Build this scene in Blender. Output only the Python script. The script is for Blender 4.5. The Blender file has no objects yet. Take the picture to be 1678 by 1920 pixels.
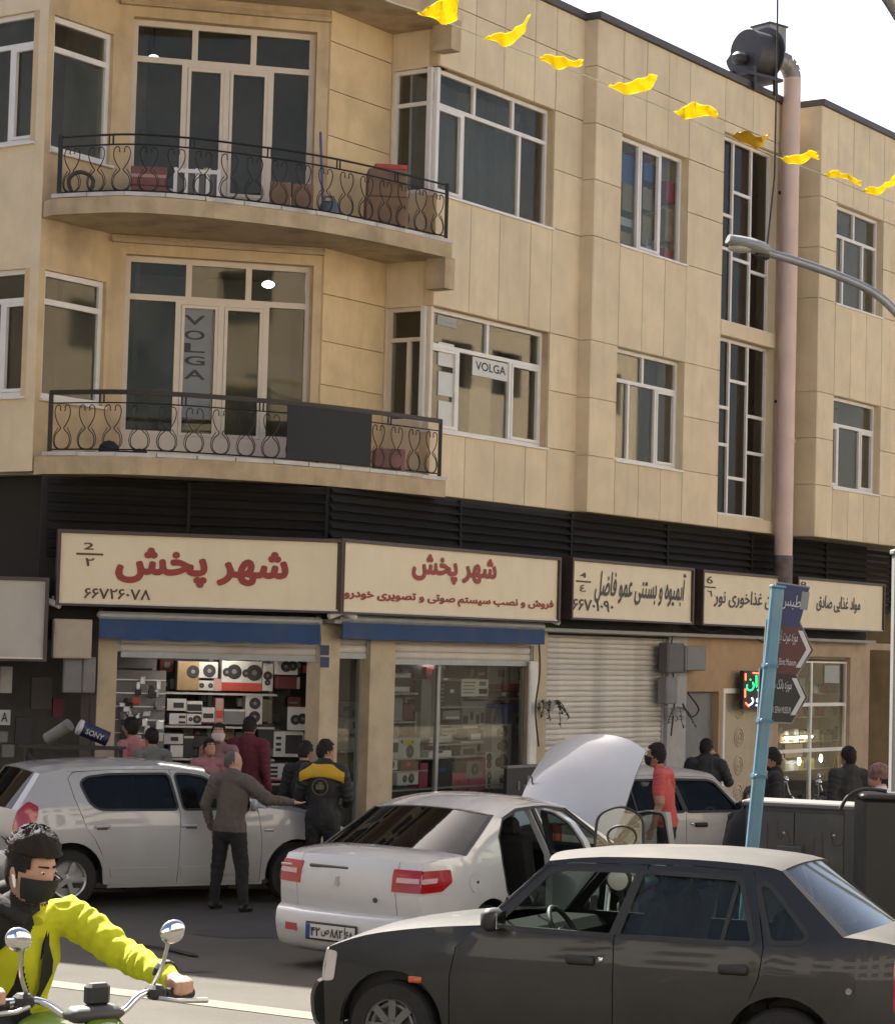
import bpy, math, random
from mathutils import Vector as V, Matrix as MX
from mathutils.geometry import delaunay_2d_cdt
R = math.radians
random.seed(7)
sc = bpy.context.scene
COL = sc.collection
# ---------------------------------------------------------------- camera
F, TH, RO, EYE = 4260.0, .058, .02706, 2.8
CP = V((0, 0, EYE))
cf = V((0, math.cos(TH), math.sin(TH)))
u0 = V((0, -math.sin(TH), math.cos(TH))); r0 = V((1, 0, 0))
cr = r0 * math.cos(RO) + u0 * math.sin(RO)
cu = u0 * math.cos(RO) - r0 * math.sin(RO)
cam = bpy.data.cameras.new('camera'); cam_o = bpy.data.objects.new('camera', cam); COL.objects.link(cam_o)
cam.sensor_fit = 'HORIZONTAL'; cam.sensor_width = 36; cam.lens = F * 36 / 1678
cam.clip_start = .1; cam.clip_end = 3000
cam_o.matrix_world = MX(((cr.x, cu.x, -cf.x, 0), (cr.y, cu.y, -cf.y, 0), (cr.z, cu.z, -cf.z, EYE), (0, 0, 0, 1)))
sc.camera = cam_o
# ---------------------------------------------------------------- world, sun, exposure
SUN_AZ, SUN_EL = math.atan2(-.42, .91), R(47)
w = bpy.data.worlds.new('World'); sc.world = w; w.use_nodes = True
nt = w.node_tree; nt.nodes.clear()
sky = nt.nodes.new('ShaderNodeTexSky'); sky.sky_type = 'NISHITA'; sky.sun_disc = False
sky.sun_elevation = SUN_EL; sky.sun_rotation = SUN_AZ
sky.air_density = .7; sky.dust_density = 9.0; sky.ozone_density = .4; sky.altitude = 1200
bg = nt.nodes.new('ShaderNodeBackground'); bg.inputs[1].default_value = .072
wo = nt.nodes.new('ShaderNodeOutputWorld')
nt.links.new(sky.outputs[0], bg.inputs[0]); nt.links.new(bg.outputs[0], wo.inputs[0])
sl = bpy.data.lights.new('sun', 'SUN'); sl.energy = 5.0; sl.angle = R(.6); sl.color = (1, .95, .86)
so = bpy.data.objects.new('sun', sl); COL.objects.link(so)
sd = V((math.sin(SUN_AZ) * math.cos(SUN_EL), math.cos(SUN_AZ) * math.cos(SUN_EL), math.sin(SUN_EL)))
so.rotation_euler = sd.to_track_quat('Z', 'Y').to_euler(); so.location = (0, 0, 60)
vs = sc.view_settings; vs.view_transform = 'Standard'; vs.look = 'None'; vs.gamma = 1; vs.use_curve_mapping = False
vs.exposure = 1.88
sc.cycles.max_bounces = 8; sc.cycles.transparent_max_bounces = 16
sc.cycles.sample_clamp_indirect = 6

# ---------------------------------------------------------------- pixel rays and ground
def ray(px, py):
    return (cf * F + cr * (px - 839) - cu * (py - 960)).normalized()
def at(px, py, Y):
    d = ray(px, py); return CP + d * (Y / d.y)
def zg(y):
    t = 20.5 - y
    if t <= -1: return 0.0
    if t < 1: return .01 * (t + 1) ** 2
    return .04 * min(t, 24)
def gp(px, Y):
    p = at(px, 1500, Y); return V((p.x, Y, zg(Y)))

# ---------------------------------------------------------------- object helpers
ORG = {}
Z0 = V((0, 0, 0))
def tag(o, label=None, cat=None, group=None, kind=None):
    if label: o['label'] = label
    if cat: o['category'] = cat
    if group: o['group'] = group
    if kind: o['kind'] = kind
    return o
def thing(name, label, cat, loc=(0, 0, 0), rot=None, group=None, local=False, scale=None):
    o = bpy.data.objects.new(name, None); COL.objects.link(o); o.empty_display_size = .2
    o.location = loc
    if rot is not None: o.rotation_euler = rot if hasattr(rot, '__len__') else (0, 0, rot)
    if scale: o.scale = (scale,) * 3
    ORG[o.name] = Z0.copy() if local else V(loc)
    return tag(o, label, cat, group)
def mkobj(name, me, parent=None):
    o = bpy.data.objects.new(name, me); COL.objects.link(o)
    if parent is not None:
        o.parent = parent; ORG[o.name] = ORG.get(parent.name, Z0)
    return o
def copy_tree(o, parent=None):
    c = o.copy(); COL.objects.link(c); ORG[c.name] = ORG.get(o.name, Z0)
    if parent is not None: c.parent = parent
    for ch in list(o.children): copy_tree(ch, c)
    return c
def perp(t):
    a = V((0, 0, 1)) if abs(t.z) < .9 else V((1, 0, 0))
    u = a.cross(t).normalized(); return u, t.cross(u)
class MB:
    def __init__(s): s.v = []; s.f = []; s.m = []
    def add(s, vs, fs, mi=0):
        n = len(s.v); s.v += [V(p) for p in vs]
        for f in fs: s.f.append([i + n for i in f]); s.m.append(mi)
        return s
    def box(s, c, sz, ax=None, mi=0):
        ax = ax or (V((1, 0, 0)), V((0, 1, 0)), V((0, 0, 1))); c = V(c)
        vs = [c + ax[0] * (sz[0] / 2 * i) + ax[1] * (sz[1] / 2 * j) + ax[2] * (sz[2] / 2 * k) for i in (-1, 1) for j in (-1, 1) for k in (-1, 1)]
        return s.add(vs, [(0, 1, 3, 2), (4, 6, 7, 5), (0, 4, 5, 1), (2, 3, 7, 6), (0, 2, 6, 4), (1, 5, 7, 3)], mi)
    def cbox(s, c, sz, b=.02, ax=None, mi=0):
        """box with chamfered edges"""
        ax = ax or (V((1, 0, 0)), V((0, 1, 0)), V((0, 0, 1))); c = V(c)
        hx, hy, hz = [q / 2 for q in sz]; b = min(b, hx * .9, hy * .9, hz * .9)
        def ring(x, y, k):
            return [(x, -y + k), (x, y - k), (x - k, y), (-x + k, y), (-x, y - k), (-x, -y + k), (-x + k, -y), (x - k, -y)]
        L = [(ring(hx - b, hy - b, b * .5), -hz), (ring(hx, hy, b), -hz + b), (ring(hx, hy, b), hz - b), (ring(hx - b, hy - b, b * .5), hz)]
        vs = [c + ax[0] * p[0] + ax[1] * p[1] + ax[2] * z for r, z in L for p in r]
        fs = [tuple(range(7, -1, -1)), tuple(range(24, 32))]
        for k in range(3):
            for i in range(8):
                j = (i + 1) % 8; fs.append((k * 8 + i, k * 8 + j, k * 8 + 8 + j, k * 8 + 8 + i))
        return s.add(vs, fs, mi)
    def bar(s, a, b, w, h, up=(0, 0, 1), mi=0):
        a = V(a); b = V(b); t = (b - a); L = t.length
        if L < 1e-6: return s
        t /= L; up = V(up); sd_ = t.cross(up)
        if sd_.length < 1e-4: sd_ = t.cross(V((1, 0, 0)))
        sd_.normalize(); up = sd_.cross(t)
        return s.box((a + b) / 2, (L, w, h), (t, sd_, up), mi)
    def tube(s, pts, r, n=8, closed=False, mi=0, flat=1.0):
        pts = [V(p) for p in pts]; N = len(pts); rr = r if hasattr(r, '__len__') else [r] * N
        vs = []; fs = []; u = None
        for i, p in enumerate(pts):
            if closed: t = (pts[(i + 1) % N] - pts[i - 1])
            else: t = pts[min(i + 1, N - 1)] - pts[max(i - 1, 0)]
            if t.length < 1e-9: t = V((0, 0, 1))
            t.normalize()
            if u is None: u, w_ = perp(t)
            else:
                u = (u - t * u.dot(t))
                if u.length < 1e-6: u, _ = perp(t)
                u.normalize(); w_ = t.cross(u)
            for k in range(n):
                a = 2 * math.pi * k / n
                vs.append(p + u * (math.cos(a) * rr[i]) + w_ * (math.sin(a) * rr[i] * flat))
        for i in range(N if closed else N - 1):
            j = (i + 1) % N
            for k in range(n):
                l = (k + 1) % n; fs.append((i * n + k, i * n + l, j * n + l, j * n + k))
        if not closed:
            fs.append(tuple(range(n - 1, -1, -1))); fs.append(tuple((N - 1) * n + k for k in range(n)))
        return s.add(vs, fs, mi)
    def lathe(s, prof, o, ax, n=24, mi=0, cap=True):
        """prof: (radius, height along ax)"""
        o = V(o); ax = V(ax).normalized(); u, w_ = perp(ax); vs = []; fs = []
        for r, h in prof:
            for k in range(n):
                a = 2 * math.pi * k / n; vs.append(o + ax * h + (u * math.cos(a) + w_ * math.sin(a)) * r)
        for i in range(len(prof) - 1):
            for k in range(n):
                l = (k + 1) % n; fs.append((i * n + k, i * n + l, (i + 1) * n + l, (i + 1) * n + k))
        if cap:
            fs.append(tuple(range(n - 1, -1, -1))); fs.append(tuple((len(prof) - 1) * n + k for k in range(n)))
        return s.add(vs, fs, mi)
    def ell(s, c, r, rot=None, n=12, m=8, mi=0):
        c = V(c); vs = []; fs = []
        def P(x, y, z):
            p = V((x * r[0], y * r[1], z * r[2])); return c + (rot @ p if rot else p)
        vs.append(P(0, 0, 1))
        for i in range(1, m):
            a = math.pi * i / m
            for k in range(n):
                b = 2 * math.pi * k / n; vs.append(P(math.sin(a) * math.cos(b), math.sin(a) * math.sin(b), math.cos(a)))
        vs.append(P(0, 0, -1))
        for k in range(n):
            fs.append((0, 1 + k, 1 + (k + 1) % n)); fs.append((len(vs) - 1, len(vs) - 2 - k, len(vs) - 2 - (k + 1) % n))
        for i in range(m - 2):
            for k in range(n):
                a = 1 + i * n + k; b = 1 + i * n + (k + 1) % n; fs.append((a, a + n, b + n, b))
        return s.add(vs, fs, mi)
    def cap(s, a, b, ra, rb, n=12, ex=1.0, xd=None, mi=0):
        """tapered capsule, cross-section ra x ra*ex, xd = direction of the wide axis"""
        a = V(a); b = V(b); t = b - a; L = max(t.length, 1e-5); t = t / L if t.length > 1e-5 else V((0, 0, 1))
        if xd is not None:
            u = V(xd); u = u - t * u.dot(t)
            if u.length < 1e-5: u, _ = perp(t)
            u.normalize()
        else: u, _ = perp(t)
        w_ = t.cross(u); rings = []
        for k in range(4):
            q = math.pi / 2 * (1 - k / 4); rings.append((a - t * (ra * math.sin(q)), ra * math.cos(q)))
        for k in range(5): rings.append((a.lerp(b, k / 4), ra + (rb - ra) * k / 4))
        for k in range(1, 5):
            q = math.pi / 2 * k / 4; rings.append((b + t * (rb * math.sin(q)), rb * math.cos(q)))
        vs = []; fs = []
        for p, r in rings:
            r = max(r, 1e-4)
            for k in range(n):
                g = 2 * math.pi * k / n; vs.append(p + u * (math.cos(g) * r) + w_ * (math.sin(g) * r * ex))
        for i in range(len(rings) - 1):
            for k in range(n):
                l = (k + 1) % n; fs.append((i * n + k, i * n + l, (i + 1) * n + l, (i + 1) * n + k))
        fs.append(tuple(range(n - 1, -1, -1))); fs.append(tuple((len(rings) - 1) * n + k for k in range(n)))
        return s.add(vs, fs, mi)
    def prism(s, poly, o, ux, uy, th, mi=0):
        """polygon (2-D) in frame o,ux,uy, extruded by th along -(ux x uy)"""
        o = V(o); ux = V(ux); uy = V(uy); n = ux.cross(uy); N = len(poly)
        top = [o + ux * p[0] + uy * p[1] for p in poly]; bot = [p - n * th for p in top]
        fs = [tuple(range(N)), tuple(range(2 * N - 1, N - 1, -1))]
        for i in range(N):
            j = (i + 1) % N; fs.append((i, N + i, N + j, j))
        return s.add(top + bot, fs, mi)
    def mesh(s, name, mats, smooth=None, off=Z0):
        me = bpy.data.meshes.new(name)
        me.from_pydata([(p - off)[:] for p in s.v], [], s.f)
        mats = mats if isinstance(mats, (list, tuple)) else [mats]
        for m_ in mats: me.materials.append(m_)
        if len(mats) > 1: me.polygons.foreach_set('material_index', s.m)
        if smooth is not None:
            me.polygons.foreach_set('use_smooth', [True] * len(me.polygons))
            me.set_sharp_from_angle(angle=R(smooth))
        me.update(); return me
    def build(s, name, mats, parent=None, smooth=None, loc=None):
        if parent is not None: return mkobj(name, s.mesh(name, mats, smooth, ORG.get(parent.name, Z0)), parent)
        loc = V(loc) if loc is not None else Z0
        o = mkobj(name, s.mesh(name, mats, smooth, loc)); o.location = loc; ORG[o.name] = loc.copy(); return o
def lerp(a, b, t): return a + (b - a) * t
def spl(pts, n=6, closed=False):
    """Catmull-Rom through points (any dimension)"""
    pts = [V(p) for p in pts]; N = len(pts); out = []
    for i in range(N if closed else N - 1):
        g = (lambda k: pts[k % N]) if closed else (lambda k: pts[max(0, min(N - 1, k))])
        p0, p1, p2, p3 = g(i - 1), g(i), g(i + 1), g(i + 2)
        for k in range(n):
            t = k / n
            out.append(.5 * ((2 * p1) + (p2 - p0) * t + (2 * p0 - 5 * p1 + 4 * p2 - p3) * t * t + (3 * p1 - p0 - 3 * p2 + p3) * t ** 3))
    if not closed: out.append(pts[-1])
    return out

# ---------------------------------------------------------------- materials
MT = {}
def mat(name, col, rough=.6, metal=0, var=.08, vs_=6, bump=0, bs=60, coat=0, spec=.5, rnd=0, dirt=None, streak=0, emit=0, alpha=1):
    if name in MT: return MT[name]
    m = bpy.data.materials.new(name); m.use_nodes = True; MT[name] = m
    n = m.node_tree.nodes; l = m.node_tree.links; b = n['Principled BSDF']
    c = (*col, 1)
    b.inputs['Roughness'].default_value = rough; b.inputs['Metallic'].default_value = metal
    b.inputs['Specular IOR Level'].default_value = spec
    b.inputs['Coat Weight'].default_value = coat; b.inputs['Coat Roughness'].default_value = .035
    tc = n.new('ShaderNodeTexCoord'); src = tc.outputs['Object']
    cur = None
    if var:
        nz = n.new('ShaderNodeTexNoise'); nz.inputs['Scale'].default_value = vs_; nz.inputs['Detail'].default_value = 6; nz.inputs['Roughness'].default_value = .62
        l.new(src, nz.inputs['Vector'])
        mr = n.new('ShaderNodeMapRange'); mr.inputs[1].default_value = .25; mr.inputs[2].default_value = .75; mr.inputs[3].default_value = 1 - var; mr.inputs[4].default_value = 1 + var
        l.new(nz.outputs[0], mr.inputs[0]); cur = mr.outputs[0]
    if rnd:
        oi = n.new('ShaderNodeObjectInfo'); mr = n.new('ShaderNodeMapRange'); mr.inputs[3].default_value = 1 - rnd; mr.inputs[4].default_value = 1 + rnd
        l.new(oi.outputs['Random'], mr.inputs[0])
        if cur is None: cur = mr.outputs[0]
        else:
            mu = n.new('ShaderNodeMath'); mu.operation = 'MULTIPLY'; l.new(cur, mu.inputs[0]); l.new(mr.outputs[0], mu.inputs[1]); cur = mu.outputs[0]
    colout = None
    if cur is not None:
        hs = n.new('ShaderNodeVectorMath'); hs.operation = 'SCALE'; hs.inputs[0].default_value = col; l.new(cur, hs.inputs['Scale'])
        colout = hs.outputs[0]
    def stain(colout, dc, amt, sx, sz, lo, hi):
        mp = n.new('ShaderNodeMapping'); mp.inputs['Scale'].default_value = (sx, sx, sz); l.new(src, mp.inputs[0])
        nz2 = n.new('ShaderNodeTexNoise'); nz2.inputs['Scale'].default_value = 1; nz2.inputs['Detail'].default_value = 7; l.new(mp.outputs[0], nz2.inputs['Vector'])
        mr2 = n.new('ShaderNodeMapRange'); mr2.inputs[1].default_value = lo; mr2.inputs[2].default_value = hi; mr2.inputs[3].default_value = 0; mr2.inputs[4].default_value = amt
        l.new(nz2.outputs[0], mr2.inputs[0])
        mx = n.new('ShaderNodeMix'); mx.data_type = 'RGBA'; l.new(mr2.outputs[0], mx.inputs[0])
        if colout is None: mx.inputs[6].default_value = c
        else: l.new(colout, mx.inputs[6])
        mx.inputs[7].default_value = (*dc, 1); return mx.outputs[2]
    if dirt: colout = stain(colout, dirt[0], dirt[1], dirt[2], dirt[2], .5, .75)
    if streak: colout = stain(colout, tuple(q * .45 for q in col), streak, 5, .55, .52, .8)
    if colout is not None: l.new(colout, b.inputs['Base Color'])
    else: b.inputs['Base Color'].default_value = c
    if bump:
        nb = n.new('ShaderNodeTexNoise'); nb.inputs['Scale'].default_value = bs; nb.inputs['Detail'].default_value = 4; l.new(src, nb.inputs['Vector'])
        bp = n.new('ShaderNodeBump'); bp.inputs['Strength'].default_value = bump; bp.inputs['Distance'].default_value = .02
        l.new(nb.outputs[0], bp.inputs['Height']); l.new(bp.outputs[0], b.inputs['Normal'])
    if emit:
        b.inputs['Emission Color'].default_value = c; b.inputs['Emission Strength'].default_value = emit
    if alpha < 1: b.inputs['Alpha'].default_value = alpha
    return m
def glass(name, tint, trans=.5, rough=.02, streaky=0, gcol=(1, .86, .68)):
    """thin pane: tinted see-through mixed with mirror reflection by angle"""
    if name in MT: return MT[name]
    m = bpy.data.materials.new(name); m.use_nodes = True; MT[name] = m
    n = m.node_tree.nodes; l = m.node_tree.links; n.remove(n['Principled BSDF']); out = n['Material Output']
    t = n.new('ShaderNodeBsdfTransparent'); t.inputs[0].default_value = (tint[0] * trans, tint[1] * trans, tint[2] * trans, 1)
    d = n.new('ShaderNodeBsdfDiffuse'); d.inputs[0].default_value = (.30, .27, .22, 1)
    g = n.new('ShaderNodeBsdfGlossy'); g.inputs['Roughness'].default_value = rough; g.inputs[0].default_value = (*gcol, 1)
    lw = n.new('ShaderNodeLayerWeight'); lw.inputs[0].default_value = .5
    fr = n.new('ShaderNodeMath'); fr.operation = 'POWER'; fr.inputs[1].default_value = 4.0; l.new(lw.outputs['Facing'], fr.inputs[0])
    m0 = n.new('ShaderNodeMixShader'); m1 = n.new('ShaderNodeMixShader')
    tc = n.new('ShaderNodeTexCoord'); nz = n.new('ShaderNodeTexNoise'); nz.inputs['Scale'].default_value = 2.2; nz.inputs['Detail'].default_value = 7
    l.new(tc.outputs['Object'], nz.inputs['Vector'])
    mr = n.new('ShaderNodeMapRange'); mr.inputs[1].default_value = .35; mr.inputs[2].default_value = .75; mr.inputs[3].default_value = .02; mr.inputs[4].default_value = .05 + streaky
    l.new(nz.outputs[0], mr.inputs[0]); l.new(mr.outputs[0], m0.inputs[0])
    l.new(t.outputs[0], m0.inputs[1]); l.new(d.outputs[0], m0.inputs[2])
    ad = n.new('ShaderNodeMath'); ad.operation = 'MULTIPLY_ADD'; ad.inputs[1].default_value = .65; ad.inputs[2].default_value = .025; l.new(fr.outputs[0], ad.inputs[0])
    l.new(ad.outputs[0], m1.inputs[0]); l.new(m0.outputs[0], m1.inputs[1]); l.new(g.outputs[0], m1.inputs[2])
    l.new(m1.outputs[0], out.inputs[0]); return m
stone = mat('cream_stone', (.67, .535, .345), .75, var=.10, vs_=2.2, bump=.15, bs=90, rnd=.06, streak=.22, dirt=((.40, .31, .20), .25, .9))
render_ = mat('wall_render', (.58, .43, .25), .85, var=.12, vs_=2.2, bump=.2, bs=50, dirt=((.20, .14, .09), .55, 1.3), streak=.35)
joint_m = mat('joint_mortar', (.13, .09, .055), .9, var=.1)
slab_m = mat('slab_render', (.47, .35, .21), .85, var=.14, vs_=3, bump=.15, bs=40, dirt=((.16, .12, .08), .6, 2.0), streak=.4)
sill_m = mat('marble_edge', (.50, .47, .42), .5, var=.15, vs_=5, dirt=((.2, .17, .13), .6, 3))
coping_m = mat('coping_metal', (.09, .075, .065), .5, metal=.3, var=.15)
white_pvc = mat('white_window_frame', (.70, .66, .60), .4, var=.06)
cream_pvc = mat('cream_window_frame', (.62, .52, .40), .45, var=.06)
black_iron = mat('black_iron', (.022, .017, .014), .45, metal=.4, var=.2, vs_=20)
louvre_m = mat('louvre_dark', (.011, .009, .0075), .75, var=.3, vs_=8, rnd=.3, spec=.25)
room_m = mat('room_paint', (.36, .33, .28), .9)
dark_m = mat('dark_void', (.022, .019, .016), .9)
g_win = glass('window_glass', (.90, .93, .90), .80, streaky=.05)
g_dark = glass('stair_glass', (.62, .62, .62), .45)
g_shop = glass('shop_glass', (.92, .96, .95), .90, streaky=-.035)
g_car = glass('car_glass', (.84, .92, .88), .85, streaky=-.02, gcol=(.8, .83, .85))
g_tint = glass('tinted_car_glass', (.55, .58, .56), .45, streaky=-.02, gcol=(.72, .74, .76))
# ================================================================ BUILDING
class Pl:
    """vertical plane: point P (z=0), horizontal direction d, n faces the street"""
    def __init__(s, P, d): s.P = V((P[0], P[1], 0)); s.d = V((d[0], d[1], 0)).normalized(); s.n = V((s.d.y, -s.d.x, 0))
    def off(s, k): return Pl(s.P + s.n * k, s.d)
    def hit(s, px, py):
        r = ray(px, py); t = (s.P - CP).dot(s.n) / r.dot(s.n); q = CP + r * t; return (q - s.P).dot(s.d), q.z
    def S(s, px, py=1000): return s.hit(px, py)[0]
    def Zp(s, px, py): return s.hit(px, py)[1]
    def at(s, u, z, k=0): return s.P + s.d * u + s.n * k + V((0, 0, z))
    def px(s, px, py, k=0):
        u, z = s.off(k).hit(px, py); return s.off(k).at(u, z)
    def ax(s): return (s.d, V((0, 0, 1)), -s.n)
    def rect(s, x0, y0, x1, y1, x2=None, y2=None):
        """s0,s1,z0,z1 from top-left and bottom-right pixels"""
        a = s.hit(x0, y0); b = s.hit(x1, y1); return a[0], b[0], b[1], a[1]
ZUP = V((0, 0, 1))
aR, aL, aC = R(35), R(57), R(13)
dR = V((math.sin(aR), math.cos(aR), 0)); dL = V((-math.sin(aL), math.cos(aL), 0)); dC = V((math.cos(aC), math.sin(aC), 0))
K5 = at(811, 500, 30); K5.z = 0
PR = Pl(K5, dR); PR2 = PR.off(.22); PR3 = PR.off(.62)
def cross2(pl, px, py, d):      # point on the line through pl.P along d seen at px
    q = Pl(pl, d); return q.at(q.S(px, py), 0)
K4 = cross2(K5, 722, 500, -dL); K3 = cross2(K4, 603, 500, dR); K2 = cross2(K3, 212, 400, dC); K1 = cross2(K2, 78, 400, dR)
PSr = Pl(K4, -dL); PRr = Pl(K3, dR); PC = Pl(K2, dC); PS = Pl(K1, dR); PL = Pl(K1, -dL)
ZB = PR.Zp(1093, 962)                      # underside of the cladding
ZR = PR2.Zp(1119, 28); ZR3 = PR3.Zp(1540, 192)
SE = PR.S(1093, 700); S2E = PR2.S(1474, 600); S3B = PR3.S(1520, 600)
bld = thing('corner_building', 'cream stone three storey corner building with curved iron railed balconies and shops below', 'building', (K5.x, K5.y, 0))
def rects(holes, s0, s1, z0, z1):
    ss = sorted({s0, s1, *[h[0] for h in holes], *[h[1] for h in holes]}); zz = sorted({z0, z1, *[h[2] for h in holes], *[h[3] for h in holes]})
    ss = [q for q in ss if s0 - 1e-6 <= q <= s1 + 1e-6]; zz = [q for q in zz if z0 - 1e-6 <= q <= z1 + 1e-6]
    for a, b in zip(ss, ss[1:]):
        run = None
        for c, d in zip(zz, zz[1:]):
            m = ((a + b) / 2, (c + d) / 2)
            solid = not any(h[0] < m[0] < h[1] and h[2] < m[1] < h[3] for h in holes)
            if solid: run = (run[0], d) if run else (c, d)
            elif run: yield a, b, *run; run = None
        if run: yield a, b, *run
def wall(pl, s0, s1, z0, z1, holes=(), th=.25, m=None, name='wall', parent=None, k=0):
    b = MB()
    for a, e, c, d in rects(list(holes), s0, s1, z0, z1):
        b.box(pl.at((a + e) / 2, (c + d) / 2, k - th / 2), (e - a, d - c, th), pl.ax())
    return b.build(name, m or render_, parent or bld)
PANELS = {}
def cladding(pl, cols, rows, holes=(), th=.03, gap=.014, m=None, skipmid=()):
    for i, (a, b) in enumerate(zip(cols, cols[1:])):
        rr = [r for r in rows if not any(abs(r - q) < 1e-6 and a >= lo - 1e-6 and b <= hi + 1e-6 for q, lo, hi in skipmid)]
        for c, d in zip(rr, rr[1:]):
            mx = ((a + b) / 2, (c + d) / 2)
            if any(h[0] < mx[0] < h[1] and h[2] < mx[1] < h[3] for h in holes): continue
            key = (round(b - a, 2), round(d - c, 2), id(pl.d))
            bb = MB().box(pl.at(mx[0], mx[1], th / 2 + random.uniform(-.002, .002)), (b - a - gap, d - c - gap, th), pl.ax())
            bb.build('cladding_panel', m or stone, bld)
def window(pl, s0, s1, z0, z1, cells, fw=.055, inset=.10, dep=.07, fm=None, gm=None, sash=(), sill=True, name='window', pg=(), tilt=None):
    """cells: relative rects (a,b,c,d) of panes, z up"""
    fm = fm or white_pvc; gm = gm or g_win
    W_, H_ = s1 - s0, z1 - z0; holes = []
    for a, b, c, d in cells:
        h = [s0 + a * W_, s0 + b * W_, z0 + c * H_, z0 + d * H_]
        h[0] += fw if a < .01 else fw / 2; h[1] -= fw if b > .99 else fw / 2
        h[2] += fw if c < .01 else fw / 2; h[3] -= fw if d > .99 else fw / 2
        holes.append(h)
    b = MB()
    for a, e, c, d in rects(holes, s0, s1, z0, z1):
        b.box(pl.at((a + e) / 2, (c + d) / 2, -inset - dep / 2), (e - a, d - c, dep), pl.ax())
    if sill: b.box(pl.at((s0 + s1) / 2, z0 - .02, -inset / 2 + .02), (W_ + .04, .03, inset + .08), pl.ax())
    fr = b.build(name, fm, bld)
    for i, h in enumerate(holes):
        k = -inset - dep * .6
        if i in sash:
            q = .045; sb = MB()
            for a, e, c, d in rects([(h[0] + q, h[1] - q, h[2] + q, h[3] - q)], h[0] + .004, h[1] - .004, h[2] + .004, h[3] - .004):
                sb.box(pl.at((a + e) / 2, (c + d) / 2, -inset - dep / 2 + .018), (e - a, d - c, .05), pl.ax())
            if tilt == i: sb.box(pl.at(h[0] + .02, (h[2] + h[3]) / 2, -inset + .01), (.02, .1, .03), pl.ax())
            sb.build('sash', fm, fr)
            h = (h[0] + q, h[1] - q, h[2] + q, h[3] - q)
        MB().box(pl.at((h[0] + h[1]) / 2, (h[2] + h[3]) / 2, k), (h[1] - h[0] + .01, h[3] - h[2] + .01, .008), pl.ax()).build('pane', (pg[i] if i < len(pg) and pg[i] else gm), fr)
    return fr
# ---- right-hand facade, first section
def hr(pl, tl, tr, bl, br):
    a = pl.hit(*tl); b = pl.hit(*tr); c = pl.hit(*bl); d = pl.hit(*br)
    return [(a[0] + c[0]) / 2, (b[0] + d[0]) / 2, (c[1] + d[1]) / 2, (a[1] + b[1]) / 2]
A2 = hr(PR, (822, 122), (1040, 207), (826, 364), (1031, 426)); A1 = hr(PR, (815, 574), (1027, 623), (812, 803), (1022, 842))
A2[0] = A1[0] = -.004; sw = (A2[1] + A1[1]) / 2; A2[1] = A1[1] = sw
wall(PR, -.004, SE, ZB, ZR - .05, [A2, A1])
mid = lambda h: (h[2] + h[3]) / 2
cols = [.0, *[PR.S(x, 520) for x in (877, 932, 990)], sw, SE]
RR = [ZB, A1[2], mid(A1), A1[3], A2[2], mid(A2), A2[3], (A2[3] + ZR) / 2 + .1, ZR - .05]
skm = [(A1[2] + 0, -9, -8)]
cladding(PR, cols, RR, [A2, A1], skipmid=[(mid(A1), 0, sw), (mid(A2), 0, sw)])
q2 = lambda x: (PR.S(x, 300) - A2[0]) / (A2[1] - A2[0])
q1 = lambda x: (PR.S(x, 700) - A1[0]) / (A1[1] - A1[0])
c3 = [(0, q2(878), 0, .72), (q2(878), q2(985), 0, .72), (q2(985), 1, 0, .72), (0, q2(898), .72, 1), (q2(898), q2(971), .72, 1), (q2(971), 1, .72, 1)]
window(PR, *A2, c3, sash=(0,))
window(PR, *A1, [(0, q1(870), 0, .70), (q1(870), q1(968), 0, .70), (q1(968), 1, 0, .70), (0, q1(924), .70, 1), (q1(924), 1, .70, 1)], sash=(0, 2))
# ---- side face of the right bay and recess wall
L4 = (K5 - K4).length; L3 = (K4 - K3).length; LC = (K3 - K2).length; L1 = (K2 - K1).length
h2 = [.04, L4 + .004, A2[2] + .02, A2[3]]; h1 = [.04, L4 + .004, A1[2] + .1, A1[3]]
wall(PSr, 0, L4 - .26, ZB, ZR - .05, [h2, h1], m=stone)
wall(PSr, L4 - .26, L4 - .002, ZB, ZR - .05, [h2, h1], m=stone, k=-.001)
h2[1] = h1[1] = L4 - .035
window(PSr, *h2, [(0, 1, 0, .72), (0, 1, .72, 1)], inset=.05, sill=False)
window(PSr, *h1, [(0, .5, 0, .72), (.5, 1, 0, .72), (0, 1, .72, 1)], inset=.05, fm=cream_pvc, sill=False)
ZF1 = at(420, 856, 27.45).z; ZF2 = at(420, 373, 27.45).z; ZF3 = ZF2 + (ZF2 - ZF1)
wall(PRr, 0, L3, ZB, ZR - .05)
rz = [ZB, *[PRr.Zp(680, y) for y in (735, 655, 568, 480)], ZF2, *[PRr.Zp(680, y) for y in (275, 190, 100)], ZR - .1]
cladding(PRr, [.01, L3 - .01], sorted(rz), m=mat('recess_stone', (.62, .46, .25), .75, var=.10, vs_=2.5, bump=.12, rnd=.06, streak=.35, dirt=((.28, .19, .11), .4, 1.5)))
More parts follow.
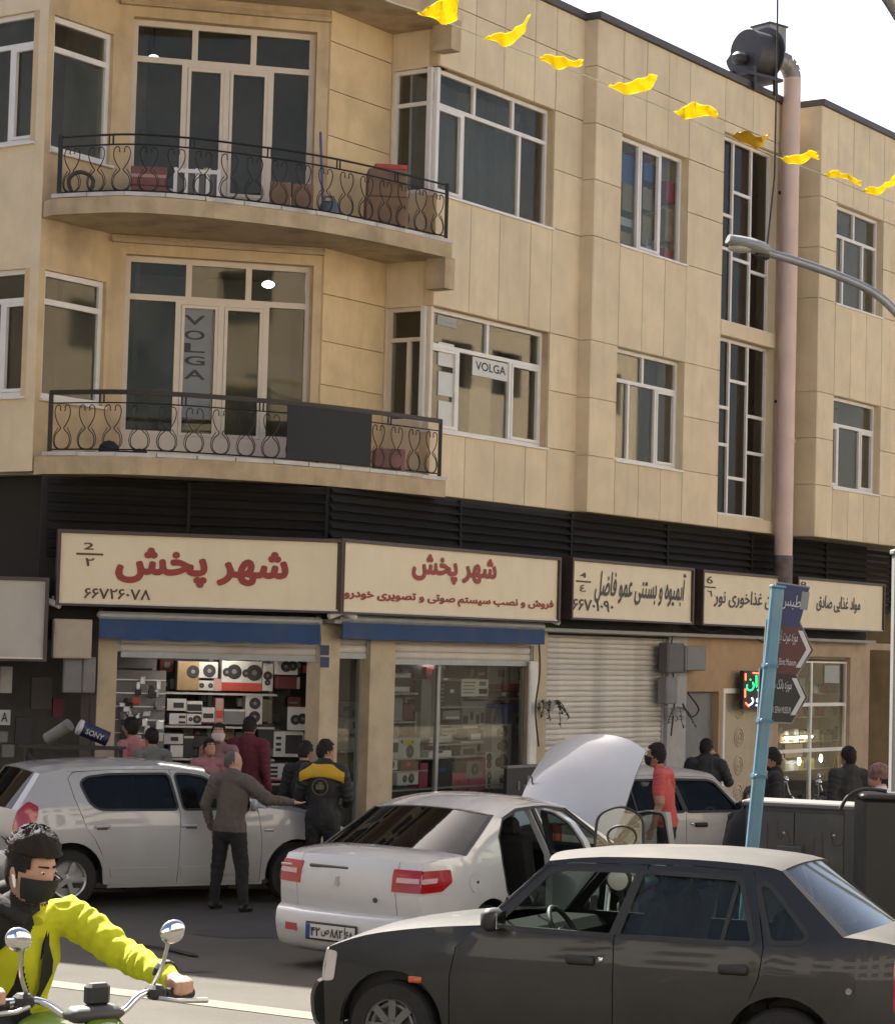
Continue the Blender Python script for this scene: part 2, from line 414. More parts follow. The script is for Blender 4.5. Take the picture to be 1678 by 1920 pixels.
# ---- chamfered window wall behind the balconies
C2 = [PC.S(246, 180), PC.S(592, 180), ZF2 + .05, PC.Zp(420, 44)]; C1 = [PC.S(231, 650), PC.S(584, 650), ZF1 + .05, PC.Zp(410, 486)]
wall(PC, 0, LC, ZB, ZR - .05, [C2, C1])
tz = .80; dz = .11
for i, C in enumerate((C2, C1)):
    cells = [(0, .29, dz + .02, tz), (.29, .52, dz, tz - .01), (.52, .76, dz, tz - .01), (.76, 1, dz + .02, tz), (0, .34, tz, 1), (.34, .66, tz, 1), (.66, 1, tz, 1)]
    gs = glass('film_glass', (.80, .86, .74), .62, .04, .12) if i else g_win
    window(PC, *C, cells, fw=.075, inset=.14, fm=cream_pvc, sash=(1, 2), gm=gs, sill=False, pg=[None] * 4 + [g_win] * 3)
for zt in (C2[3], C1[3]):
    MB().box(PC.at((C2[0] + C2[1]) / 2, zt + .16, .03), (C2[1] - C2[0] + .35, .05, .10), PC.ax()).build('lintel_band', slab_m, bld)
# ---- left bay
B2 = [.10, PS.S(210, 180), PS.Zp(91, 279), PS.Zp(91, 22)]; B1 = [.10, PS.S(196, 640), PS.Zp(72, 745), PS.Zp(73, 502)]
wall(PS, 0, L1, ZB, ZR - .05, [B2, B1])
for B in (B2, B1): window(PS, *B, [(0, 1, 0, .76), (0, 1, .76, 1)], fw=.07, inset=.06, gm=(g_win if B is B2 else MT['film_glass']))
D2 = [-2.4, PL.S(70, 150), PL.Zp(60, 265), PL.Zp(69, 18)]; D1 = [-2.4, PL.S(52, 620), PL.Zp(46, 742), PL.Zp(50, 502)]
wall(PL, -9, -.002, ZB, ZR - .05, [D2, D1], m=stone, th=.09)
for D in (D2, D1): window(PL, *D, [(0, .5, 0, .76), (.5, .78, 0, .76), (.78, 1, 0, .76), (0, .5, .76, 1), (.5, 1, .76, 1)], fw=.06, inset=.06, sash=(2,))
# ---- second section (stairs) and third section
Bb2 = hr(PR2, (1163, 248), (1288, 298), (1161, 459), (1283, 494)); Bb1 = hr(PR2, (1154, 648), (1281, 680), (1150, 861), (1276, 882))
xa, xb = (Bb2[0] + Bb1[0]) / 2, (Bb2[1] + Bb1[1]) / 2
for h in (Bb2, Bb1): h[0], h[1] = xa, xb
T2 = hr(PR2, (1356, 247), (1462, 290), (1350, 599), (1452, 625)); T1 = hr(PR2, (1349, 627), (1451, 654), (1339, 963), (1441, 976))
ta, tb = (T2[0] + T1[0]) / 2, (T2[1] + T1[1]) / 2
for h in (T2, T1): h[0], h[1] = ta, tb
S20 = PR2.S(1107, 600)
wall(PR2, S20, S2E, ZB, ZR - .05, [Bb2, Bb1, T2, T1], th=.45, m=stone)
cols = [S20, xa, *[lerp(xa, xb, t) for t in (.34, .67)], xb, ta, tb, S2E]
RR2 = [ZB, Bb1[2], mid(Bb1), Bb1[3], Bb2[2], mid(Bb2), Bb2[3], ZR - .75, ZR - .05]
cladding(PR2, cols[:6], RR2, [Bb2, Bb1], skipmid=[(mid(Bb1), xa, xb), (mid(Bb2), xa, xb)])
cladding(PR2, [ta, lerp(ta, tb, .5), tb], [T2[3], ZR - .75, ZR - .05])
cladding(PR2, [ta, tb], [T1[3], T2[2]]); cladding(PR2, [ta, tb], [ZB, T1[2]])
window(PR2, *Bb2, [(0, .36, 0, 1), (.36, .68, 0, 1), (.68, 1, 0, 1)], sash=(1,), gm=g_shop)
window(PR2, *Bb1, [(0, .28, 0, .72), (.28, .68, 0, .72), (.68, 1, 0, .72), (0, .48, .72, 1), (.48, 1, .72, 1)], sash=(2,))
stc2 = [(0, .33, .66, 1), (0, .33, .44, .66), (0, .33, 0, .44), (.33, .66, .80, 1), (.33, .66, .27, .80), (.33, .66, 0, .27), (.66, 1, .40, 1), (.66, 1, .17, .40), (.66, 1, 0, .17)]
stc2b = [(0, .33, .58, 1), (0, .33, .40, .58), (0, .33, 0, .40), (.33, .66, .72, 1), (.33, .66, .36, .72), (.33, .66, 0, .36), (.66, 1, .50, 1), (.66, 1, .32, .50), (.66, 1, 0, .32)]
window(PR2, *T2, stc2b, fw=.05, gm=g_dark, inset=.14, name='stair_window', sill=False)
window(PR2, *T1, [(0, .33, .61, 1), (0, .33, .40, .61), (0, .33, 0, .40), (.33, .66, .77, 1), (.33, .66, .22, .77), (.33, .66, 0, .22), (.66, 1, .59, 1), (.66, 1, .38, .59), (.66, 1, 0, .38)], fw=.05, gm=g_dark, inset=.14, name='stair_window', sill=False)
wall(PR, S2E - .05, S3B + .3, ZB, ZR - .05, m=mat('recess_paint', (.40, .29, .20), .8, var=.1), k=-.15)      # shallow recess behind the flue
Cc2 = hr(PR3, (1570, 383), (1659, 414), (1566, 569), (1654, 595)); Cc1 = hr(PR3, (1559, 738), (1647, 764), (1553, 909), (1639, 930))
ca, cb = (Cc2[0] + Cc1[0]) / 2, (Cc2[1] + Cc1[1]) / 2
for h in (Cc2, Cc1): h[0], h[1] = ca, cb
S30 = PR3.S(1532, 600); S3E = S30 + 9
wall(PR3, S30, S3E, ZB, ZR3 - .05, [Cc2, Cc1], th=.8, m=stone)
cols = [S30, ca, lerp(ca, cb, .33), lerp(ca, cb, .66), cb, cb + .8, cb + 1.6, cb + 2.4]
cladding(PR3, cols, [ZB, Cc1[2], mid(Cc1), Cc1[3], Cc2[2], mid(Cc2), Cc2[3], ZR3 - .05], [Cc2, Cc1], skipmid=[(mid(Cc1), ca, cb), (mid(Cc2), ca, cb)])
window(PR3, *Cc2, [(0, .28, 0, .70), (.28, .70, 0, .70), (.70, 1, 0, .70), (0, .5, .70, 1), (.5, 1, .70, 1)])
window(PR3, *Cc1, [(0, .24, 0, .70), (.24, .70, 0, .70), (.70, 1, 0, .70), (0, 1, .70, 1)], sash=(0, 2))
for pl, s_, w_, rr, zt in ((PR2, S20, .22, RR2, ZR), (PR3, S30, .55, [ZB, Cc1[2], mid(Cc1), Cc1[3], Cc2[2], mid(Cc2), Cc2[3], ZR3 - .05], ZR3)):
    q = Pl(pl.at(s_, 0, .03), -pl.n); q.n = -pl.d                # return faces, looking back along the street
    for c, d in zip(rr, rr[1:]):
        MB().box(q.P + pl.n * (-w_ / 2) + q.n * .012 + ZUP * ((c + d) / 2), (w_, .024, d - c - .014), (pl.n, pl.d, ZUP)).build('cladding_panel', stone, bld)
# ---- coping, roof, floors, rooms
def coping(pl, a, b, z, dep=.45): return MB().box(pl.at((a + b) / 2, z, .06 - dep / 2 + .03), (b - a, .10, dep), pl.ax()).build('coping', coping_m, bld)
coping(PR, -.06, SE, ZR); coping(PR2, S20 - .05, S2E, ZR + .002, .7); coping(PR3, S30 - .05, S3E, ZR3, .9); coping(PL, -9, .05, ZR); coping(PS, 0, L1, ZR + .003); coping(PC, 0, LC, ZR + .001); coping(PRr, 0, L3, ZR + .002); coping(PSr, 0, L4, ZR + .004)
far = PR.at(24, 0); plan = [PL.at(-9, 0), K1, K2, K3, K4, K5, far, far - PR.n * 13, PL.at(-9, 0) - PL.n * 13]
inner = [p - ((p - V((6, 44, 0))).normalized() * -.0) for p in plan]
def slab(poly, z, th, name, m, parent=bld): return MB().prism([(p.x, p.y) for p in poly], V((0, 0, z)), V((1, 0, 0)), V((0, 1, 0)), th).build(name, m, parent)
inset_plan = [PL.at(-9, 0, -.26), PL.at(.05, 0, -.26) + PS.n * -.26, K2 - PC.n * .27 - PS.n * .1, K3 - PC.n * .27, K4 - PRr.n * .27 + dR * -.1, K5 - PR.n * .47 + dR * .2, far - PR.n * .47, far - PR.n * 13, PL.at(-9, 0) - PL.n * 13]
slab(inset_plan, ZR - .35, .2, 'roof_slab', mat('roof_concrete', (.3, .28, .25), .9))
for z in (ZF1 - .02, ZF2 - .02): slab(inset_plan, z, .22, 'floor_slab', room_m)
def room(pl, a, b, k=-3.2, z0=None, z1=None, m=None): return MB().box(pl.at((a + b) / 2, ((z0 or ZB) + (z1 or ZR)) / 2, k), (b - a, (z1 or ZR) - (z0 or ZB) - .4, .1), pl.ax()).build('room_wall', m or room_m, bld)
room(PR, 1.5, 24); room(PC, -.5, LC + .8); room(PL, -9, -1.2)
back = PR.off(-13); MB().box(back.at(9, ZR / 2 - .3), (32, ZR - .6, .2), back.ax()).build('rear_wall', render_, bld)
bl = PL.off(-13); MB().box(bl.at(-3.5, ZR / 2 - .3), (11, ZR - .6, .2), bl.ax()).build('rear_wall', render_, bld)
ew = Pl(PL.at(-9, 0), PL.n); MB().box(PL.at(-9, ZR / 2 - .3, -6.5), (.2, 13, ZR - .6), (PL.d, PL.n, ZUP)).build('end_wall', render_, bld)
MB().box(PR.at(24, ZR / 2 - .3, -6.2), (.2, 13, ZR - .6), (PR.d, PR.n, ZUP)).build('end_wall', render_, bld)
# ---- balconies
def arcpts(z, k=0):
    P = [at(80, 850, 27.45), at(210, 850, 27.15), at(330, 850, 27.25), at(460, 850, 27.6), at(580, 850, 28.05), at(700, 850, 28.75), at(836, 890, 29.8)]
    P = [V((p.x, p.y, 0)) for p in P]; c = K3 * .5 + K2 * .5
    return [V((p.x, p.y, z)) + (V((p.x, p.y, 0)) - c).normalized() * k for p in spl(P, 6)]
def resample(pts, n):
    L = [0]
    for a, b in zip(pts, pts[1:]): L.append(L[-1] + (b - a).length)
    out = []
    for i in range(n):
        q = L[-1] * i / (n - 1); j = max(k for k in range(len(L)) if L[k] <= q + 1e-9); j = min(j, len(pts) - 2)
        out.append(pts[j].lerp(pts[j + 1], (q - L[j]) / max(1e-9, L[j + 1] - L[j])))
    return out
def balcony(z, th, mdeep=0, rail=True):
    backp = [PR.at(.06, 0, .035), K5 - PR.n * .0 + V((0, 0, 0)), K4, K3, K2, K1, PL.at(-.02, 0, .035)]
    f = [V((p.x, p.y, 0)) for p in arcpts(0)]
    poly = f + [PR.at(.12, 0, .037), PSr.at(L4 + .02, 0, .02), PSr.at(0, 0, .034), PRr.at(0, 0, .034), PC.at(0, 0, .03), PS.at(0, 0, .03)]
    b = slab(poly, z - .05, th, 'balcony', slab_m)
    # marble edge course in short pieces
    e0 = resample(arcpts(0, .02), 13); e1 = resample(arcpts(0, -.22), 13)
    for i in range(12):
        g = .004; a, c = e0[i].lerp(e0[i + 1], .012), e0[i + 1].lerp(e0[i], .012); a1, c1 = e1[i].lerp(e1[i + 1], .012), e1[i + 1].lerp(e1[i], .012)
        zz = z + random.uniform(-.006, .006)
        MB().prism([(p.x, p.y) for p in (a, c, c1, a1)], V((0, 0, zz)), V((1, 0, 0)), V((0, 1, 0)), .048).build('edge_stone', sill_m, b)
    return b
def railing(b, z, flat):
    p0 = arcpts(z, -.09); top = z + (.73 if flat else .72)
    hb = MB()
    if flat:
        for a, c in zip(p0, p0[1:]): hb.bar(a + ZUP * (top - z), c + ZUP * (top - z), .05, .055)
        hb.tube([p + ZUP * .60 for p in p0], .009, 6)
    else:
        hb.tube([p + ZUP * (top - z) for p in p0], .014, 6); hb.tube([p + ZUP * .60 for p in p0], .011, 6)
    hb.tube([p + ZUP * .035 for p in p0], .010, 6)
    hb.build('handrail', black_iron, b)
    for q in (p0[0], p0[-1]):
        MB().bar(q, q + ZUP * (top - z + .02), .05, .05, (1, 0, 0)).build('post', black_iron, b)
    n = 17; pts = resample(p0, n + 1); me = None
    for i in range(n):
        c = (pts[i] + pts[i + 1]) / 2; t = (pts[i + 1] - pts[i]); ang = math.atan2(t.y, t.x)
        if me is None:
            m_ = MB()
            for s_ in (-1, 1):
                up = [(.015, .50), (.03, .475), (.055, .50), (.045, .545), (.02, .575), (.0, .585)]
                path = [(.02, .505), (.035, .52), (.03, .55), (.055, .575), (.095, .55), (.105, .48), (.085, .40), (.045, .33), (.02, .295), (.045, .26), (.085, .22), (.105, .15), (.09, .08), (.045, .045), (.0, .04)]
                m_.tube([(s_ * x, 0, y) for x, y in spl([V((x, y)) for x, y in path], 3)], .0068, 5)
                m_.tube([(s_ * x, .006, y) for x, y in spl([V((x, y)) for x, y in [(.06, .30), (.11, .22), (.125, .14), (.10, .07), (.06, .04)]], 3)], .0055, 5)
            me = m_.mesh('scroll', black_iron)
        o = mkobj('scroll', me, b); o.location = c - ORG[bld.name]; o.rotation_euler = (0, 0, ang); ORG[o.name] = Z0
    for i in range(2, n, 3):
        c = pts[i]; MB().tube([c + ZUP * .6, c + ZUP * (top - z)], .012, 6).tube([c + (pts[i + 1] - c).normalized() * .05 + ZUP * .6, c + (pts[i + 1] - c).normalized() * .05 + ZUP * (top - z)], .012, 6).build('rail_stub', black_iron, b)
bal1 = balcony(ZF1, .22); railing(bal1, ZF1, True)
bal2 = balcony(ZF2, .20); railing(bal2, ZF2, False)
bal3 = balcony(ZF3 + .05, .26)
for b_, z in ((bal2, ZF2), (bal3, ZF3 + .05)):                        # down-turned end block of the slab
    e = arcpts(0)[-1]; MB().box(V((e.x, e.y, z - .45)) - dR * .02 + dL * .16, (.30, .22, .42), (-dL, dR, ZUP)).build('end_block', slab_m, b_)
# ================================================================ GROUND, KERBS, BUILDINGS ACROSS THE STREET
asph = mat('asphalt', (.072, .064, .051), .92, var=.20, vs_=.8, bump=.7, bs=110, dirt=((.045, .040, .034), .7, .30))
pave_m = mat('pavement_tile', (.22, .19, .16), .85, var=.15, vs_=2, bump=.2, rnd=.12)
kerb_m = mat('kerb_concrete', (.28, .26, .23), .85, var=.15, vs_=3, bump=.2)
paint_m = mat('road_paint', (.155, .135, .09), .85, var=.25, vs_=9, dirt=((.09, .078, .06), .8, 3))
def sheet(name, poly, lift, m, kind='structure', n=1):
    b = MB(); b.add([V((p[0], p[1], zg(p[1]) + lift)) for p in poly], [tuple(range(len(poly)))]); o = b.build(name, m)
    if kind: o['kind'] = kind
    return o
ys = [-400, -60, -3.5] + [i * 1.0 for i in range(-3, 19)] + [19, 19.3, 19.6, 19.9, 20.2, 20.5, 20.8, 21.1, 21.5, 24, 30, 40, 80, 300, 900]
vs_g = []; fs_g = []
for y in ys: vs_g += [(-900, y, zg(y)), (900, y, zg(y))]
for i in range(len(ys) - 1): fs_g.append((2 * i, 2 * i + 1, 2 * i + 3, 2 * i + 2))
road = MB().add(vs_g, fs_g).build('road', asph, smooth=60); road['kind'] = 'structure'
# lane line: seen at the lower left, running away to the left
def line_strip(pa, pb, w, name):
    n = 10; L = []
    for i in range(n + 1):
        p = pa.lerp(pb, i / n); t = (pb - pa).normalized(); s_ = V((-t.y, t.x, 0)) * w / 2; L.append((p - s_, p + s_))
    b = MB(); vs = []; fs = []
    for a, c in L:
        for q in (a, c): vs.append(V((q.x, q.y, zg(q.y) + .005)))
    for i in range(n): fs.append((2 * i, 2 * i + 1, 2 * i + 3, 2 * i + 2))
    o = b.add(vs, fs).build(name, paint_m); o['kind'] = 'structure'; return o
def gpt(px, py):
    r = ray(px, py); y = 12.0
    for _ in range(40):
        t = y / r.y; h = CP.z + r.z * t; y += (h - zg(y)) / (-r.z) * r.y * .7
    return V((r.x * y / r.y, y, zg(y)))
la, lb = gpt(90, 1845), gpt(700, 1921); dl = (lb - la).normalized()
def patch_(cx, cy, w_, h_, seed, m, name):
    rg = random.Random(seed); p = gpt(cx, cy); pts = []
    for k in range(14):
        a = 2 * math.pi * k / 14; r_ = 1 + rg.uniform(-.25, .25); pts.append((p.x + math.cos(a) * w_ * r_, p.y + math.sin(a) * h_ * r_))
    return sheet(name, pts, .004, m)
pt_m = mat('asphalt_patch', (.040, .037, .033), .85, var=.25, vs_=4, bump=.6, bs=120)
patch_(470, 1752, .55, .35, 2, pt_m, 'asphalt_patch'); patch_(330, 1822, .30, .10, 5, pt_m, 'asphalt_patch')
line_strip(la - dl * 14, lb + dl * 6, .30, 'lane_line')
# pavement round the corner with kerb
KW = 2.3
SCX = at(640, 1090, 27.9); SCX.z = 0
g0 = PR.off(0); CN = None
def corner(pa, pb):          # intersection of two planes (lines) in plan
    A = pa.P; B = pb.P; da, db = pa.d, pb.d
    den = da.x * db.y - da.y * db.x; t = ((B.x - A.x) * db.y - (B.y - A.y) * db.x) / den; return A + da * t
QR = PR.off(.02); SR = PR.off(.42)
sc_ = SR.at(SR.S(640, 1090), 0); SC = Pl(sc_, dC); QC = SC.off(-.40)
QCN = corner(QR, QC); QC = Pl(QCN, dC); QR = Pl(QCN, dR)
QL_ = QC.at(QC.S(178, 1400), 0); QL = Pl(QL_, -dL)
PH = .13
def pv(a, b, tiles):
    pass
kr, kc, kl = Pl(QCN + QR.n * KW, dR), Pl(QCN + QC.n * KW, dC), Pl(QL_ + QL.n * KW, -dL)
kA, kB = corner(kc, kr), corner(kc, kl)
pts = [kl.at(-40, 0), kB, kA, kr.at(60, 0), QR.at(60, 0, -.3), QCN - QR.n * .3, QL_ - QC.n * .3, QL.at(-40, 0, -.3)]
MB().prism([(p.x, p.y) for p in pts], V((0, 0, PH)), V((1, 0, 0)), V((0, 1, 0)), PH + .1).build('pavement', pave_m)['kind'] = 'structure'
kerb = tag(bpy.data.objects.new('kerb', None), kind='structure'); COL.objects.link(kerb); ORG['kerb'] = Z0
for pl, a, b in ((kl, -14, 0), (kc, 0, (kA - kB).length), (kr, 0, 16)):
    if pl is kl: pl = Pl(kB, -dL)
    elif pl is kc: pl = Pl(kB, dC)
    else: pl = Pl(kA, dR)
    n = int((b - a) / 1.0)
    for i in range(n):
        u0_, u1_ = lerp(a, b, i / n), lerp(a, b, (i + 1) / n)
        MB().cbox(pl.at((u0_ + u1_) / 2, PH / 2 + .004, .06), (u1_ - u0_ - .012, PH + .012, .16), .015, pl.ax()).build('kerb_stone', kerb_m, kerb)
# unseen buildings across the crossing, placed and toned for window reflections and bounced light
opp_m = mat('opposite_render', (.72, .66, .56), .85, var=.12); opp_d = mat('opposite_dark_base', (.05, .045, .04), .8)
opp_g = mat('opposite_glass', (.03, .035, .04), .1, var=0)
def opposite(pl, a, b, H):
    o = bpy.data.objects.new('opposite_building', None); COL.objects.link(o); o['kind'] = 'structure'; ORG[o.name] = Z0
    hs = []; s_ = a + 1.2
    while s_ + 1.8 < b:
        for k in range(int(H / 3.2)):
            z = .9 + .8 + k * 3.2; hs.append((s_, s_ + 1.8, z, z + 1.5 + (.3 if k == 0 else 0)))
        s_ += 3.0
    wall(pl, a, b, -.2, H, hs, th=.3, m=opp_m, parent=o)
    MB().box(pl.at((a + b) / 2, H / 2, -.6), (b - a, H, .3), pl.ax()).build('glazing', opp_g, o)
    MB().box(pl.at((a + b) / 2, 1.8, .25), (b - a - .1, 3.9, .5), pl.ax()).build('dark_base_row', opp_d, o)  # unseen dark base, added so the shop glass reflects less brightness
    MB().box(pl.at((a + b) / 2, .05, 2.2), (b - a, .2, 3.4), pl.ax()).build('bounce_pavement', kerb_m, o)  # unseen pale strip, added to bounce sunlight onto the facade
    MB().box(pl.at((a + b) / 2, H, -5), (b - a, .3, 10.4), pl.ax()).build('roof', kerb_m, o)
    MB().box(pl.at((a + b) / 2, H / 2, -10), (b - a, H, .3), pl.ax()).build('wall', opp_m, o)
f1 = Pl(K5 + PR.n * 25, -dR); opposite(Pl(f1.P, -dR), -48, -13, 15); opposite(Pl(f1.P, -dR), -12, 22, 14)
f2 = Pl(K1 + PL.n * 0 - V((26, 6, 0)), V((-dC.y, dC.x, 0)) * -1); opposite(Pl(V((-27, 16, 0)), -V((-.5, .87, 0))), -24, 14, 11)
opposite(Pl(V((-6, -14, 0)), V((-1, -.1, 0))), -14, 22, 13)

# ================================================================ GROUND FLOOR
SFZ = 3.02                                                   # underside of the signs
cream_w = mat('shop_cream_paint', (.46, .37, .24), .7, var=.10, vs_=2.5, bump=.1, dirt=((.2, .16, .11), .5, 2.2))
orange_w = mat('orange_render', (.38, .25, .135), .85, var=.14, vs_=2, bump=.25, dirt=((.2, .13, .07), .6, 1.6))
grey_w = mat('grey_pier_paint', (.34, .33, .31), .8, var=.12)
brown_m = mat('brown_sign_frame', (.055, .032, .022), .5, var=.2)
sR = lambda x: QR.S(x, 1400); sC = lambda x: QC.S(x, 1400)
ZBAND = ZB - .02
w2 = (sR(737), sR(996), PH, 2.80); dr = (sR(632), sR(690), PH, 2.86); sh = (sR(1022), sR(1250), PH, 3.0)
gd = (sR(1285), sR(1346), PH, 2.15); d2 = (sR(1352), sR(1428), PH, 2.2); s3 = (sR(1458), sR(1592), PH, 2.75); s4 = (sR(1628), sR(1800), PH, 2.9)
w1 = (sC(214), sC(596), PH, 2.84)
wall(QR, .0, sR(1021), PH - .2, SFZ, [w2, dr], th=.22, m=cream_w)
wall(QR, sR(1021), sR(1285), PH - .2, SFZ, [sh], th=.22, m=grey_w)
wall(QR, sR(1285), sR(1440), PH - .2, SFZ, [gd, d2], th=.22, m=orange_w)
wall(QR, sR(1440), sR(1800), PH - .2, SFZ, [s3, s4], th=.22, m=mat('tan_pier', (.40, .29, .19), .75, var=.1, dirt=((.18, .13, .09), .5, 2)))
wall(QC, sC(178), -.0, PH - .2, SFZ, [w1], th=.22, m=cream_w)
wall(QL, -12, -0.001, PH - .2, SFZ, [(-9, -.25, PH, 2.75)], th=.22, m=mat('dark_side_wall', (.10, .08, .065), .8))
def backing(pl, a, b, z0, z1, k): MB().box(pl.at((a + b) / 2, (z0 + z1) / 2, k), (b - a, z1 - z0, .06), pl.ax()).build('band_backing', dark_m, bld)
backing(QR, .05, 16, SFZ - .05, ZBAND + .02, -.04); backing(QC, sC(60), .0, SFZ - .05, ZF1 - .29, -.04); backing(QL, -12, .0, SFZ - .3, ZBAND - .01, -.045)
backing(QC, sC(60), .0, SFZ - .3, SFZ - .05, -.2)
MB().box(QR.at(8, SFZ + .02, -1.5), (16, .05, 3.4), QR.ax()).box(QC.at(-2.4, SFZ + .02, -1.8), (5.4, .05, 3.4), QC.ax()).build('shop_ceiling', mat('shop_ceiling_paint', (.3, .29, .27), .8), bld)
# louvre slats
def louvres(pl, a, b, z0, z1, secs):
    n = int((z1 - z0) / .105)
    for j in range(secs):
        q0, q1 = lerp(a, b, j / secs) + .012, lerp(a, b, (j + 1) / secs) - .012; me = None
        for i in range(n):
            z = z0 + (i + .5) * (z1 - z0) / n
            if me is None:
                c = pl.at((q0 + q1) / 2, z, .03); ax = pl.ax(); t = R(38)
                ay = ax[1] * math.cos(t) - pl.n * math.sin(t) * 1; az = ax[1].cross(ax[0]) * 1
                ay = (ax[1] * math.cos(t) + pl.n * math.sin(-t)).normalized(); az = ax[0].cross(ay)
                me = MB().box(c, (q1 - q0, .085, .012), (ax[0], ay, az)).mesh('louvre_slat', louvre_m, None, ORG[bld.name]); zz = z
            o = mkobj('louvre_slat', me, bld); o.location = (0, 0, z - zz); ORG[o.name] = Z0
        MB().box(pl.at(q1 + .012, (z0 + z1) / 2, .02), (.04, z1 - z0, .07), pl.ax()).build('louvre_post', louvre_m, bld)
louvres(Pl(QR.at(0, 0, .05), dR), 0, sR(1660), 3.62, ZBAND - .02, 6)
louvres(Pl(QC.at(sC(70), 0, .05), dC), 0, -sC(70), 3.70, ZF1 - .30, 2)
MB().box(QR.at(sR(1660) / 2, 3.60, .10), (sR(1660), .06, .12), QR.ax()).box(QR.at(sR(1660) / 2, 3.78, .12), (sR(1660), .025, .05), QR.ax()).build('louvre_rail', louvre_m, bld)
# ---------------------------------------------------------------- lettering
AF = {'ا': (0xFE8D, 0xFE8E), 'آ': (0xFE81, 0xFE82), 'د': (0xFEA9, 0xFEAA), 'ذ': (0xFEAB, 0xFEAC), 'ر': (0xFEAD, 0xFEAE), 'ز': (0xFEAF, 0xFEB0), 'و': (0xFEED, 0xFEEE)}
for ch, b_ in (('ب', 0xFE8F), ('ت', 0xFE95), ('خ', 0xFEA5), ('س', 0xFEB1), ('ش', 0xFEB5), ('ص', 0xFEB9), ('ض', 0xFEBD), ('ط', 0xFEC1), ('ع', 0xFEC9), ('غ', 0xFECD), ('ف', 0xFED1), ('ق', 0xFED5), ('ل', 0xFEDD), ('م', 0xFEE1), ('ن', 0xFEE5), ('ه', 0xFEE9)):
    AF[ch] = (b_, b_ + 1, b_ + 2, b_ + 3)
for ch, b_ in (('پ', 0xFB56), ('ک', 0xFB8E), ('ی', 0xFBFC)): AF[ch] = (b_, b_ + 1, b_ + 2, b_ + 3)
def shape(t):
    out = []
    for i, c in enumerate(t):
        if c not in AF: out.append(c); continue
        f = AF[c]; pr = t[i - 1] if i else ' '; nx = t[i + 1] if i + 1 < len(t) else ' '
        jp = pr in AF and len(AF[pr]) == 4; jn = len(f) == 4 and nx in AF
        out.append(chr(f[(3 if jn else 1) if jp else (2 if jn else 0)]))
    s = list(reversed(out)); i = 0
    while i < len(s):                                   # digits keep their left-to-right order
        j = i
        while j < len(s) and (s[j].isdigit()): j += 1
        s[i:j] = s[i:j][::-1]; i = max(j, i + 1)
    return ''.join(s)
TXT = {}
def text_mesh(body, bold, ext):
    k_ = body
    if k_ in TXT: return TXT[k_]
    cu_ = bpy.data.curves.new('t', 'FONT'); cu_.body = body; cu_.resolution_u = 2; cu_.offset = 0
    o = bpy.data.objects.new('t', cu_); COL.objects.link(o)
    dg = bpy.context.evaluated_depsgraph_get(); dg.update(); cv = o.to_curve(dg); loops = []
    for s_ in cv.splines:
        P = []; bp = s_.bezier_points; n = len(bp)
        for i in range(n):
            p0, p3 = bp[i], bp[(i + 1) % n]; a0, a1, a2, a3 = p0.co, p0.handle_right, p3.handle_left, p3.co
            st = 1 if (a1 - a0).cross(a3 - a0).length < 1e-6 and (a2 - a0).cross(a3 - a0).length < 1e-6 else 4
            for k in range(st):
                t = k / st; q = a0 * (1 - t) ** 3 + a1 * 3 * t * (1 - t) ** 2 + a2 * 3 * t * t * (1 - t) + a3 * t ** 3
                if not P or (V((q.x, q.y)) - P[-1]).length > 1e-4: P.append(V((q.x, q.y)))
        if len(P) > 1 and (P[0] - P[-1]).length < 1e-4: P.pop()
        if len(P) > 2: loops.append(P)
    o.to_curve_clear(); bpy.data.objects.remove(o); bpy.data.curves.remove(cu_)
    pts = []; ed = []
    for P in loops:
        n = len(pts); pts += P; ed += [(n + i, n + (i + 1) % len(P)) for i in range(len(P))]
    if not pts: TXT[k_] = ([], []); return TXT[k_]
    vo, eo, fo, *_r = delaunay_2d_cdt(pts, ed, [], 0, 1e-6); fs = []
    for f in fo:
        gx = sum(vo[i].x for i in f) / 3; gy = sum(vo[i].y for i in f) / 3; wn = 0          # non-zero winding rule, as fonts are drawn
        for P in loops:
            for i in range(len(P)):
                a, b = P[i - 1], P[i]
                if (a.y > gy) != (b.y > gy) and gx < (b.x - a.x) * (gy - a.y) / (b.y - a.y) + a.x: wn += 1 if b.y > a.y else -1
        if wn: fs.append(tuple(f))
    TXT[k_] = ([V((v.x, v.y, 0)) for v in vo], fs); return TXT[k_]
def lettering(body, o, ux, uy, w, h, m, parent, bold=.01, slant=0, name='lettering', ext=0.004, fa=True, vertical=False):
    """fit the text into a w x h box centred at o; thin raised letters"""
    if fa: body = shape(body)
    vs, fs = text_mesh(body, bold, ext)
    if not vs: return None
    x0, x1 = min(v.x for v in vs), max(v.x for v in vs); y0, y1 = min(v.y for v in vs), max(v.y for v in vs)
    o = V(o); ux = V(ux); uy = V(uy); n = ux.cross(uy); b = MB(); P = []
    offs = [(0, 0)] + ([(bold * math.cos(q * math.pi / 4), bold * math.sin(q * math.pi / 4)) for q in range(8)] if bold > .012 else [])
    x0 -= bold; x1 += bold; y0 -= bold; y1 += bold
    for i, (dx, dy) in enumerate(offs):             # heavier strokes: copies shifted a little, each a hair in front of the last
        P = []
        for v in vs:
            a = (v.x + dx - x0) / max(1e-6, x1 - x0) - .5; c = (v.y + dy - y0) / max(1e-6, y1 - y0) - .5
            P.append(o + ux * (a * w + slant * c * h) + uy * (c * h) + n * (ext + i * .0004))
        b.add(P, fs)
    return b.build(name, m, parent)
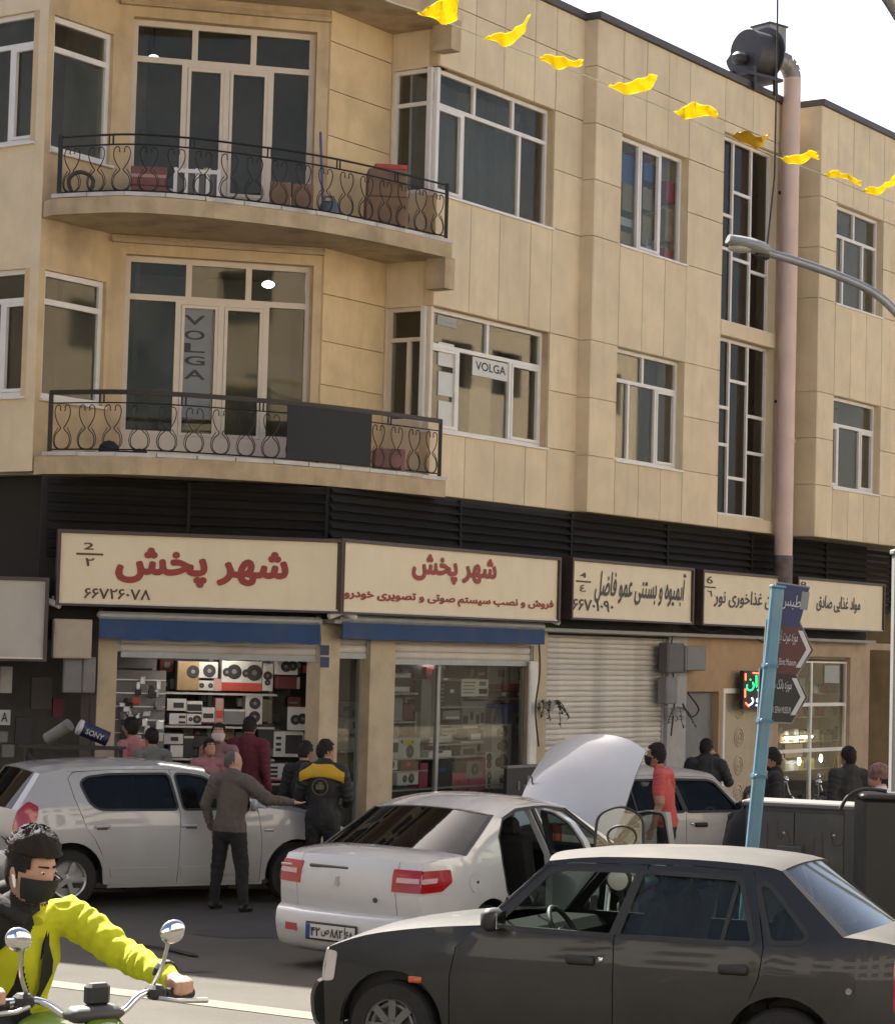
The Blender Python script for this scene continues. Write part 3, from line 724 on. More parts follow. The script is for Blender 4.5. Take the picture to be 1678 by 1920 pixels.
# ---------------------------------------------------------------- shop signs
sign_face = mat('sign_face_cream', (.70, .58, .39), .45, var=.05, vs_=2, streak=.12)
red_l = mat('red_letters', (.26, .022, .014), .5, var=.1); dk_l = mat('dark_letters', (.035, .035, .03), .5, var=.1); br_l = mat('brown_letters', (.08, .035, .02), .5, var=.1)
green_l = mat('dark_green_letters', (.03, .04, .035), .5, var=.1)
trim_w = mat('sign_trim_white', (.6, .56, .48), .4)
def signbox(label, pl, a, b, z0, z1, dep=.30, fm=None, face=None, name='shop_sign', tilt=0):
    o = thing(name, label, 'shop sign', pl.at((a + b) / 2, z0, -dep / 2), group='shop signs above the shutters')
    fb = MB(); e = .04
    for s_, c_ in (((b - a + 2 * e, e, dep), (0, (z1 - z0) / 2 + e / 2)), ((b - a + 2 * e, .025, dep), (0, -(z1 - z0) / 2 - .0125))): fb.box(pl.at((a + b) / 2 + c_[0], (z0 + z1) / 2 + c_[1], -dep / 2 + .03), s_, pl.ax())
    for s_ in (-1, 1): fb.box(pl.at((a + b) / 2 + s_ * ((b - a) / 2 + e / 2), (z0 + z1) / 2, -dep / 2 + .03), (e, z1 - z0, dep), pl.ax())
    fb.build('sign_frame', fm or brown_m, o)
    MB().box(pl.at((a + b) / 2, (z0 + z1) / 2, -dep / 2), (b - a - .004, z1 - z0 - .004, dep - .02), pl.ax()).build('sign_panel', face or sign_face, o)
    MB().box(pl.at((a + b) / 2, z0 + .012, .0), (b - a - .004, .018, .024), pl.ax()).build('sign_trim', trim_w, o)
    return o
def onpl(pl, x0, y0, x1, y1):
    a = pl.hit(x0, y0); b = pl.hit(x1, y1); return (a[0] + b[0]) / 2, (a[1] + b[1]) / 2, abs(b[0] - a[0]), abs(a[1] - b[1])
def put(body, pl, box, m, parent, **k):
    s_, z, w_, h_ = onpl(pl, *box); return lettering(body, pl.at(s_, z, -.008), pl.d, ZUP, w_, h_, m, parent, **k)
def stroke(pl, box, m, parent, name='rule_line'):
    s_, z, w_, h_ = onpl(pl, *box); MB().box(pl.at(s_, z, -.006), (w_, max(h_, .025), .012), pl.ax()).build(name, m, parent)
a = SC.S(113, 1060); zt, zb = SC.Zp(376, 1008), SC.Zp(376, 1139)
sg = signbox('wide cream shop sign with big red lettering and phone number at the chamfered corner', SC, a, -.004, zb, zt)
put('شهر پخش', SC, (218, 1024, 540, 1108), red_l, sg, bold=.045)
put('۶۶۷۲۶۰۷۸', SC, (158, 1102, 282, 1126), br_l, sg, bold=.02)
put('2', SC, (157, 1017, 176, 1031), br_l, sg, bold=.02, fa=False); stroke(SC, (143, 1037, 194, 1041), br_l, sg); put('۲', SC, (160, 1046, 177, 1062), br_l, sg, bold=.02)
zt2, zb2 = SR.Zp(845, 1033), SR.Zp(845, 1156); b0 = SR.S(640, 1090); b1 = SR.S(1046, 1090)
SR0 = Pl(SR.at(b0, 0), dR); sx = lambda x: SR0.S(x, 1090)
sg = signbox('cream shop sign with red name over one line of smaller red lettering', SR0, .004, sx(1046), zb2, zt2)
put('شهر پخش', SR0, (774, 1036, 931, 1102), red_l, sg, bold=.045)
put('فروش و نصب سیستم صوتی و تصویری خودرو', SR0, (646, 1103, 1038, 1147), red_l, sg, bold=.045)
a0, a1 = sx(1073), sx(1297)
sg = signbox('cream shop sign numbered 4 with black slanted script over the closed roller shutter', SR0, a0, a1, SR0.Zp(1180, 1163), SR0.Zp(1180, 1060))
put('آبمیوه و بستنی عمو فاضل', SR0, (1118, 1062, 1284, 1140), dk_l, sg, bold=.02, slant=.15)
put('۶۶۷۰۱۰۹۰', SR0, (1074, 1122, 1150, 1148), dk_l, sg, bold=.02)
put('4', SR0, (1088, 1073, 1100, 1084), br_l, sg, bold=.02, fa=False); stroke(SR0, (1081, 1089, 1108, 1092), br_l, sg); put('٤', SR0, (1088, 1096, 1099, 1110), br_l, sg, bold=.02)
a0, a1 = sx(1318), sx(1478)
sg = signbox('cream shop sign numbered 6 with black script, partly behind the blue street sign', SR0, a0, a1, SR0.Zp(1390, 1173), SR0.Zp(1390, 1079))
put('سالن غذاخوری نور', SR0, (1340, 1104, 1470, 1146), dk_l, sg, bold=.02, slant=.1)
put('6', SR0, (1325, 1080, 1337, 1095), br_l, sg, bold=.02, fa=False); stroke(SR0, (1317, 1099, 1342, 1103), br_l, sg); put('٦', SR0, (1326, 1107, 1336, 1119), br_l, sg, bold=.02)
a0, a1 = sx(1496), sx(1656)
sg = signbox('cream shop sign numbered 8 with black script, right of the blue street sign', SR0, a0, a1, SR0.Zp(1570, 1180), SR0.Zp(1570, 1092))
put('مواد غذایی صادق', SR0, (1532, 1115, 1613, 1152), dk_l, sg, bold=.02, slant=.1)
put('8', SR0, (1501, 1090, 1512, 1103), br_l, sg, bold=.02, fa=False); stroke(SR0, (1496, 1108, 1516, 1111), br_l, sg)
# awnings under the first two signs
blue_m = mat('awning_blue', (.020, .055, .15), .75, var=.15, vs_=3, dirt=((.10, .11, .13), .35, 2)); case_m = mat('awning_case_grey', (.36, .37, .36), .5, var=.15)
def awning(label, pl, x0, x1, yt, ym, yb):
    k = .10; P_ = pl.off(k); a_, b_ = P_.S(x0, yt), P_.S(x1, yt); xm = (x0 + x1) / 2
    zt_, zm, zb_ = P_.Zp(xm, yt), P_.Zp(xm, ym), P_.Zp(xm, yb)
    o = thing('awning', label, 'awning', P_.at((a_ + b_) / 2, zb_, 0), group='rolled blue awnings')
    MB().cbox(P_.at((a_ + b_) / 2, (zt_ + zm) / 2, -.09), (b_ - a_, zt_ - zm, .2), .03, pl.ax()).build('cassette', case_m, o)
    n = 24; vs = []; fs = []
    for i in range(n + 1):
        u = lerp(a_ + .03, b_ - .03, i / n); w_ = .012 * math.sin(i * 1.9) + .008 * math.sin(i * .7)
        vs += [P_.at(u, zm, .0), P_.at(u, zb_ + .008 * math.sin(i * 1.3), w_)]
    for i in range(n): fs.append((2 * i, 2 * i + 1, 2 * i + 3, 2 * i + 2))
    N = len(vs); vs += [p - P_.n * .012 for p in vs]; fs += [tuple(q + N for q in reversed(f)) for f in fs]
    fs.append((0, N, N + 1, 1)); fs.append((2 * n, 2 * n + 1, N + 2 * n + 1, N + 2 * n))
    fs += [(2 * i + 1, 2 * i + 1 + N, 2 * i + 3 + N, 2 * i + 3) for i in range(n)]
    MB().add(vs, fs).build('valance', blue_m, o, smooth=40)
    for u in (a_ + .05, b_ - .05): MB().box(P_.at(u, zt_ - .02, -.22), (.05, .1, .3), pl.ax()).build('bracket', black_iron, o)
awning('blue rolled awning under the big red lettered corner sign', QC.off(.12), 183, 606, 1152, 1166, 1203)
awning('blue rolled awning under the sign with the line of small red lettering', QR.off(.12), 641, 1024, 1160, 1174, 1203)
# ---------------------------------------------------------------- shutters and shop fronts
shut_m = mat('shutter_cream', (.58, .53, .46), .5, var=.08, vs_=3, rnd=.09, dirt=((.22, .2, .17), .5, 2))
def shutter(pl, a_, b_, z0, z1, k, pitch=.078, bottom=True, name='roller_shutter'):
    sh_ = MB().box(pl.at(a_ - .03, (z0 + z1) / 2, k), (.05, z1 - z0, .08), pl.ax()).build(name, case_m, bld)
    MB().box(pl.at(b_ + .03, (z0 + z1) / 2, k), (.05, z1 - z0, .08), pl.ax()).build('guide_rail', case_m, sh_)
    n = max(1, int((z1 - z0) / pitch)); me = None
    for i in range(n):
        z = z0 + (i + .5) * (z1 - z0) / n; h_ = (z1 - z0) / n
        if me is None:
            prof = [(-.5, 0), (-.38, .012), (-.1, .022), (.15, .022), (.38, .012), (.47, 0)]; vs = []; fs = []
            for p in prof:
                for u in (a_, b_): vs.append(pl.at(u, z + p[0] * h_, k + p[1]))
            for p in prof:
                for u in (a_, b_): vs.append(pl.at(u, z + p[0] * h_, k - .02))
            M_ = len(prof)
            for j in range(M_ - 1): fs += [(2 * j, 2 * j + 1, 2 * j + 3, 2 * j + 2), (2 * M_ + 2 * j + 2, 2 * M_ + 2 * j + 3, 2 * M_ + 2 * j + 1, 2 * M_ + 2 * j)]
            fs += [(0, 2 * M_, 2 * M_ + 1, 1), (2 * M_ - 2, 2 * M_ - 1, 4 * M_ - 1, 4 * M_ - 2)]
            me = MB().add(vs, fs).mesh('shutter_slat', shut_m, None, ORG[bld.name]); zz = z
        o = mkobj('shutter_slat', me, sh_); o.location = (0, 0, z - zz); ORG[o.name] = Z0
    if bottom: MB().box(pl.at((a_ + b_) / 2, z0 - .035, k), (b_ - a_, .07, .05), pl.ax()).build('bottom_rail', case_m, sh_)
    return sh_
shutter(QR, sh[0] + .06, sh[1] - .06, PH + .07, SFZ, -.10)
shutter(QR, w2[0] + .03, w2[1] - .03, QR.Zp(866, 1238), 2.80 + .18, -.06, .085)
shutter(QC, w1[0] + .05, w1[1] - .05, QC.Zp(400, 1226), 2.84 + .15, -.08, .085)
shutter(QR, dr[0] + .02, dr[1] - .02, QR.Zp(660, 1225), 2.86 + .1, -.08, .085)
def shopglass(pl, r, splits=(), zt=None, k=-.16):
    b = MB(); a_, b_, z0, z1 = r; z1 = zt or z1
    fr = MB()
    hs = []; xs = [a_, *[lerp(a_, b_, t) for t in splits], b_]
    for p, q in zip(xs, xs[1:]): hs.append((p + .03, q - .03, z0 + .12, z1 - .03))
    for p, q, c, d in rects(hs, a_, b_, z0, z1): fr.box(pl.at((p + q) / 2, (c + d) / 2, k), (q - p, d - c, .05), pl.ax())
    f_ = fr.build('shop_window', mat('alu_frame', (.30, .29, .27), .4, metal=.3), bld)
    for h in hs: MB().box(pl.at((h[0] + h[1]) / 2, (h[2] + h[3]) / 2, k), (h[1] - h[0], h[3] - h[2], .008), pl.ax()).build('pane', g_shop, f_)
shopglass(QR, w2, (.36,)); shopglass(QR, dr, ()); 
# right-hand grocery window: white frame
def grocery():
    a_, b_, z0, z1 = s3; fr = MB(); hs = []
    xs = [a_, lerp(a_, b_, .50), b_]; zs = [z0, QR.Zp(1520, 1408), QR.Zp(1520, 1322), QR.Zp(1520, 1240)]
    for p, q in zip(xs, xs[1:]):
        for c, d in zip(zs, zs[1:]): hs.append((p + .03, q - .03, c + .03, d - .03))
    for p, q, c, d in rects(hs, a_, b_, z0, zs[-1]): fr.box(QR.at((p + q) / 2, (c + d) / 2, -.1), (q - p, d - c, .06), QR.ax())
    f_ = fr.build('shop_window', white_pvc, bld)
    for h in hs: MB().box(QR.at((h[0] + h[1]) / 2, (h[2] + h[3]) / 2, -.1), (h[1] - h[0], h[3] - h[2], .008), QR.ax()).build('pane', g_shop, f_)
    MB().box(QR.at((a_ + b_) / 2, (zs[-1] + z1) / 2 + .02, -.12), (b_ - a_, z1 - zs[-1] - .04, .04), QR.ax()).build('header_panel', mat('header_tan', (.30, .25, .19), .6, var=.15), f_)
grocery()
# doors between shutter and grocery
cream_d = mat('door_cream', (.40, .33, .22), .55, var=.1); grey_d = mat('grey_door', (.16, .16, .155), .6, var=.12)
MB().box(QR.at((gd[0] + gd[1]) / 2, (gd[2] + gd[3]) / 2, -.15), (gd[1] - gd[0], gd[3] - gd[2], .05), QR.ax()).build('door', grey_d, bld)
dframe = MB()
for p, q, c, d in rects([(d2[0] + .06, d2[1] - .06, PH, d2[3] - .08)], d2[0], d2[1], PH, d2[3]): dframe.box(QR.at((p + q) / 2, (c + d) / 2, -.03), (q - p, d - c, .12), QR.ax())
df = dframe.build('door_frame', white_pvc, bld)
dl_ = MB().box(QR.at((d2[0] + d2[1]) / 2, (PH + d2[3] - .08) / 2, -.08), (d2[1] - d2[0] - .13, d2[3] - .09 - PH, .05), QR.ax()).build('door_leaf', cream_d, df)
for i in range(4):
    zc = PH + .35 + i * .46
    for r_ in (.17, .11): 
        MB().lathe([(r_, -.01), (r_, .008), (r_ - .03, .016), (r_ - .04, .008), (r_ - .04, -.01)], QR.at((d2[0] + d2[1]) / 2, zc, -.052), QR.n, 20, cap=False).build('door_moulding', cream_d, df)
    MB().lathe([(.05, -.005), (.03, .012), (.0, .014)], QR.at((d2[0] + d2[1]) / 2, zc, -.052), QR.n, 12).build('door_boss', cream_d, df)
# shop interiors: walls behind the glass
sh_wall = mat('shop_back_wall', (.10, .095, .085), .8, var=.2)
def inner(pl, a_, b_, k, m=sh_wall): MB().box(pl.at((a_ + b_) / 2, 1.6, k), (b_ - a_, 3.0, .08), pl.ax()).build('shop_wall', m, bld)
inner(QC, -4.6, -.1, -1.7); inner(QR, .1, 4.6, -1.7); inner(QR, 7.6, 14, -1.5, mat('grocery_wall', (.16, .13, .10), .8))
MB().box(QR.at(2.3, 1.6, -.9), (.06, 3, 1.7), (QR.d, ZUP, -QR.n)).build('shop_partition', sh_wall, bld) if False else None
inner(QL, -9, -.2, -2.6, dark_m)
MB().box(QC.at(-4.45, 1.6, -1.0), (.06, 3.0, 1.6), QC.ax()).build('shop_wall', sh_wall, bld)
# ================================================================ VEHICLES
paint_white = mat('white_car_paint', (.36, .36, .355), .32, var=.05, vs_=2.5, coat=.9, dirt=((.27, .25, .22), .45, 1.6))
paint_white2 = mat('white_car_paint_clean', (.53, .53, .52), .25, var=.03, vs_=2, coat=1.0, dirt=((.40, .38, .34), .35, 1.5))
paint_grey = mat('grey_car_paint', (.016, .0157, .015), .42, metal=.2, var=.10, vs_=3, coat=.25, dirt=((.05, .046, .04), .35, 1.6))
dust_roof = mat('dusty_grey_paint', (.05, .046, .040), .7, metal=0, var=.18, vs_=4, spec=.25, dirt=((.105, .088, .068), .75, 1.5))
blk_plastic = mat('black_plastic', (.018, .017, .016), .6, var=.15)
dk_plastic = mat('dark_grey_plastic', (.05, .048, .045), .55, var=.15)
rubber = mat('tyre_rubber', (.017, .016, .015), .85, var=.2, vs_=15, bump=.2)
alloy = mat('alloy_rim', (.42, .42, .41), .35, metal=.7, var=.1)
chrome = mat('chrome', (.75, .75, .74), .08, metal=1, var=0)
red_lens = mat('red_lens', (.34, .008, .012), .12, var=.05, coat=.6)
clear_lens = mat('clear_lens', (.55, .50, .47), .12, var=.08, coat=.6)
pink_lens = mat('pale_lens', (.55, .36, .35), .15, var=.08, coat=.5)
amber_lens = mat('amber_lens', (.50, .10, .02), .2, coat=.4, var=0)
seat_m = mat('seat_fabric', (.03, .028, .027), .9, var=.2); trimd = mat('interior_trim', (.008, .0075, .007), .9, var=.1, spec=.1)
plate_m = mat('number_plate_white', (.62, .60, .55), .4, var=.05); plate_t = mat('plate_letters', (.02, .02, .02), .5); plate_b = mat('plate_blue', (.02, .05, .25), .5)
def arch(cx, cz, r, a0, a1, n=14): return [(cx + r * math.cos(R(lerp(a0, a1, i / n))), cz + r * math.sin(R(lerp(a0, a1, i / n)))) for i in range(n + 1)]
def inpoly(p, poly):
    x, y = p; c = False; j = len(poly) - 1
    for i in range(len(poly)):
        (xi, yi), (xj, yj) = poly[i], poly[j]
        if (yi > y) != (yj > y) and x < (xj - xi) * (y - yi) / (yj - yi) + xi: c = not c
        j = i
    return c
def dens(poly, d=.09):
    out = []
    for i, a in enumerate(poly):
        b = poly[(i + 1) % len(poly)]; L = math.hypot(b[0] - a[0], b[1] - a[1]); n = max(1, int(L / d))
        for k in range(n): out.append((lerp(a[0], b[0], k / n), lerp(a[1], b[1], k / n)))
    return out
def rnd(poly, r=.03, n=3):
    """round the corners of a polygon"""
    out = []; N = len(poly)
    for i in range(N):
        p0, p, p1 = V(poly[i - 1]), V(poly[i]), V(poly[(i + 1) % N])
        a = p + (p0 - p).normalized() * min(r, (p0 - p).length * .45); b = p + (p1 - p).normalized() * min(r, (p1 - p).length * .45)
        for k in range(n + 1):
            t = k / n; q = a * (1 - t) ** 2 + p * 2 * t * (1 - t) + b * t * t; out.append((q.x, q.y))
    return out
def grow(poly, d):
    N = len(poly); A = sum(poly[i][0] * poly[(i + 1) % N][1] - poly[(i + 1) % N][0] * poly[i][1] for i in range(N)); s_ = 1 if A > 0 else -1; out = []
    for i in range(N):
        p0, p, p1 = V(poly[i - 1]), V(poly[i]), V(poly[(i + 1) % N])
        e0 = (p - p0).normalized(); e1 = (p1 - p).normalized(); n_ = V((e0.y + e1.y, -e0.x - e1.x)) * s_
        if n_.length < 1e-6: n_ = V((e0.y, -e0.x)) * s_
        n_.normalize(); out.append((p.x + n_.x * d, p.y + n_.y * d))
    return out
class Car:
    def __init__(c, root, Wm, zb, tum, x1, xf, af, x2, xr, ar, paint, crease=.62):
        c.root = root; c.Wm, c.zb, c.tum = Wm, zb, tum; c.x1, c.xf, c.af, c.x2, c.xr, c.ar = x1, xf, af, x2, xr, ar; c.paint = paint; c.X = None; c.cz = crease; c.kz = 1.0; c.tx = 1.0
    def W(c, x, z):
        p = 1.0
        if x > c.x1: p -= c.af * ((x - c.x1) / (c.xf - c.x1)) ** 2.3
        if x < c.x2: p -= c.ar * ((c.x2 - x) / (c.x2 - c.xr)) ** 2.3
        zz = min(z, c.zb); s_ = 1 - .045 * max(0, (zz - c.cz) / .35) ** 1.6 - .055 * max(0, (c.cz - .12 - zz) / .35) ** 1.8
        w_ = c.Wm * p * s_
        if z > c.zb: w_ -= c.tum * (z - c.zb)
        return w_
    def T(c, p):
        if c.kz != 1 and p.z > c.zb: p = V((p.x, p.y, c.zb + (p.z - c.zb) * c.kz))
        if c.tx != 1 and p.x < -1.62: p = V((-1.62 + (p.x + 1.62) * c.tx, p.y, p.z))
        return c.X @ p if c.X else p
    def panel(c, name, outline, holes=(), m=None, off=0, th=.022, sides=(1, -1), parent=None, d=.09, smooth=40):
        m = m or c.paint; ol = dens(outline, d); hs = [dens(h, d) for h in holes]
        pts = list(ol); edges = [(i, (i + 1) % len(ol)) for i in range(len(ol))]
        for h in hs:
            n = len(pts); pts += h; edges += [(n + i, n + (i + 1) % len(h)) for i in range(len(h))]
        xs = [p[0] for p in ol]; zs = [p[1] for p in ol]; st = .11; nb = len(pts)
        x = min(xs) + st * .5
        while x < max(xs):
            z = min(zs) + st * .5
            while z < max(zs):
                if inpoly((x, z), ol) and not any(inpoly((x, z), h) for h in hs) and all((x - q[0]) ** 2 + (z - q[1]) ** 2 > .0016 for q in pts[:nb]): pts.append((x, z))
                z += st
            x += st
        vo, eo, fo, *_r = delaunay_2d_cdt([V(p) for p in pts], edges, [], 0, 1e-6)
        tri = []
        for f in fo:
            g = (sum(vo[i].x for i in f) / 3, sum(vo[i].y for i in f) / 3)
            if inpoly(g, ol) and not any(inpoly(g, h) for h in hs): tri.append(f)
        out = []
        for sd_ in sides:
            P = [c.T(V((v.x, sd_ * (c.W(v.x, v.y) + off), v.y))) for v in vo]
            Q = [c.T(V((v.x, sd_ * (c.W(v.x, v.y) + off - th), v.y))) for v in vo]
            n = len(P); fs = []
            cnt = {}
            for f in tri:
                a, b, d_ = f; 
                area = (vo[b].x - vo[a].x) * (vo[d_].y - vo[a].y) - (vo[d_].x - vo[a].x) * (vo[b].y - vo[a].y)
                g = (a, b, d_) if (area > 0) == (sd_ < 0) else (a, d_, b)
                fs.append(g); fs.append(tuple(q + n for q in reversed(g)))
                for e in ((g[0], g[1]), (g[1], g[2]), (g[2], g[0])): cnt[e] = 1
            for (a, b) in list(cnt):
                if (b, a) not in cnt: fs.append((b, a, a + n, b + n))
            out.append(MB().add(P + Q, fs).build(name, m, parent or c.root, smooth=smooth))
        return out
    def edge(c, x, z, b, t, p):
        w_ = c.W(x, z); k = 1 - abs(t) ** p; return V((x + b[0] * k, w_ * t, z + b[1] * k))
    def loft(c, name, pts, bul, m=None, p=2.4, t0=-1, t1=1, nt=16, off=0, th=.02, parent=None, sub=3, smooth=40, fixup=1):
        pts = [V((*q, *b)) for q, b in zip(pts, bul)]
        pts = spl(pts, sub) if len(pts) > 2 else [pts[0].lerp(pts[1], i / 4) for i in range(5)]
        G = [[c.edge(q[0], q[1], (q[2], q[3]), lerp(t0, t1, j / nt), p) for j in range(nt + 1)] for q in pts]
        # normals for offset and thickness
        def nrm(i, j):
            a = G[min(i + 1, len(G) - 1)][j] - G[max(i - 1, 0)][j]; b = G[i][min(j + 1, nt)] - G[i][max(j - 1, 0)]
            n_ = a.cross(b); return n_.normalized() if n_.length > 1e-9 else V((0, 0, 1))
        s_ = 1
        mid_ = nrm(len(G) // 2, nt // 2); cen = V((0, 0, .7)); 
        if mid_.dot(G[len(G) // 2][nt // 2] - cen) < 0: s_ = -1
        P = []; Q = []
        for i in range(len(G)):
            for j in range(nt + 1):
                n_ = nrm(i, j) * s_; P.append(c.T(G[i][j] + n_ * off)); Q.append(c.T(G[i][j] + n_ * (off - th)))
        fs = []; N = len(P); w_ = nt + 1
        for i in range(len(G) - 1):
            for j in range(nt):
                f = (i * w_ + j, i * w_ + j + 1, (i + 1) * w_ + j + 1, (i + 1) * w_ + j)
                if s_ > 0: f = tuple(reversed(f))
                fs.append(f); fs.append(tuple(q + N for q in reversed(f)))
        rim = [(0, j) for j in range(nt)] ; 
        def idx(i, j): return i * w_ + j
        for j in range(nt):
            for i in (0, len(G) - 1): fs.append((idx(i, j), idx(i, j + 1), idx(i, j + 1) + N, idx(i, j) + N))
        for i in range(len(G) - 1):
            for j in (0, nt): fs.append((idx(i, j), idx(i + 1, j), idx(i + 1, j) + N, idx(i, j) + N))
        return MB().add(P + Q, fs).build(name, m or c.paint, parent or c.root, smooth=smooth)
    def wheel(c, x, r, w_, y, style='alloy', name='wheel', rim_m=None, turn=0):
        for sd_ in (1, -1):
            o = V((x, sd_ * y, r)); ax = V((math.sin(turn) * -1 * sd_, sd_ * math.cos(turn), 0)) if turn else V((0, sd_, 0)); rr = r * .64
            prof = [(rr, -w_ / 2), (r * .93, -w_ / 2), (r, -w_ * .34), (r, w_ * .34), (r * .93, w_ / 2), (rr, w_ / 2), (rr * .97, w_ * .3), (rr * .97, -w_ * .3), (rr, -w_ / 2)]
            t = MB().lathe(prof, o, ax, 36, cap=False).build(name, rubber, c.root, smooth=40)
            MB().lathe([(rr * .97, w_ * .5), (rr, w_ * .44), (rr * .9, w_ * .40), (rr * .86, w_ * .12), (.01, w_ * .10)], o, ax, 36, cap=False).build('rim', rim_m or (alloy if style == 'alloy' else dk_plastic), t, smooth=40)
            u, v = perp(ax); sp = MB(); n = 5 if style == 'alloy' else 8
            for k in range(n):
                a = 2 * math.pi * k / n; d_ = u * math.cos(a) + v * math.sin(a)
                sp.bar(o + ax * (w_ * .36) + d_ * .03, o + ax * (w_ * .36) + d_ * rr * .9, .045, .03, ax)
            sp.lathe([(.055, w_ * .3), (.055, w_ * .40), (.03, w_ * .44), (.001, w_ * .44)], o, ax, 16, cap=False)
            if style == 'cap': sp.lathe([(rr * .80, w_ * .40), (rr * .74, w_ * .42), (rr * .68, w_ * .38)], o, ax, 30, cap=False)
            sp.build('spoke_wheel_cover', rim_m or alloy, t, smooth=40)
    def inside(c, xd, xs1, xs2, zf=.28, zs=.52, dark=True, wheel_side=1, seatz=.95):
        i = MB()
        w_ = c.Wm - .08
        i.box((0, 0, zf - .04), (c.xf - c.xr - .6, 2 * w_, .05)); i.box(((xd + c.xf) / 2 - .05, 0, .45), (c.xf - xd - .3, 2 * w_ - .12, .4)); i.box(((c.xr + xs2) / 2 - .25, 0, .5), (xs2 - c.xr - .7, 2 * w_ - .1, .45))
        i.build('floor_pan', blk_plastic, c.root)
        MB().cbox((xd - .12, 0, c.zb - .12), (.42, 2 * w_ - .1, .28), .06).build('dashboard', trimd, c.root)
        for sd_ in (1, -1):
            s_ = MB().cbox((xs1, sd_ * .36, zs), (.52, .50, .16), .05); t = R(14); ax = (V((math.cos(t), 0, math.sin(t))), V((0, 1, 0)), V((-math.sin(t), 0, math.cos(t))))
            s_.cbox((xs1 - .32, sd_ * .36, zs + .30), (.13, .46, .60), .05, ax); s_.cbox((xs1 - .42, sd_ * .36, zs + .66), (.09, .26, .17), .04, ax); s_.build('seat', seat_m, c.root)
        t = R(14); ax = (V((math.cos(t), 0, math.sin(t))), V((0, 1, 0)), V((-math.sin(t), 0, math.cos(t))))
        MB().cbox((xs2, 0, zs), (.5, 1.2, .16), .05).cbox((xs2 - .30, 0, zs + .28), (.13, 1.2, .56), .05, ax).build('rear_seat', seat_m, c.root)
        sw_ = MB(); o = V((xd - .38, wheel_side * .36, c.zb - .03)); ax = V((-.85, 0, .5)).normalized(); u, v = perp(ax)
        sw_.tube([o + (u * math.cos(a) + v * math.sin(a)) * .175 for a in [2 * math.pi * k / 24 for k in range(24)]], .016, 8, closed=True)
        sw_.bar(o - u * .16, o + u * .16, .04, .02, ax); sw_.bar(o, o - v * .16, .04, .02, ax); sw_.lathe([(.05, -.02), (.05, .02)], o, ax, 14); sw_.tube([o, o - ax * .25], .025, 8)
        sw_.build('steering_wheel', blk_plastic, c.root, smooth=40)
    def liner(c, xw, r, sides=(1, -1)):
        for x in xw:
            for sd_ in sides:
                m_ = MB(); n = 14; vs = []; fs = []
                for i in range(n + 1):
                    a = math.pi * i / n
                    for y in (c.Wm - .02, c.Wm - .30): vs.append(V((x + r * math.cos(a), sd_ * y, r * .8 + .03 + r * math.sin(a) - .02)))
                for i in range(n): fs.append((2 * i, 2 * i + 1, 2 * i + 3, 2 * i + 2))
                k = len(vs); vs += [V((v.x, sd_ * (c.Wm - .30), v.z)) for v in vs[::2]]; fs.append(tuple(range(k, k + n + 1)))
                m_.add(vs, fs).build('wheel_well', blk_plastic, c.root)
    def mirror(c, x, z, m=None, sides=(1, -1)):
        for sd_ in sides:
            y = sd_ * (c.W(x, z) + .09); b = MB().cbox((x, y, z + .04), (.10, .19, .13), .03); b.bar((x + .02, sd_ * (c.W(x, z) - .02), z - .01), (x, y, z + .02), .05, .04)
            o = b.build('door_mirror', m or blk_plastic, c.root, smooth=50); MB().box((x - .052, y, z + .04), (.004, .15, .095)).build('mirror_glass', chrome, o)
    def handle(c, x, z, m, w_=.17, h=.055, sides=(1, -1), parent=None):
        for sd_ in sides:
            y = sd_ * (c.W(x, z) + .012)
            MB().cbox((x, y, z), (w_, .03, h), .012).build('door_handle', m, parent or c.root, smooth=50)
def place_car(label, px, Y, lx, ly, ang, group=None, tilt=0, name='parked_car', scale=1.0, cat='car', lift=0):
    """put the ground contact of local point (lx, ly) under pixel column px at depth Y"""
    p = gp(px, Y); ca, sa = math.cos(ang), math.sin(ang); o = V((p.x - (lx * ca - ly * sa) * scale, p.y - (lx * sa + ly * ca) * scale, 0)); o.z = zg(o.y) + lift
    s_ = -.04 if o.y < 20 else 0      # the road falls away from the camera
    up = V((0, -s_, 1)).normalized(); fx = V((ca, sa, 0)); fx = (fx - up * fx.dot(up)).normalized(); fy = up.cross(fx)
    r = thing(name, label, cat, o, MX((fx, fy, up)).transposed().to_euler(), group=group, local=True, scale=scale if scale != 1 else None)
    return r
def sym_box(c, name, x, y, z, sz, m, sides=(1, -1), parent=None, b=.01):
    for sd_ in sides: MB().cbox((x, sd_ * y, z), sz, b).build(name, m, parent or c.root, smooth=50)

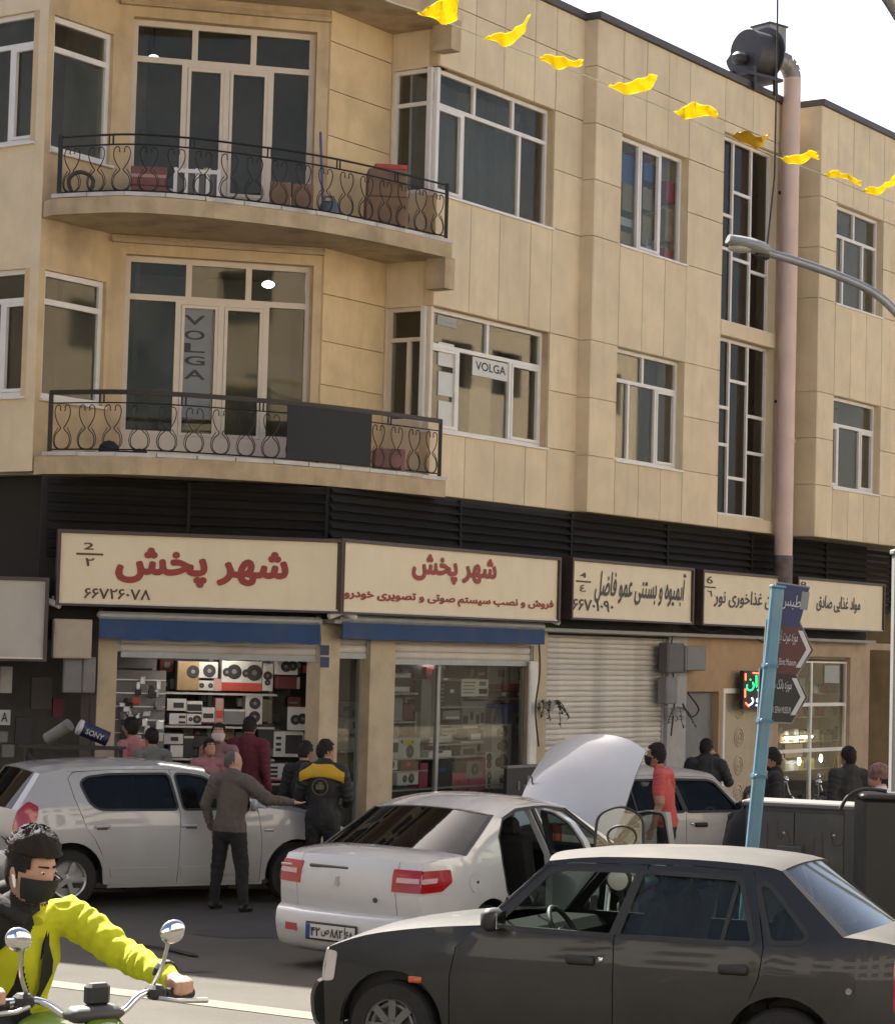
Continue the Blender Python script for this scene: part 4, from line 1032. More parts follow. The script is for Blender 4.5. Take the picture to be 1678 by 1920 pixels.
def small_sedan(root, paint, roofm, bump, glassm, openw=False):
    c = Car(root, .80, .87, .40, 1.0, 1.70, .07, -1.2, -2.08, .08, paint)
    f0 = 1.1725; r = .27; ra = .325; c.kz = .90; c.tx = .60
    hood = [(1.60, .715), (1.35, .80), (1.0, .86), (.62, .90)]; hb = [(.08, .01), (.03, .045), (.01, .06), (.12, .05)]
    ws = [(.62, .90), (.27, 1.325)]; wsb = [(.12, .05), (.06, .045)]
    roof = [(.27, 1.325), (-.05, 1.365), (-.6, 1.375), (-1.0, 1.355), (-1.12, 1.33)]; rb = [(.06, .045), (.0, .055), (0, .06), (0, .055), (-.05, .045)]
    rw = [(-1.12, 1.33), (-1.50, .955)]; rwb = [(-.05, .045), (-.12, .04)]
    tr = [(-1.50, .955), (-1.85, .93), (-2.02, .895)]; trb = [(-.12, .04), (-.03, .035), (-.06, .02)]
    re = [(-2.02, .895), (-2.06, .7), (-2.05, .5)]; reb = [(-.06, .02), (-.06, 0), (-.06, 0)]
    c.loft('hood', hood, hb); c.loft('windscreen', ws, wsb, glassm, th=.008, off=-.006, nt=12); c.loft('roof', roof, rb, roofm, p=3)
    c.loft('rear_window', rw, rwb, glassm, th=.008, off=-.008, t0=-.93, t1=.93, nt=12); c.loft('boot_lid', tr, trb, roofm)
    c.loft('window_seal', rw, rwb, blk_plastic, t0=-1, t1=-.92, nt=2, off=.002); c.loft('window_seal', rw, rwb, blk_plastic, t0=.92, t1=1, nt=2, off=.002)
    c.loft('rear_panel', re, reb, nt=14); c.loft('rear_bumper', [(-2.05, .5), (-2.11, .44), (-2.11, .3), (-2.0, .2)], [(-.06, 0)] * 4, bump, off=.012)
    c.loft('front_bumper', [(1.58, .19), (1.68, .27), (1.70, .42), (1.66, .50)], [(.09, 0), (.11, 0), (.11, 0), (.10, 0)], bump, off=.02)
    c.loft('grille', [(1.63, .50), (1.625, .60), (1.60, .715)], [(.10, 0), (.10, 0), (.10, .01)], dk_plastic, off=-.004)
    for s_ in (1, -1): c.loft('headlight', [(1.63, .51), (1.625, .60), (1.605, .70)], [(.10, 0), (.10, 0), (.10, .01)], clear_lens, t0=s_ * .66, t1=s_ * .995, nt=5, off=.012)
    c.panel('side_headlight', rnd([(1.63, .51), (1.605, .70), (1.54, .69), (1.56, .52)], .02), m=clear_lens, off=.006, d=.05)
    A = arch(f0, r + .01, ra, -8, 188); A2_ = arch(-f0, r + .01, ra, 188, 28)
    c.panel('front_wing', [(.62, .90), (1.0, .86), (1.35, .80), (1.60, .715), (1.625, .60), (1.63, .50), (1.62, .25), (1.51, .22)] + A + [(.806, .21), (.806, .60), (.775, .76), (.66, .865)])
    wf = rnd([(.525, .905), (.25, 1.245), (.16, 1.27), (-.285, 1.277), (-.172, .892)], .03); wr = rnd([(-.215, .892), (-.315, 1.275), (-.885, 1.262), (-.995, .892)], .03); wq = rnd([(-1.105, .905), (-1.005, 1.235), (-1.055, 1.235), (-1.30, .95), (-1.27, .915)], .03)
    fd = c.panel('front_door', [(.80, .21), (.80, .60), (.77, .76), (.66, .868), (.605, .905), (.265, 1.29), (.12, 1.318), (-.338, 1.325), (-.19, .87), (-.20, .21)], [wf])
    rd = c.panel('rear_door', [(-.206, .21), (-.196, .87), (-.344, 1.325), (-.6, 1.335), (-.962, 1.315), (-1.062, .87), (-1.04, .70), (-.985, .57), (-.885, .44), (-.84, .32), (-.83, .21)], [wr])
    c.panel('rear_wing', [(-.968, 1.315), (-1.12, 1.33), (-1.50, .955), (-1.85, .93), (-2.02, .895), (-2.06, .7), (-2.05, .5), (-2.02, .24), (-1.55, .22)] + A2_ + [(-.892, .45), (-.99, .575), (-1.046, .70), (-1.068, .87)], [wq])
    c.panel('roof_rail', [(.62, .90), (.27, 1.325), (-.05, 1.365), (-.6, 1.375), (-1.0, 1.355), (-1.12, 1.33), (-.968, 1.318), (-.6, 1.339), (-.34, 1.33), (.12, 1.323), (.268, 1.295), (.608, .905)], th=.03)
    for w_, nm in ((wf, 'door_window'), (wr, 'door_window'), (wq, 'quarter_window')): c.panel(nm, w_, m=glassm, off=-.018, th=.006, smooth=60, sides=((-1,) if (w_ is wf and openw) else (1, -1)))
    td = blk_plastic
    for w_ in (wf, wr, wq): c.panel('window_trim', grow(w_, .026), [grow(w_, -.004)], td, off=.003, th=.02, d=.06)
    c.panel('window_bar', [(-.81, .892), (-.865, 1.265), (-.89, 1.265), (-.835, .892)], m=td, off=-.008, th=.015)
    c.panel('pillar_trim', [(-.16, .892), (-.275, 1.29), (-.325, 1.29), (-.225, .892)], m=td, off=.005, th=.01)
    for x, z in ((.0, .735), (-.90, .735)): c.handle(x, z, td)
    sym_box(c, 'door_lock', -.12, c.W(-.12, .745) + .004, .745, (.03, .012, .03), chrome)
    sym_box(c, 'side_indicator', 1.02, c.W(1.02, .56) + .004, .56, (.085, .014, .04), amber_lens)
    c.panel('fuel_flap', rnd([(-1.36, .60), (-1.36, .76), (-1.58, .76), (-1.58, .60)], .04), m=paint, off=.006, th=.004, sides=(1,)); MB().lathe([(.018, 0), (.018, .014)], (-1.55, c.W(-1.55, .66) + .004, .66), (0, 1, 0), 12).build('fuel_lock', chrome, c.root)
    c.mirror(.52, .90, td); c.panel('sill', [(.84, .19), (.84, .215), (-.84, .215), (-.84, .19)], m=td, off=-.01)
    for s_ in (1, -1):
        c.loft('tail_light', [(-2.03, .86), (-2.06, .7), (-2.055, .56)], [(-.06, .01), (-.06, 0), (-.06, 0)], red_lens, t0=s_ * .60, t1=s_ * .99, nt=5, off=.008)
    c.panel('side_tail_light', rnd([(-1.90, .84), (-2.03, .84), (-2.06, .7), (-2.05, .55), (-1.90, .55)], .03), m=red_lens, off=.006, d=.05)
    c.panel('side_tail_lens', rnd([(-1.94, .66), (-2.02, .66), (-2.02, .57), (-1.94, .57)], .02), m=amber_lens, off=.009, d=.05)
    c.wheel(f0, r, .17, .70, 'cap', rim_m=mat('worn_rim', (.13, .13, .125), .45, metal=.5, var=.2)); c.wheel(-f0, r, .17, .70, 'cap', rim_m=MT['worn_rim']); c.liner((f0, -f0), ra + .01); c.inside(.62, .0, -.78)
    for k, (x0_, y0_) in enumerate(((.72, .2), (.72, -.35))): MB().tube([(.70, y0_, .955), (.62, y0_ + .2, .985), (.52, y0_ + .42, 1.05)], .008, 6).build('wiper', td, c.root)
    return c
def glass_interior(): pass
# ---- grey sedan in the foreground
gs = place_car('dusty dark grey sedan with black door handles, nearest car at the lower right', 755, 13.65, 1.1725, .70, math.pi - R(22), name='grey_sedan', scale=1.0, lift=-.02)
GS = small_sedan(gs, paint_grey, dust_roof, mat('grey_bumper', (.06, .058, .055), .5, var=.15, dirt=((.12, .11, .09), .4, 3)), g_car, openw=True)
# ---- light sedan parked by the grocery
bs = place_car('silvery white sedan parked behind the man in the coral polo shirt', 1330, 27.0, 0.1, -.8, R(24), name='silver_sedan', scale=1.02)
small_sedan(bs, mat('silver_white_paint', (.40, .385, .36), .35, metal=.15, coat=.5, var=.05), MT['silver_white_paint'], MT['silver_white_paint'], g_tint)
# ---- white sedan with raised bonnet
ws_ = place_car('white sedan with raised bonnet and open doors, seen from its rear', 662, 20.3, -1.2225, .68, math.radians(55), name='white_sedan')
def bonnet_sedan(root):
    c = Car(root, .83, .95, .40, .9, 2.03, .16, -1.15, -2.19, .13, paint_white2, .64); f0 = 1.2225; r = .295; ra = .345
    ws = [(.92, .98), (.20, 1.355)]; roof = [(.20, 1.355), (-.2, 1.40), (-.6, 1.395), (-.95, 1.325)]; rw = [(-.95, 1.325), (-1.52, 1.02)]
    tr = [(-1.52, 1.02), (-1.88, 1.005), (-2.07, .975)]; re = [(-2.07, .975), (-2.12, .87), (-2.14, .72), (-2.115, .545)]
    c.loft('windscreen', ws, [(.16, .05), (.08, .05)], g_car, th=.008, off=-.006, nt=12)
    c.loft('roof', roof, [(.08, .05), (0, .06), (0, .06), (-.08, .05)], p=3)
    c.loft('rear_window', rw, [(-.08, .05), (-.16, .045)], g_tint, th=.008, off=-.006, t0=-.95, t1=.95, nt=12, sub=4)
    for s_ in (1, -1): c.loft('window_seal', rw, [(-.08, .05), (-.16, .045)], blk_plastic, t0=s_ * .94, t1=s_ * .99, nt=2, off=.002)
    c.loft('boot_lid', tr, [(-.16, .045), (-.05, .05), (-.07, .025)], nt=18, t0=-.97, t1=.97); 
    lid = c.loft('boot_face', re, [(-.07, .025), (-.085, 0), (-.085, 0), (-.08, 0)], t0=-.70, t1=.70, nt=12)
    for s_ in (1, -1): c.loft('rear_corner', re, [(-.07, .025), (-.085, 0), (-.085, 0), (-.08, 0)], t0=s_ * .71, t1=s_ * 1.0, nt=5)
    bp = [(-2.115, .54), (-2.18, .50), (-2.20, .38), (-2.16, .24), (-2.06, .19)]; bb = [(-.08, 0), (-.095, 0), (-.10, 0), (-.09, 0), (-.08, 0)]
    c.loft('rear_bumper', bp, bb, off=.012, nt=20)
    c.panel('bumper_side', [(-2.115, .54), (-2.18, .50), (-2.20, .38), (-2.16, .24), (-2.06, .19), (-1.62, .20), (-1.58, .42), (-1.62, .53)], off=.012)
    for s_ in (1, -1): c.loft('tail_light', [(-2.095, .925), (-2.12, .86), (-2.138, .745)], [(-.085, 0)] * 3, red_lens, t0=s_ * .66, t1=s_ * 1.0, nt=5, off=.012)
    c.panel('side_tail_light', rnd([(-2.138, .745), (-2.095, .925), (-1.78, .925), (-1.77, .82), (-1.90, .75)], .02), m=red_lens, off=.012, d=.05)
    for s_ in (1, -1): c.loft('tail_light_lens', [(-2.122, .86), (-2.131, .82)], [(-.085, 0)] * 2, pink_lens, t0=s_ * .72, t1=s_ * .99, nt=4, off=.02)
    c.panel('tail_light_side_lens', rnd([(-2.131, .82), (-2.122, .86), (-1.95, .865), (-1.96, .825)], .012), m=pink_lens, off=.019, d=.05)
    for s_ in (1, -1): c.loft('rear_reflector', [(-2.195, .415), (-2.197, .355)], [(-.10, 0)] * 2, red_lens, t0=s_ * .60, t1=s_ * .80, nt=3, off=.02)
    # number plate, boot trim and badges
    xr = lambda z, t: c.edge(-2.19, z, (-.098, 0), t, 2.4).x - .016
    yc = .04; pl_ = MB().cbox((xr(.38, 0) - .012, yc, .375), (.02, .54, .15), .01).build('number_plate_frame', blk_plastic, root)
    X0 = xr(.38, 0) - .024; MB().box((X0, yc, .375), (.006, .51, .115)).build('number_plate', plate_m, pl_)
    MB().box((X0 - .004, yc + .232, .375), (.006, .04, .113)).build('plate_band', plate_b, pl_); MB().box((X0 - .004, yc - .155, .375), (.006, .008, .113)).build('plate_divider', plate_t, pl_)
    lettering('۴۲', V((X0 - .006, yc + .15, .372)), V((0, -1, 0)), ZUP, .10, .075, plate_t, pl_, bold=.02); lettering('ص', V((X0 - .006, yc + .045, .368)), V((0, -1, 0)), ZUP, .085, .06, plate_t, pl_, bold=.02)
    lettering('۸۸۲', V((X0 - .006, yc - .07, .372)), V((0, -1, 0)), ZUP, .13, .075, plate_t, pl_, bold=.02); lettering('۶۸', V((X0 - .006, yc - .205, .37)), V((0, -1, 0)), ZUP, .075, .06, plate_t, pl_, bold=.02)
    xe = lambda z, t: c.edge(-2.125, z, (-.085, 0), t, 2.4).x
    MB().cbox((xe(.88, 0) + .03, .18, .90), (.03, .42, .028), .008).build('boot_slot', dk_plastic, root)
    bd = MB().lathe([(.045, 0), (.040, .012), (.02, .016), (.001, .016)], (xe(.77, 0) - .0, .06, .775), (-1, 0, 0), 6); bd.box((xe(.77, 0) - .012, .06, .79), (.02, .03, .085)); bd.build('badge', alloy, root)
    MB().lathe([(.022, 0), (.020, .012), (.001, .012)], (xe(.68, 0) - .002, -.33, .665), (-1, 0, 0), 12).build('boot_lock', dk_plastic, root)
    for y, w_ in ((-.47, .17), (.66, .12)): MB().cbox((xe(.88, .6) + .03, y, .885), (.012, w_, .02), .004).build('script_badge', alloy, root)
    # sides
    A = arch(f0, r + .01, ra, -8, 188); B = arch(-f0, r + .01, ra, 188, 22)
    c.panel('front_wing', [(.92, .98), (1.3, .92), (1.7, .82), (1.92, .70), (1.97, .55), (1.98, .25), (1.62, .22)] + A + [(.866, .21), (.866, .7), (.83, .9), (.80, .975)])
    wf = rnd([(.76, .985), (.20, 1.305), (.0, 1.345), (-.235, 1.345), (-.135, .975)], .04); wr = rnd([(-.195, .975), (-.295, 1.345), (-.55, 1.34), (-.80, 1.27), (-.93, 1.12), (-.94, .985)], .05)
    fdo = [(.86, .21), (.86, .7), (.825, .9), (.80, .98), (.22, 1.335), (0, 1.372), (-.295, 1.375), (-.165, .95), (-.17, .21)]
    rdo = [(-.176, .21), (-.171, .95), (-.301, 1.375), (-.6, 1.365), (-.84, 1.30), (-.98, 1.15), (-1.03, .93), (-.99, .70), (-.90, .55), (-.86, .38), (-.80, .21)]
    c.panel('front_door', fdo, [wf], sides=(1,)); c.panel('rear_door', rdo, [wr], sides=(1,))
    for w_ in (wf, wr): c.panel('door_window', w_, m=g_tint, off=-.018, th=.006, sides=(1,))
    c.panel('rear_wing', [(-.846, 1.30), (-.95, 1.325), (-1.52, 1.02), (-1.88, 1.005), (-2.07, .975), (-2.12, .87), (-2.14, .72), (-2.115, .53), (-1.62, .53), (-1.60, .40)] + B[3:] + [(-.91, .55), (-1.0, .70), (-1.04, .93), (-.99, 1.15)])
    c.panel('roof_rail', [(.92, .98), (.20, 1.355), (-.2, 1.40), (-.6, 1.395), (-.95, 1.325), (-.846, 1.303), (-.6, 1.369), (-.3, 1.379), (0, 1.376), (.22, 1.339), (.81, .985)], th=.03)
    c.panel('door_seal', grow(rdo, .0), [grow(rdo, -.03)], blk_plastic, off=-.012, th=.02, sides=(-1,), d=.06); c.panel('door_seal', grow(fdo, 0), [grow(fdo, -.03)], blk_plastic, off=-.012, th=.02, sides=(-1,), d=.06)
    c.panel('centre_pillar', [(-.10, .21), (-.10, .95), (-.23, 1.37), (-.34, 1.37), (-.23, .95), (-.24, .21)], off=-.03, th=.06, sides=(-1,)); c.panel('sill', [(.9, .19), (.9, .26), (-.84, .26), (-.84, .19)], off=-.02, th=.08)
    # right-hand doors stand open
    for nm, ol, w_, hx, ang in (('rear_door', rdo, wr, -.18, 58), ('front_door', fdo, wf, .84, 64)):
        p = V((hx, -c.W(hx, .6), 0)); c.X = MX.Translation(p) @ MX.Rotation(R(ang), 4, 'Z') @ MX.Translation(-p)
        d_ = c.panel(nm, ol, [w_], sides=(-1,), th=.05)[0]; d_['label'] = 'open rear passenger door' if nm == 'rear_door' else 'open front passenger door'
        c.panel('door_window', w_, m=g_car, off=-.02, th=.006, sides=(-1,), parent=d_); c.panel('window_seal', grow(w_, .018), [grow(w_, -.006)], blk_plastic, off=.004, th=.058, sides=(-1,), parent=d_, d=.06)
        if nm == 'front_door': c.panel('door_lining', [(.80, .27), (.80, .90), (-.12, .90), (-.13, .27)], m=trimd, off=-.055, th=.03, sides=(-1,), parent=d_)
        else:
            q = c.T(V((-.88, -c.W(-.88, .72) - .012, .72))); q2 = c.T(V((-.70, -c.W(-.7, .72) - .012, .72))); MB().bar(q, q2, .03, .05).build('door_handle', blk_plastic, d_)
            q = c.T(V((-.9, -c.W(-.9, .5) + .07, .62))); MB().ell(q, (.05, .05, .035)).build('door_grip', blk_plastic, d_, smooth=60)
        c.X = None
    c.panel('fuel_flap', [(-1.45 + .085 * math.cos(a), .80 + .085 * math.sin(a)) for a in [2 * math.pi * k / 20 for k in range(20)]], off=.004, th=.004, sides=(-1,), d=.04)
    MB().lathe([(.012, 0), (.012, .014)], (-1.43, -c.W(-1.43, .8), .80), (0, -1, 0), 10).build('fuel_lock', dk_plastic, root)
    c.loft('nose', [(1.92, .70), (1.98, .52)], [(.12, 0), (.12, 0)]); c.loft('front_bumper', [(1.98, .52), (2.02, .40), (1.94, .2)], [(.12, 0)] * 3, off=.01)
    MB().box((1.45, 0, .62), (.9, 1.3, .10)).cbox((1.5, .1, .74), (.5, .6, .2), .05).build('engine', blk_plastic, root)
    # raised bonnet, hinged at the windscreen
    Wk = c.Wm; c.Wm = .62; p = V((1.17, 0, 1.0)); c.X = MX.Translation(p) @ MX.Rotation(R(-67), 4, 'Y') @ MX.Translation(V((.22, 0, .01)) - p)
    hd = c.loft('bonnet', [(1.96, .685), (1.85, .745), (1.6, .85), (1.3, .92), (.95, .985)], [(.14, .02), (.10, .05), (.04, .07), (.0, .075), (.10, .055)], p=2.6, nt=20, th=.03, sub=4); hd['label'] = 'raised bonnet'
    for y in (.22, -.22):
        q = c.T(V((1.10, y, 1.02 + .005))); n_ = (c.T(V((1.1, y, 2))) - c.T(V((1.1, y, 1)))).normalized(); MB().lathe([(.016, -.01), (.016, .012), (.008, .02)], q + n_ * .012, n_, 10).build('washer_jet', blk_plastic, hd)
    c.X = None; c.Wm = Wk; MB().tube([(1.7, .55, .74), (1.42, .5, 1.52)], .008, 6).build('bonnet_stay', blk_plastic, root)
    c.wheel(f0, r, .185, .72); c.wheel(-f0, r, .185, .72); c.liner((f0, -f0), ra + .01); c.inside(.85, .12, -.72)
    MB().tube([(-1.9, .3, .22), (-2.14, .3, .20)], .025, 8).build('exhaust_pipe', dk_plastic, root)
    MB().box((0, 0, .30), (3.5, 1.35, .12)).build('underbody', blk_plastic, root); c.mirror(.66, .98, paint_white2, sides=(1,))
    return c
bonnet_sedan(ws_)
# ---- white hatchback at the left
hb_ = place_car('white five door hatchback parked at the left, seen along its right side', 130, 23.35, -1.2945, -.76, R(27), name='white_hatchback', scale=.97)
def hatchback(root):
    c = Car(root, .865, 1.02, .36, .95, 2.02, .15, -1.25, -1.95, .10, paint_white, .68); f0 = 1.2945; r = .31; ra = .37
    hood = [(1.90, .80), (1.6, .92), (1.25, 1.0), (.95, 1.035)]; roof = [(.25, 1.42), (-.3, 1.485), (-.9, 1.48), (-1.4, 1.445), (-1.60, 1.405)]
    c.loft('hood', hood, [(.12, .01), (.06, .05), (.02, .06), (.14, .05)]); c.loft('windscreen', [(.95, 1.035), (.25, 1.42)], [(.14, .05), (.08, .045)], g_car, th=.008, off=-.006, nt=12)
    c.loft('roof', roof, [(.08, .045), (0, .05), (0, .05), (0, .05), (-.06, .04)], p=3)
    rw = [(-1.60, 1.405), (-1.85, 1.03)]; c.loft('rear_window', rw, [(-.06, .04), (-.10, .02)], g_tint, th=.008, off=-.006, t0=-.86, t1=.86, nt=12)
    for s_ in (1, -1): c.loft('rear_pillar', rw, [(-.06, .04), (-.10, .02)], t0=s_ * .85, t1=s_ * 1, nt=3)
    c.loft('tailgate', [(-1.85, 1.03), (-1.91, .85), (-1.90, .60)], [(-.10, .02), (-.09, 0), (-.09, 0)], nt=14); c.loft('rear_bumper', [(-1.90, .60), (-1.96, .5), (-1.95, .36), (-1.84, .24)], [(-.09, 0)] * 4, off=.012)
    A = arch(f0, r + .02, ra, -10, 190); B = arch(-f0, r + .02, ra, 190, 15)
    c.panel('front_wing', [(.95, 1.035), (1.25, 1.0), (1.6, .92), (1.90, .80), (1.97, .62), (1.97, .30), (1.70, .25)] + A + [(.866, .25), (.87, .7), (.84, .95), (.82, 1.035)])
    wf = rnd([(.74, 1.04), (.22, 1.365), (.05, 1.395), (-.105, 1.40), (-.03, 1.035)], .04); wr = rnd([(-.10, 1.035), (-.185, 1.40), (-.85, 1.395), (-1.10, 1.365), (-1.17, 1.31), (-1.07, 1.10), (-.97, 1.04)], .05)
    c.panel('front_door', [(.86, .25), (.864, .7), (.835, .95), (.80, 1.045), (.24, 1.395), (0, 1.44), (-.165, 1.45), (-.07, 1.0), (-.09, .25)], [wf])
    c.panel('rear_door', [(-.096, .25), (-.076, 1.0), (-.171, 1.45), (-.85, 1.445), (-1.24, 1.42), (-1.30, 1.36), (-1.24, 1.15), (-1.12, .85), (-1.02, .72), (-.945, .57), (-.936, .44), (-.925, .33), (-.91, .25)], [wr])
    c.panel('rear_wing', [(-1.247, 1.425), (-1.4, 1.445), (-1.60, 1.405), (-1.85, 1.03), (-1.91, .85), (-1.90, .60), (-1.90, .35), (-1.68, .26)] + B + [(-.945, .56), (-1.03, .725), (-1.13, .86), (-1.25, 1.16), (-1.306, 1.36)])
    c.panel('roof_rail', [(.95, 1.035), (.25, 1.42), (-.3, 1.485), (-.9, 1.48), (-1.4, 1.445), (-1.247, 1.428), (-.85, 1.449), (-.17, 1.454), (0, 1.444), (.24, 1.399), (.81, 1.05)], th=.03)
    for w_ in (wf, wr):
        c.panel('door_window', w_, m=g_tint, off=-.018, th=.006); c.panel('window_trim', grow(w_, .02), [grow(w_, -.004)], blk_plastic, off=.003, th=.02, d=.06)
    c.panel('tail_light', rnd([(-1.90, .60), (-1.91, .82), (-1.86, 1.02), (-1.74, 1.13), (-1.63, 1.07), (-1.68, .86), (-1.76, .66)], .03), m=red_lens, off=.012, d=.06)
    c.panel('tail_light_lens', rnd([(-1.895, .68), (-1.90, .82), (-1.82, .84), (-1.83, .72)], .02), m=clear_lens, off=.016, d=.06)
    c.panel('fuel_flap', rnd([(-1.36, .83), (-1.36, .99), (-1.58, .99), (-1.58, .83)], .05), off=.005, th=.004, sides=(-1,)); c.panel('door_moulding', [(.80, .33), (.80, .42), (-.06, .42), (-.06, .33)], off=.012, th=.012); c.panel('door_moulding', [(-.11, .33), (-.11, .42), (-.86, .42), (-.84, .33)], off=.012, th=.012)
    for x in (.02, -.95): c.handle(x, .86, paint_white, .18, .035)
    for x in (.05, -.95): sym_box(c, 'handle_recess', x, c.W(x, .84) + .002, .838, (.12, .006, .022), dk_plastic)
    c.panel('sill', [(.9, .21), (.9, .27), (-.86, .27), (-.86, .21)], off=-.01)
    sym_box(c, 'script_badge', 1.28 - .33, c.W(.95, .80) + .004, .80, (.12, .01, .03), alloy)
    for s_ in (1, -1): c.loft('headlight', [(1.965, .66), (1.90, .79)], [(.12, 0), (.12, .01)], clear_lens, t0=s_ * .6, t1=s_ * .99, nt=5, off=.01)
    c.loft('grille', [(1.97, .62), (1.90, .80)], [(.12, 0), (.12, .01)], dk_plastic, nt=12); c.loft('front_bumper', [(1.97, .62), (2.02, .45), (1.96, .26)], [(.12, 0)] * 3, off=.01)
    c.wheel(f0, r, .19, .75); c.wheel(-f0, r, .19, .75); c.liner((f0, -f0), ra + .01); c.inside(.88, .15, -.75, zs=.6); c.mirror(.72, 1.04, paint_white)
    MB().box((0, 0, .32), (3.3, 1.4, .12)).build('underbody', blk_plastic, root)
    MB().tube([(-1.45, 0, 1.50), (-1.62, 0, 1.68)], .006, 6).build('aerial', blk_plastic, root)
hatchback(hb_)
from mathutils import noise
# ================================================================ PEOPLE
skin_m = mat('skin', (.36, .19, .12), .55, var=.08, vs_=20); skin2 = mat('skin_light', (.44, .25, .17), .55, var=.08, vs_=20)
hair_m = mat('hair_black', (.014, .010, .008), .75, var=.3, vs_=40, bump=.4, bs=120, spec=.3); hair_g = mat('hair_grey', (.07, .065, .06), .6, var=.3, vs_=40, bump=.5, bs=120)
eye_w = mat('eye_white', (.6, .57, .53), .2, var=0); eye_d = mat('eye_dark', (.01, .008, .006), .2, var=0)
cloth_black = mat('cloth_black', (.012, .011, .011), .85, var=.2, vs_=5, bump=.5, bs=14)
cloth_dark = mat('cloth_charcoal', (.025, .024, .024), .85, var=.2, vs_=5, bump=.5, bs=14)
shoe_m = mat('shoe_black', (.015, .013, .012), .5)
mask_black = mat('mask_black', (.012, .012, .012), .8, var=.1); mask_white = mat('mask_white', (.65, .68, .70), .7, var=.05)
JD = dict(pel=(0, 0, .97), che=(0, .01, 1.27), nk=(0, -.01, 1.47), hd=(0, .03, 1.625),
          shL=(-.185, 0, 1.425), shR=(.185, 0, 1.425), elL=(-.235, -.03, 1.14), elR=(.235, -.03, 1.14), haL=(-.25, .05, .90), haR=(.25, .05, .90),
          hpL=(-.092, 0, .93), hpR=(.092, 0, .93), knL=(-.105, .02, .51), knR=(.105, .02, .51), anL=(-.115, -.03, .09), anR=(.115, -.03, .09))
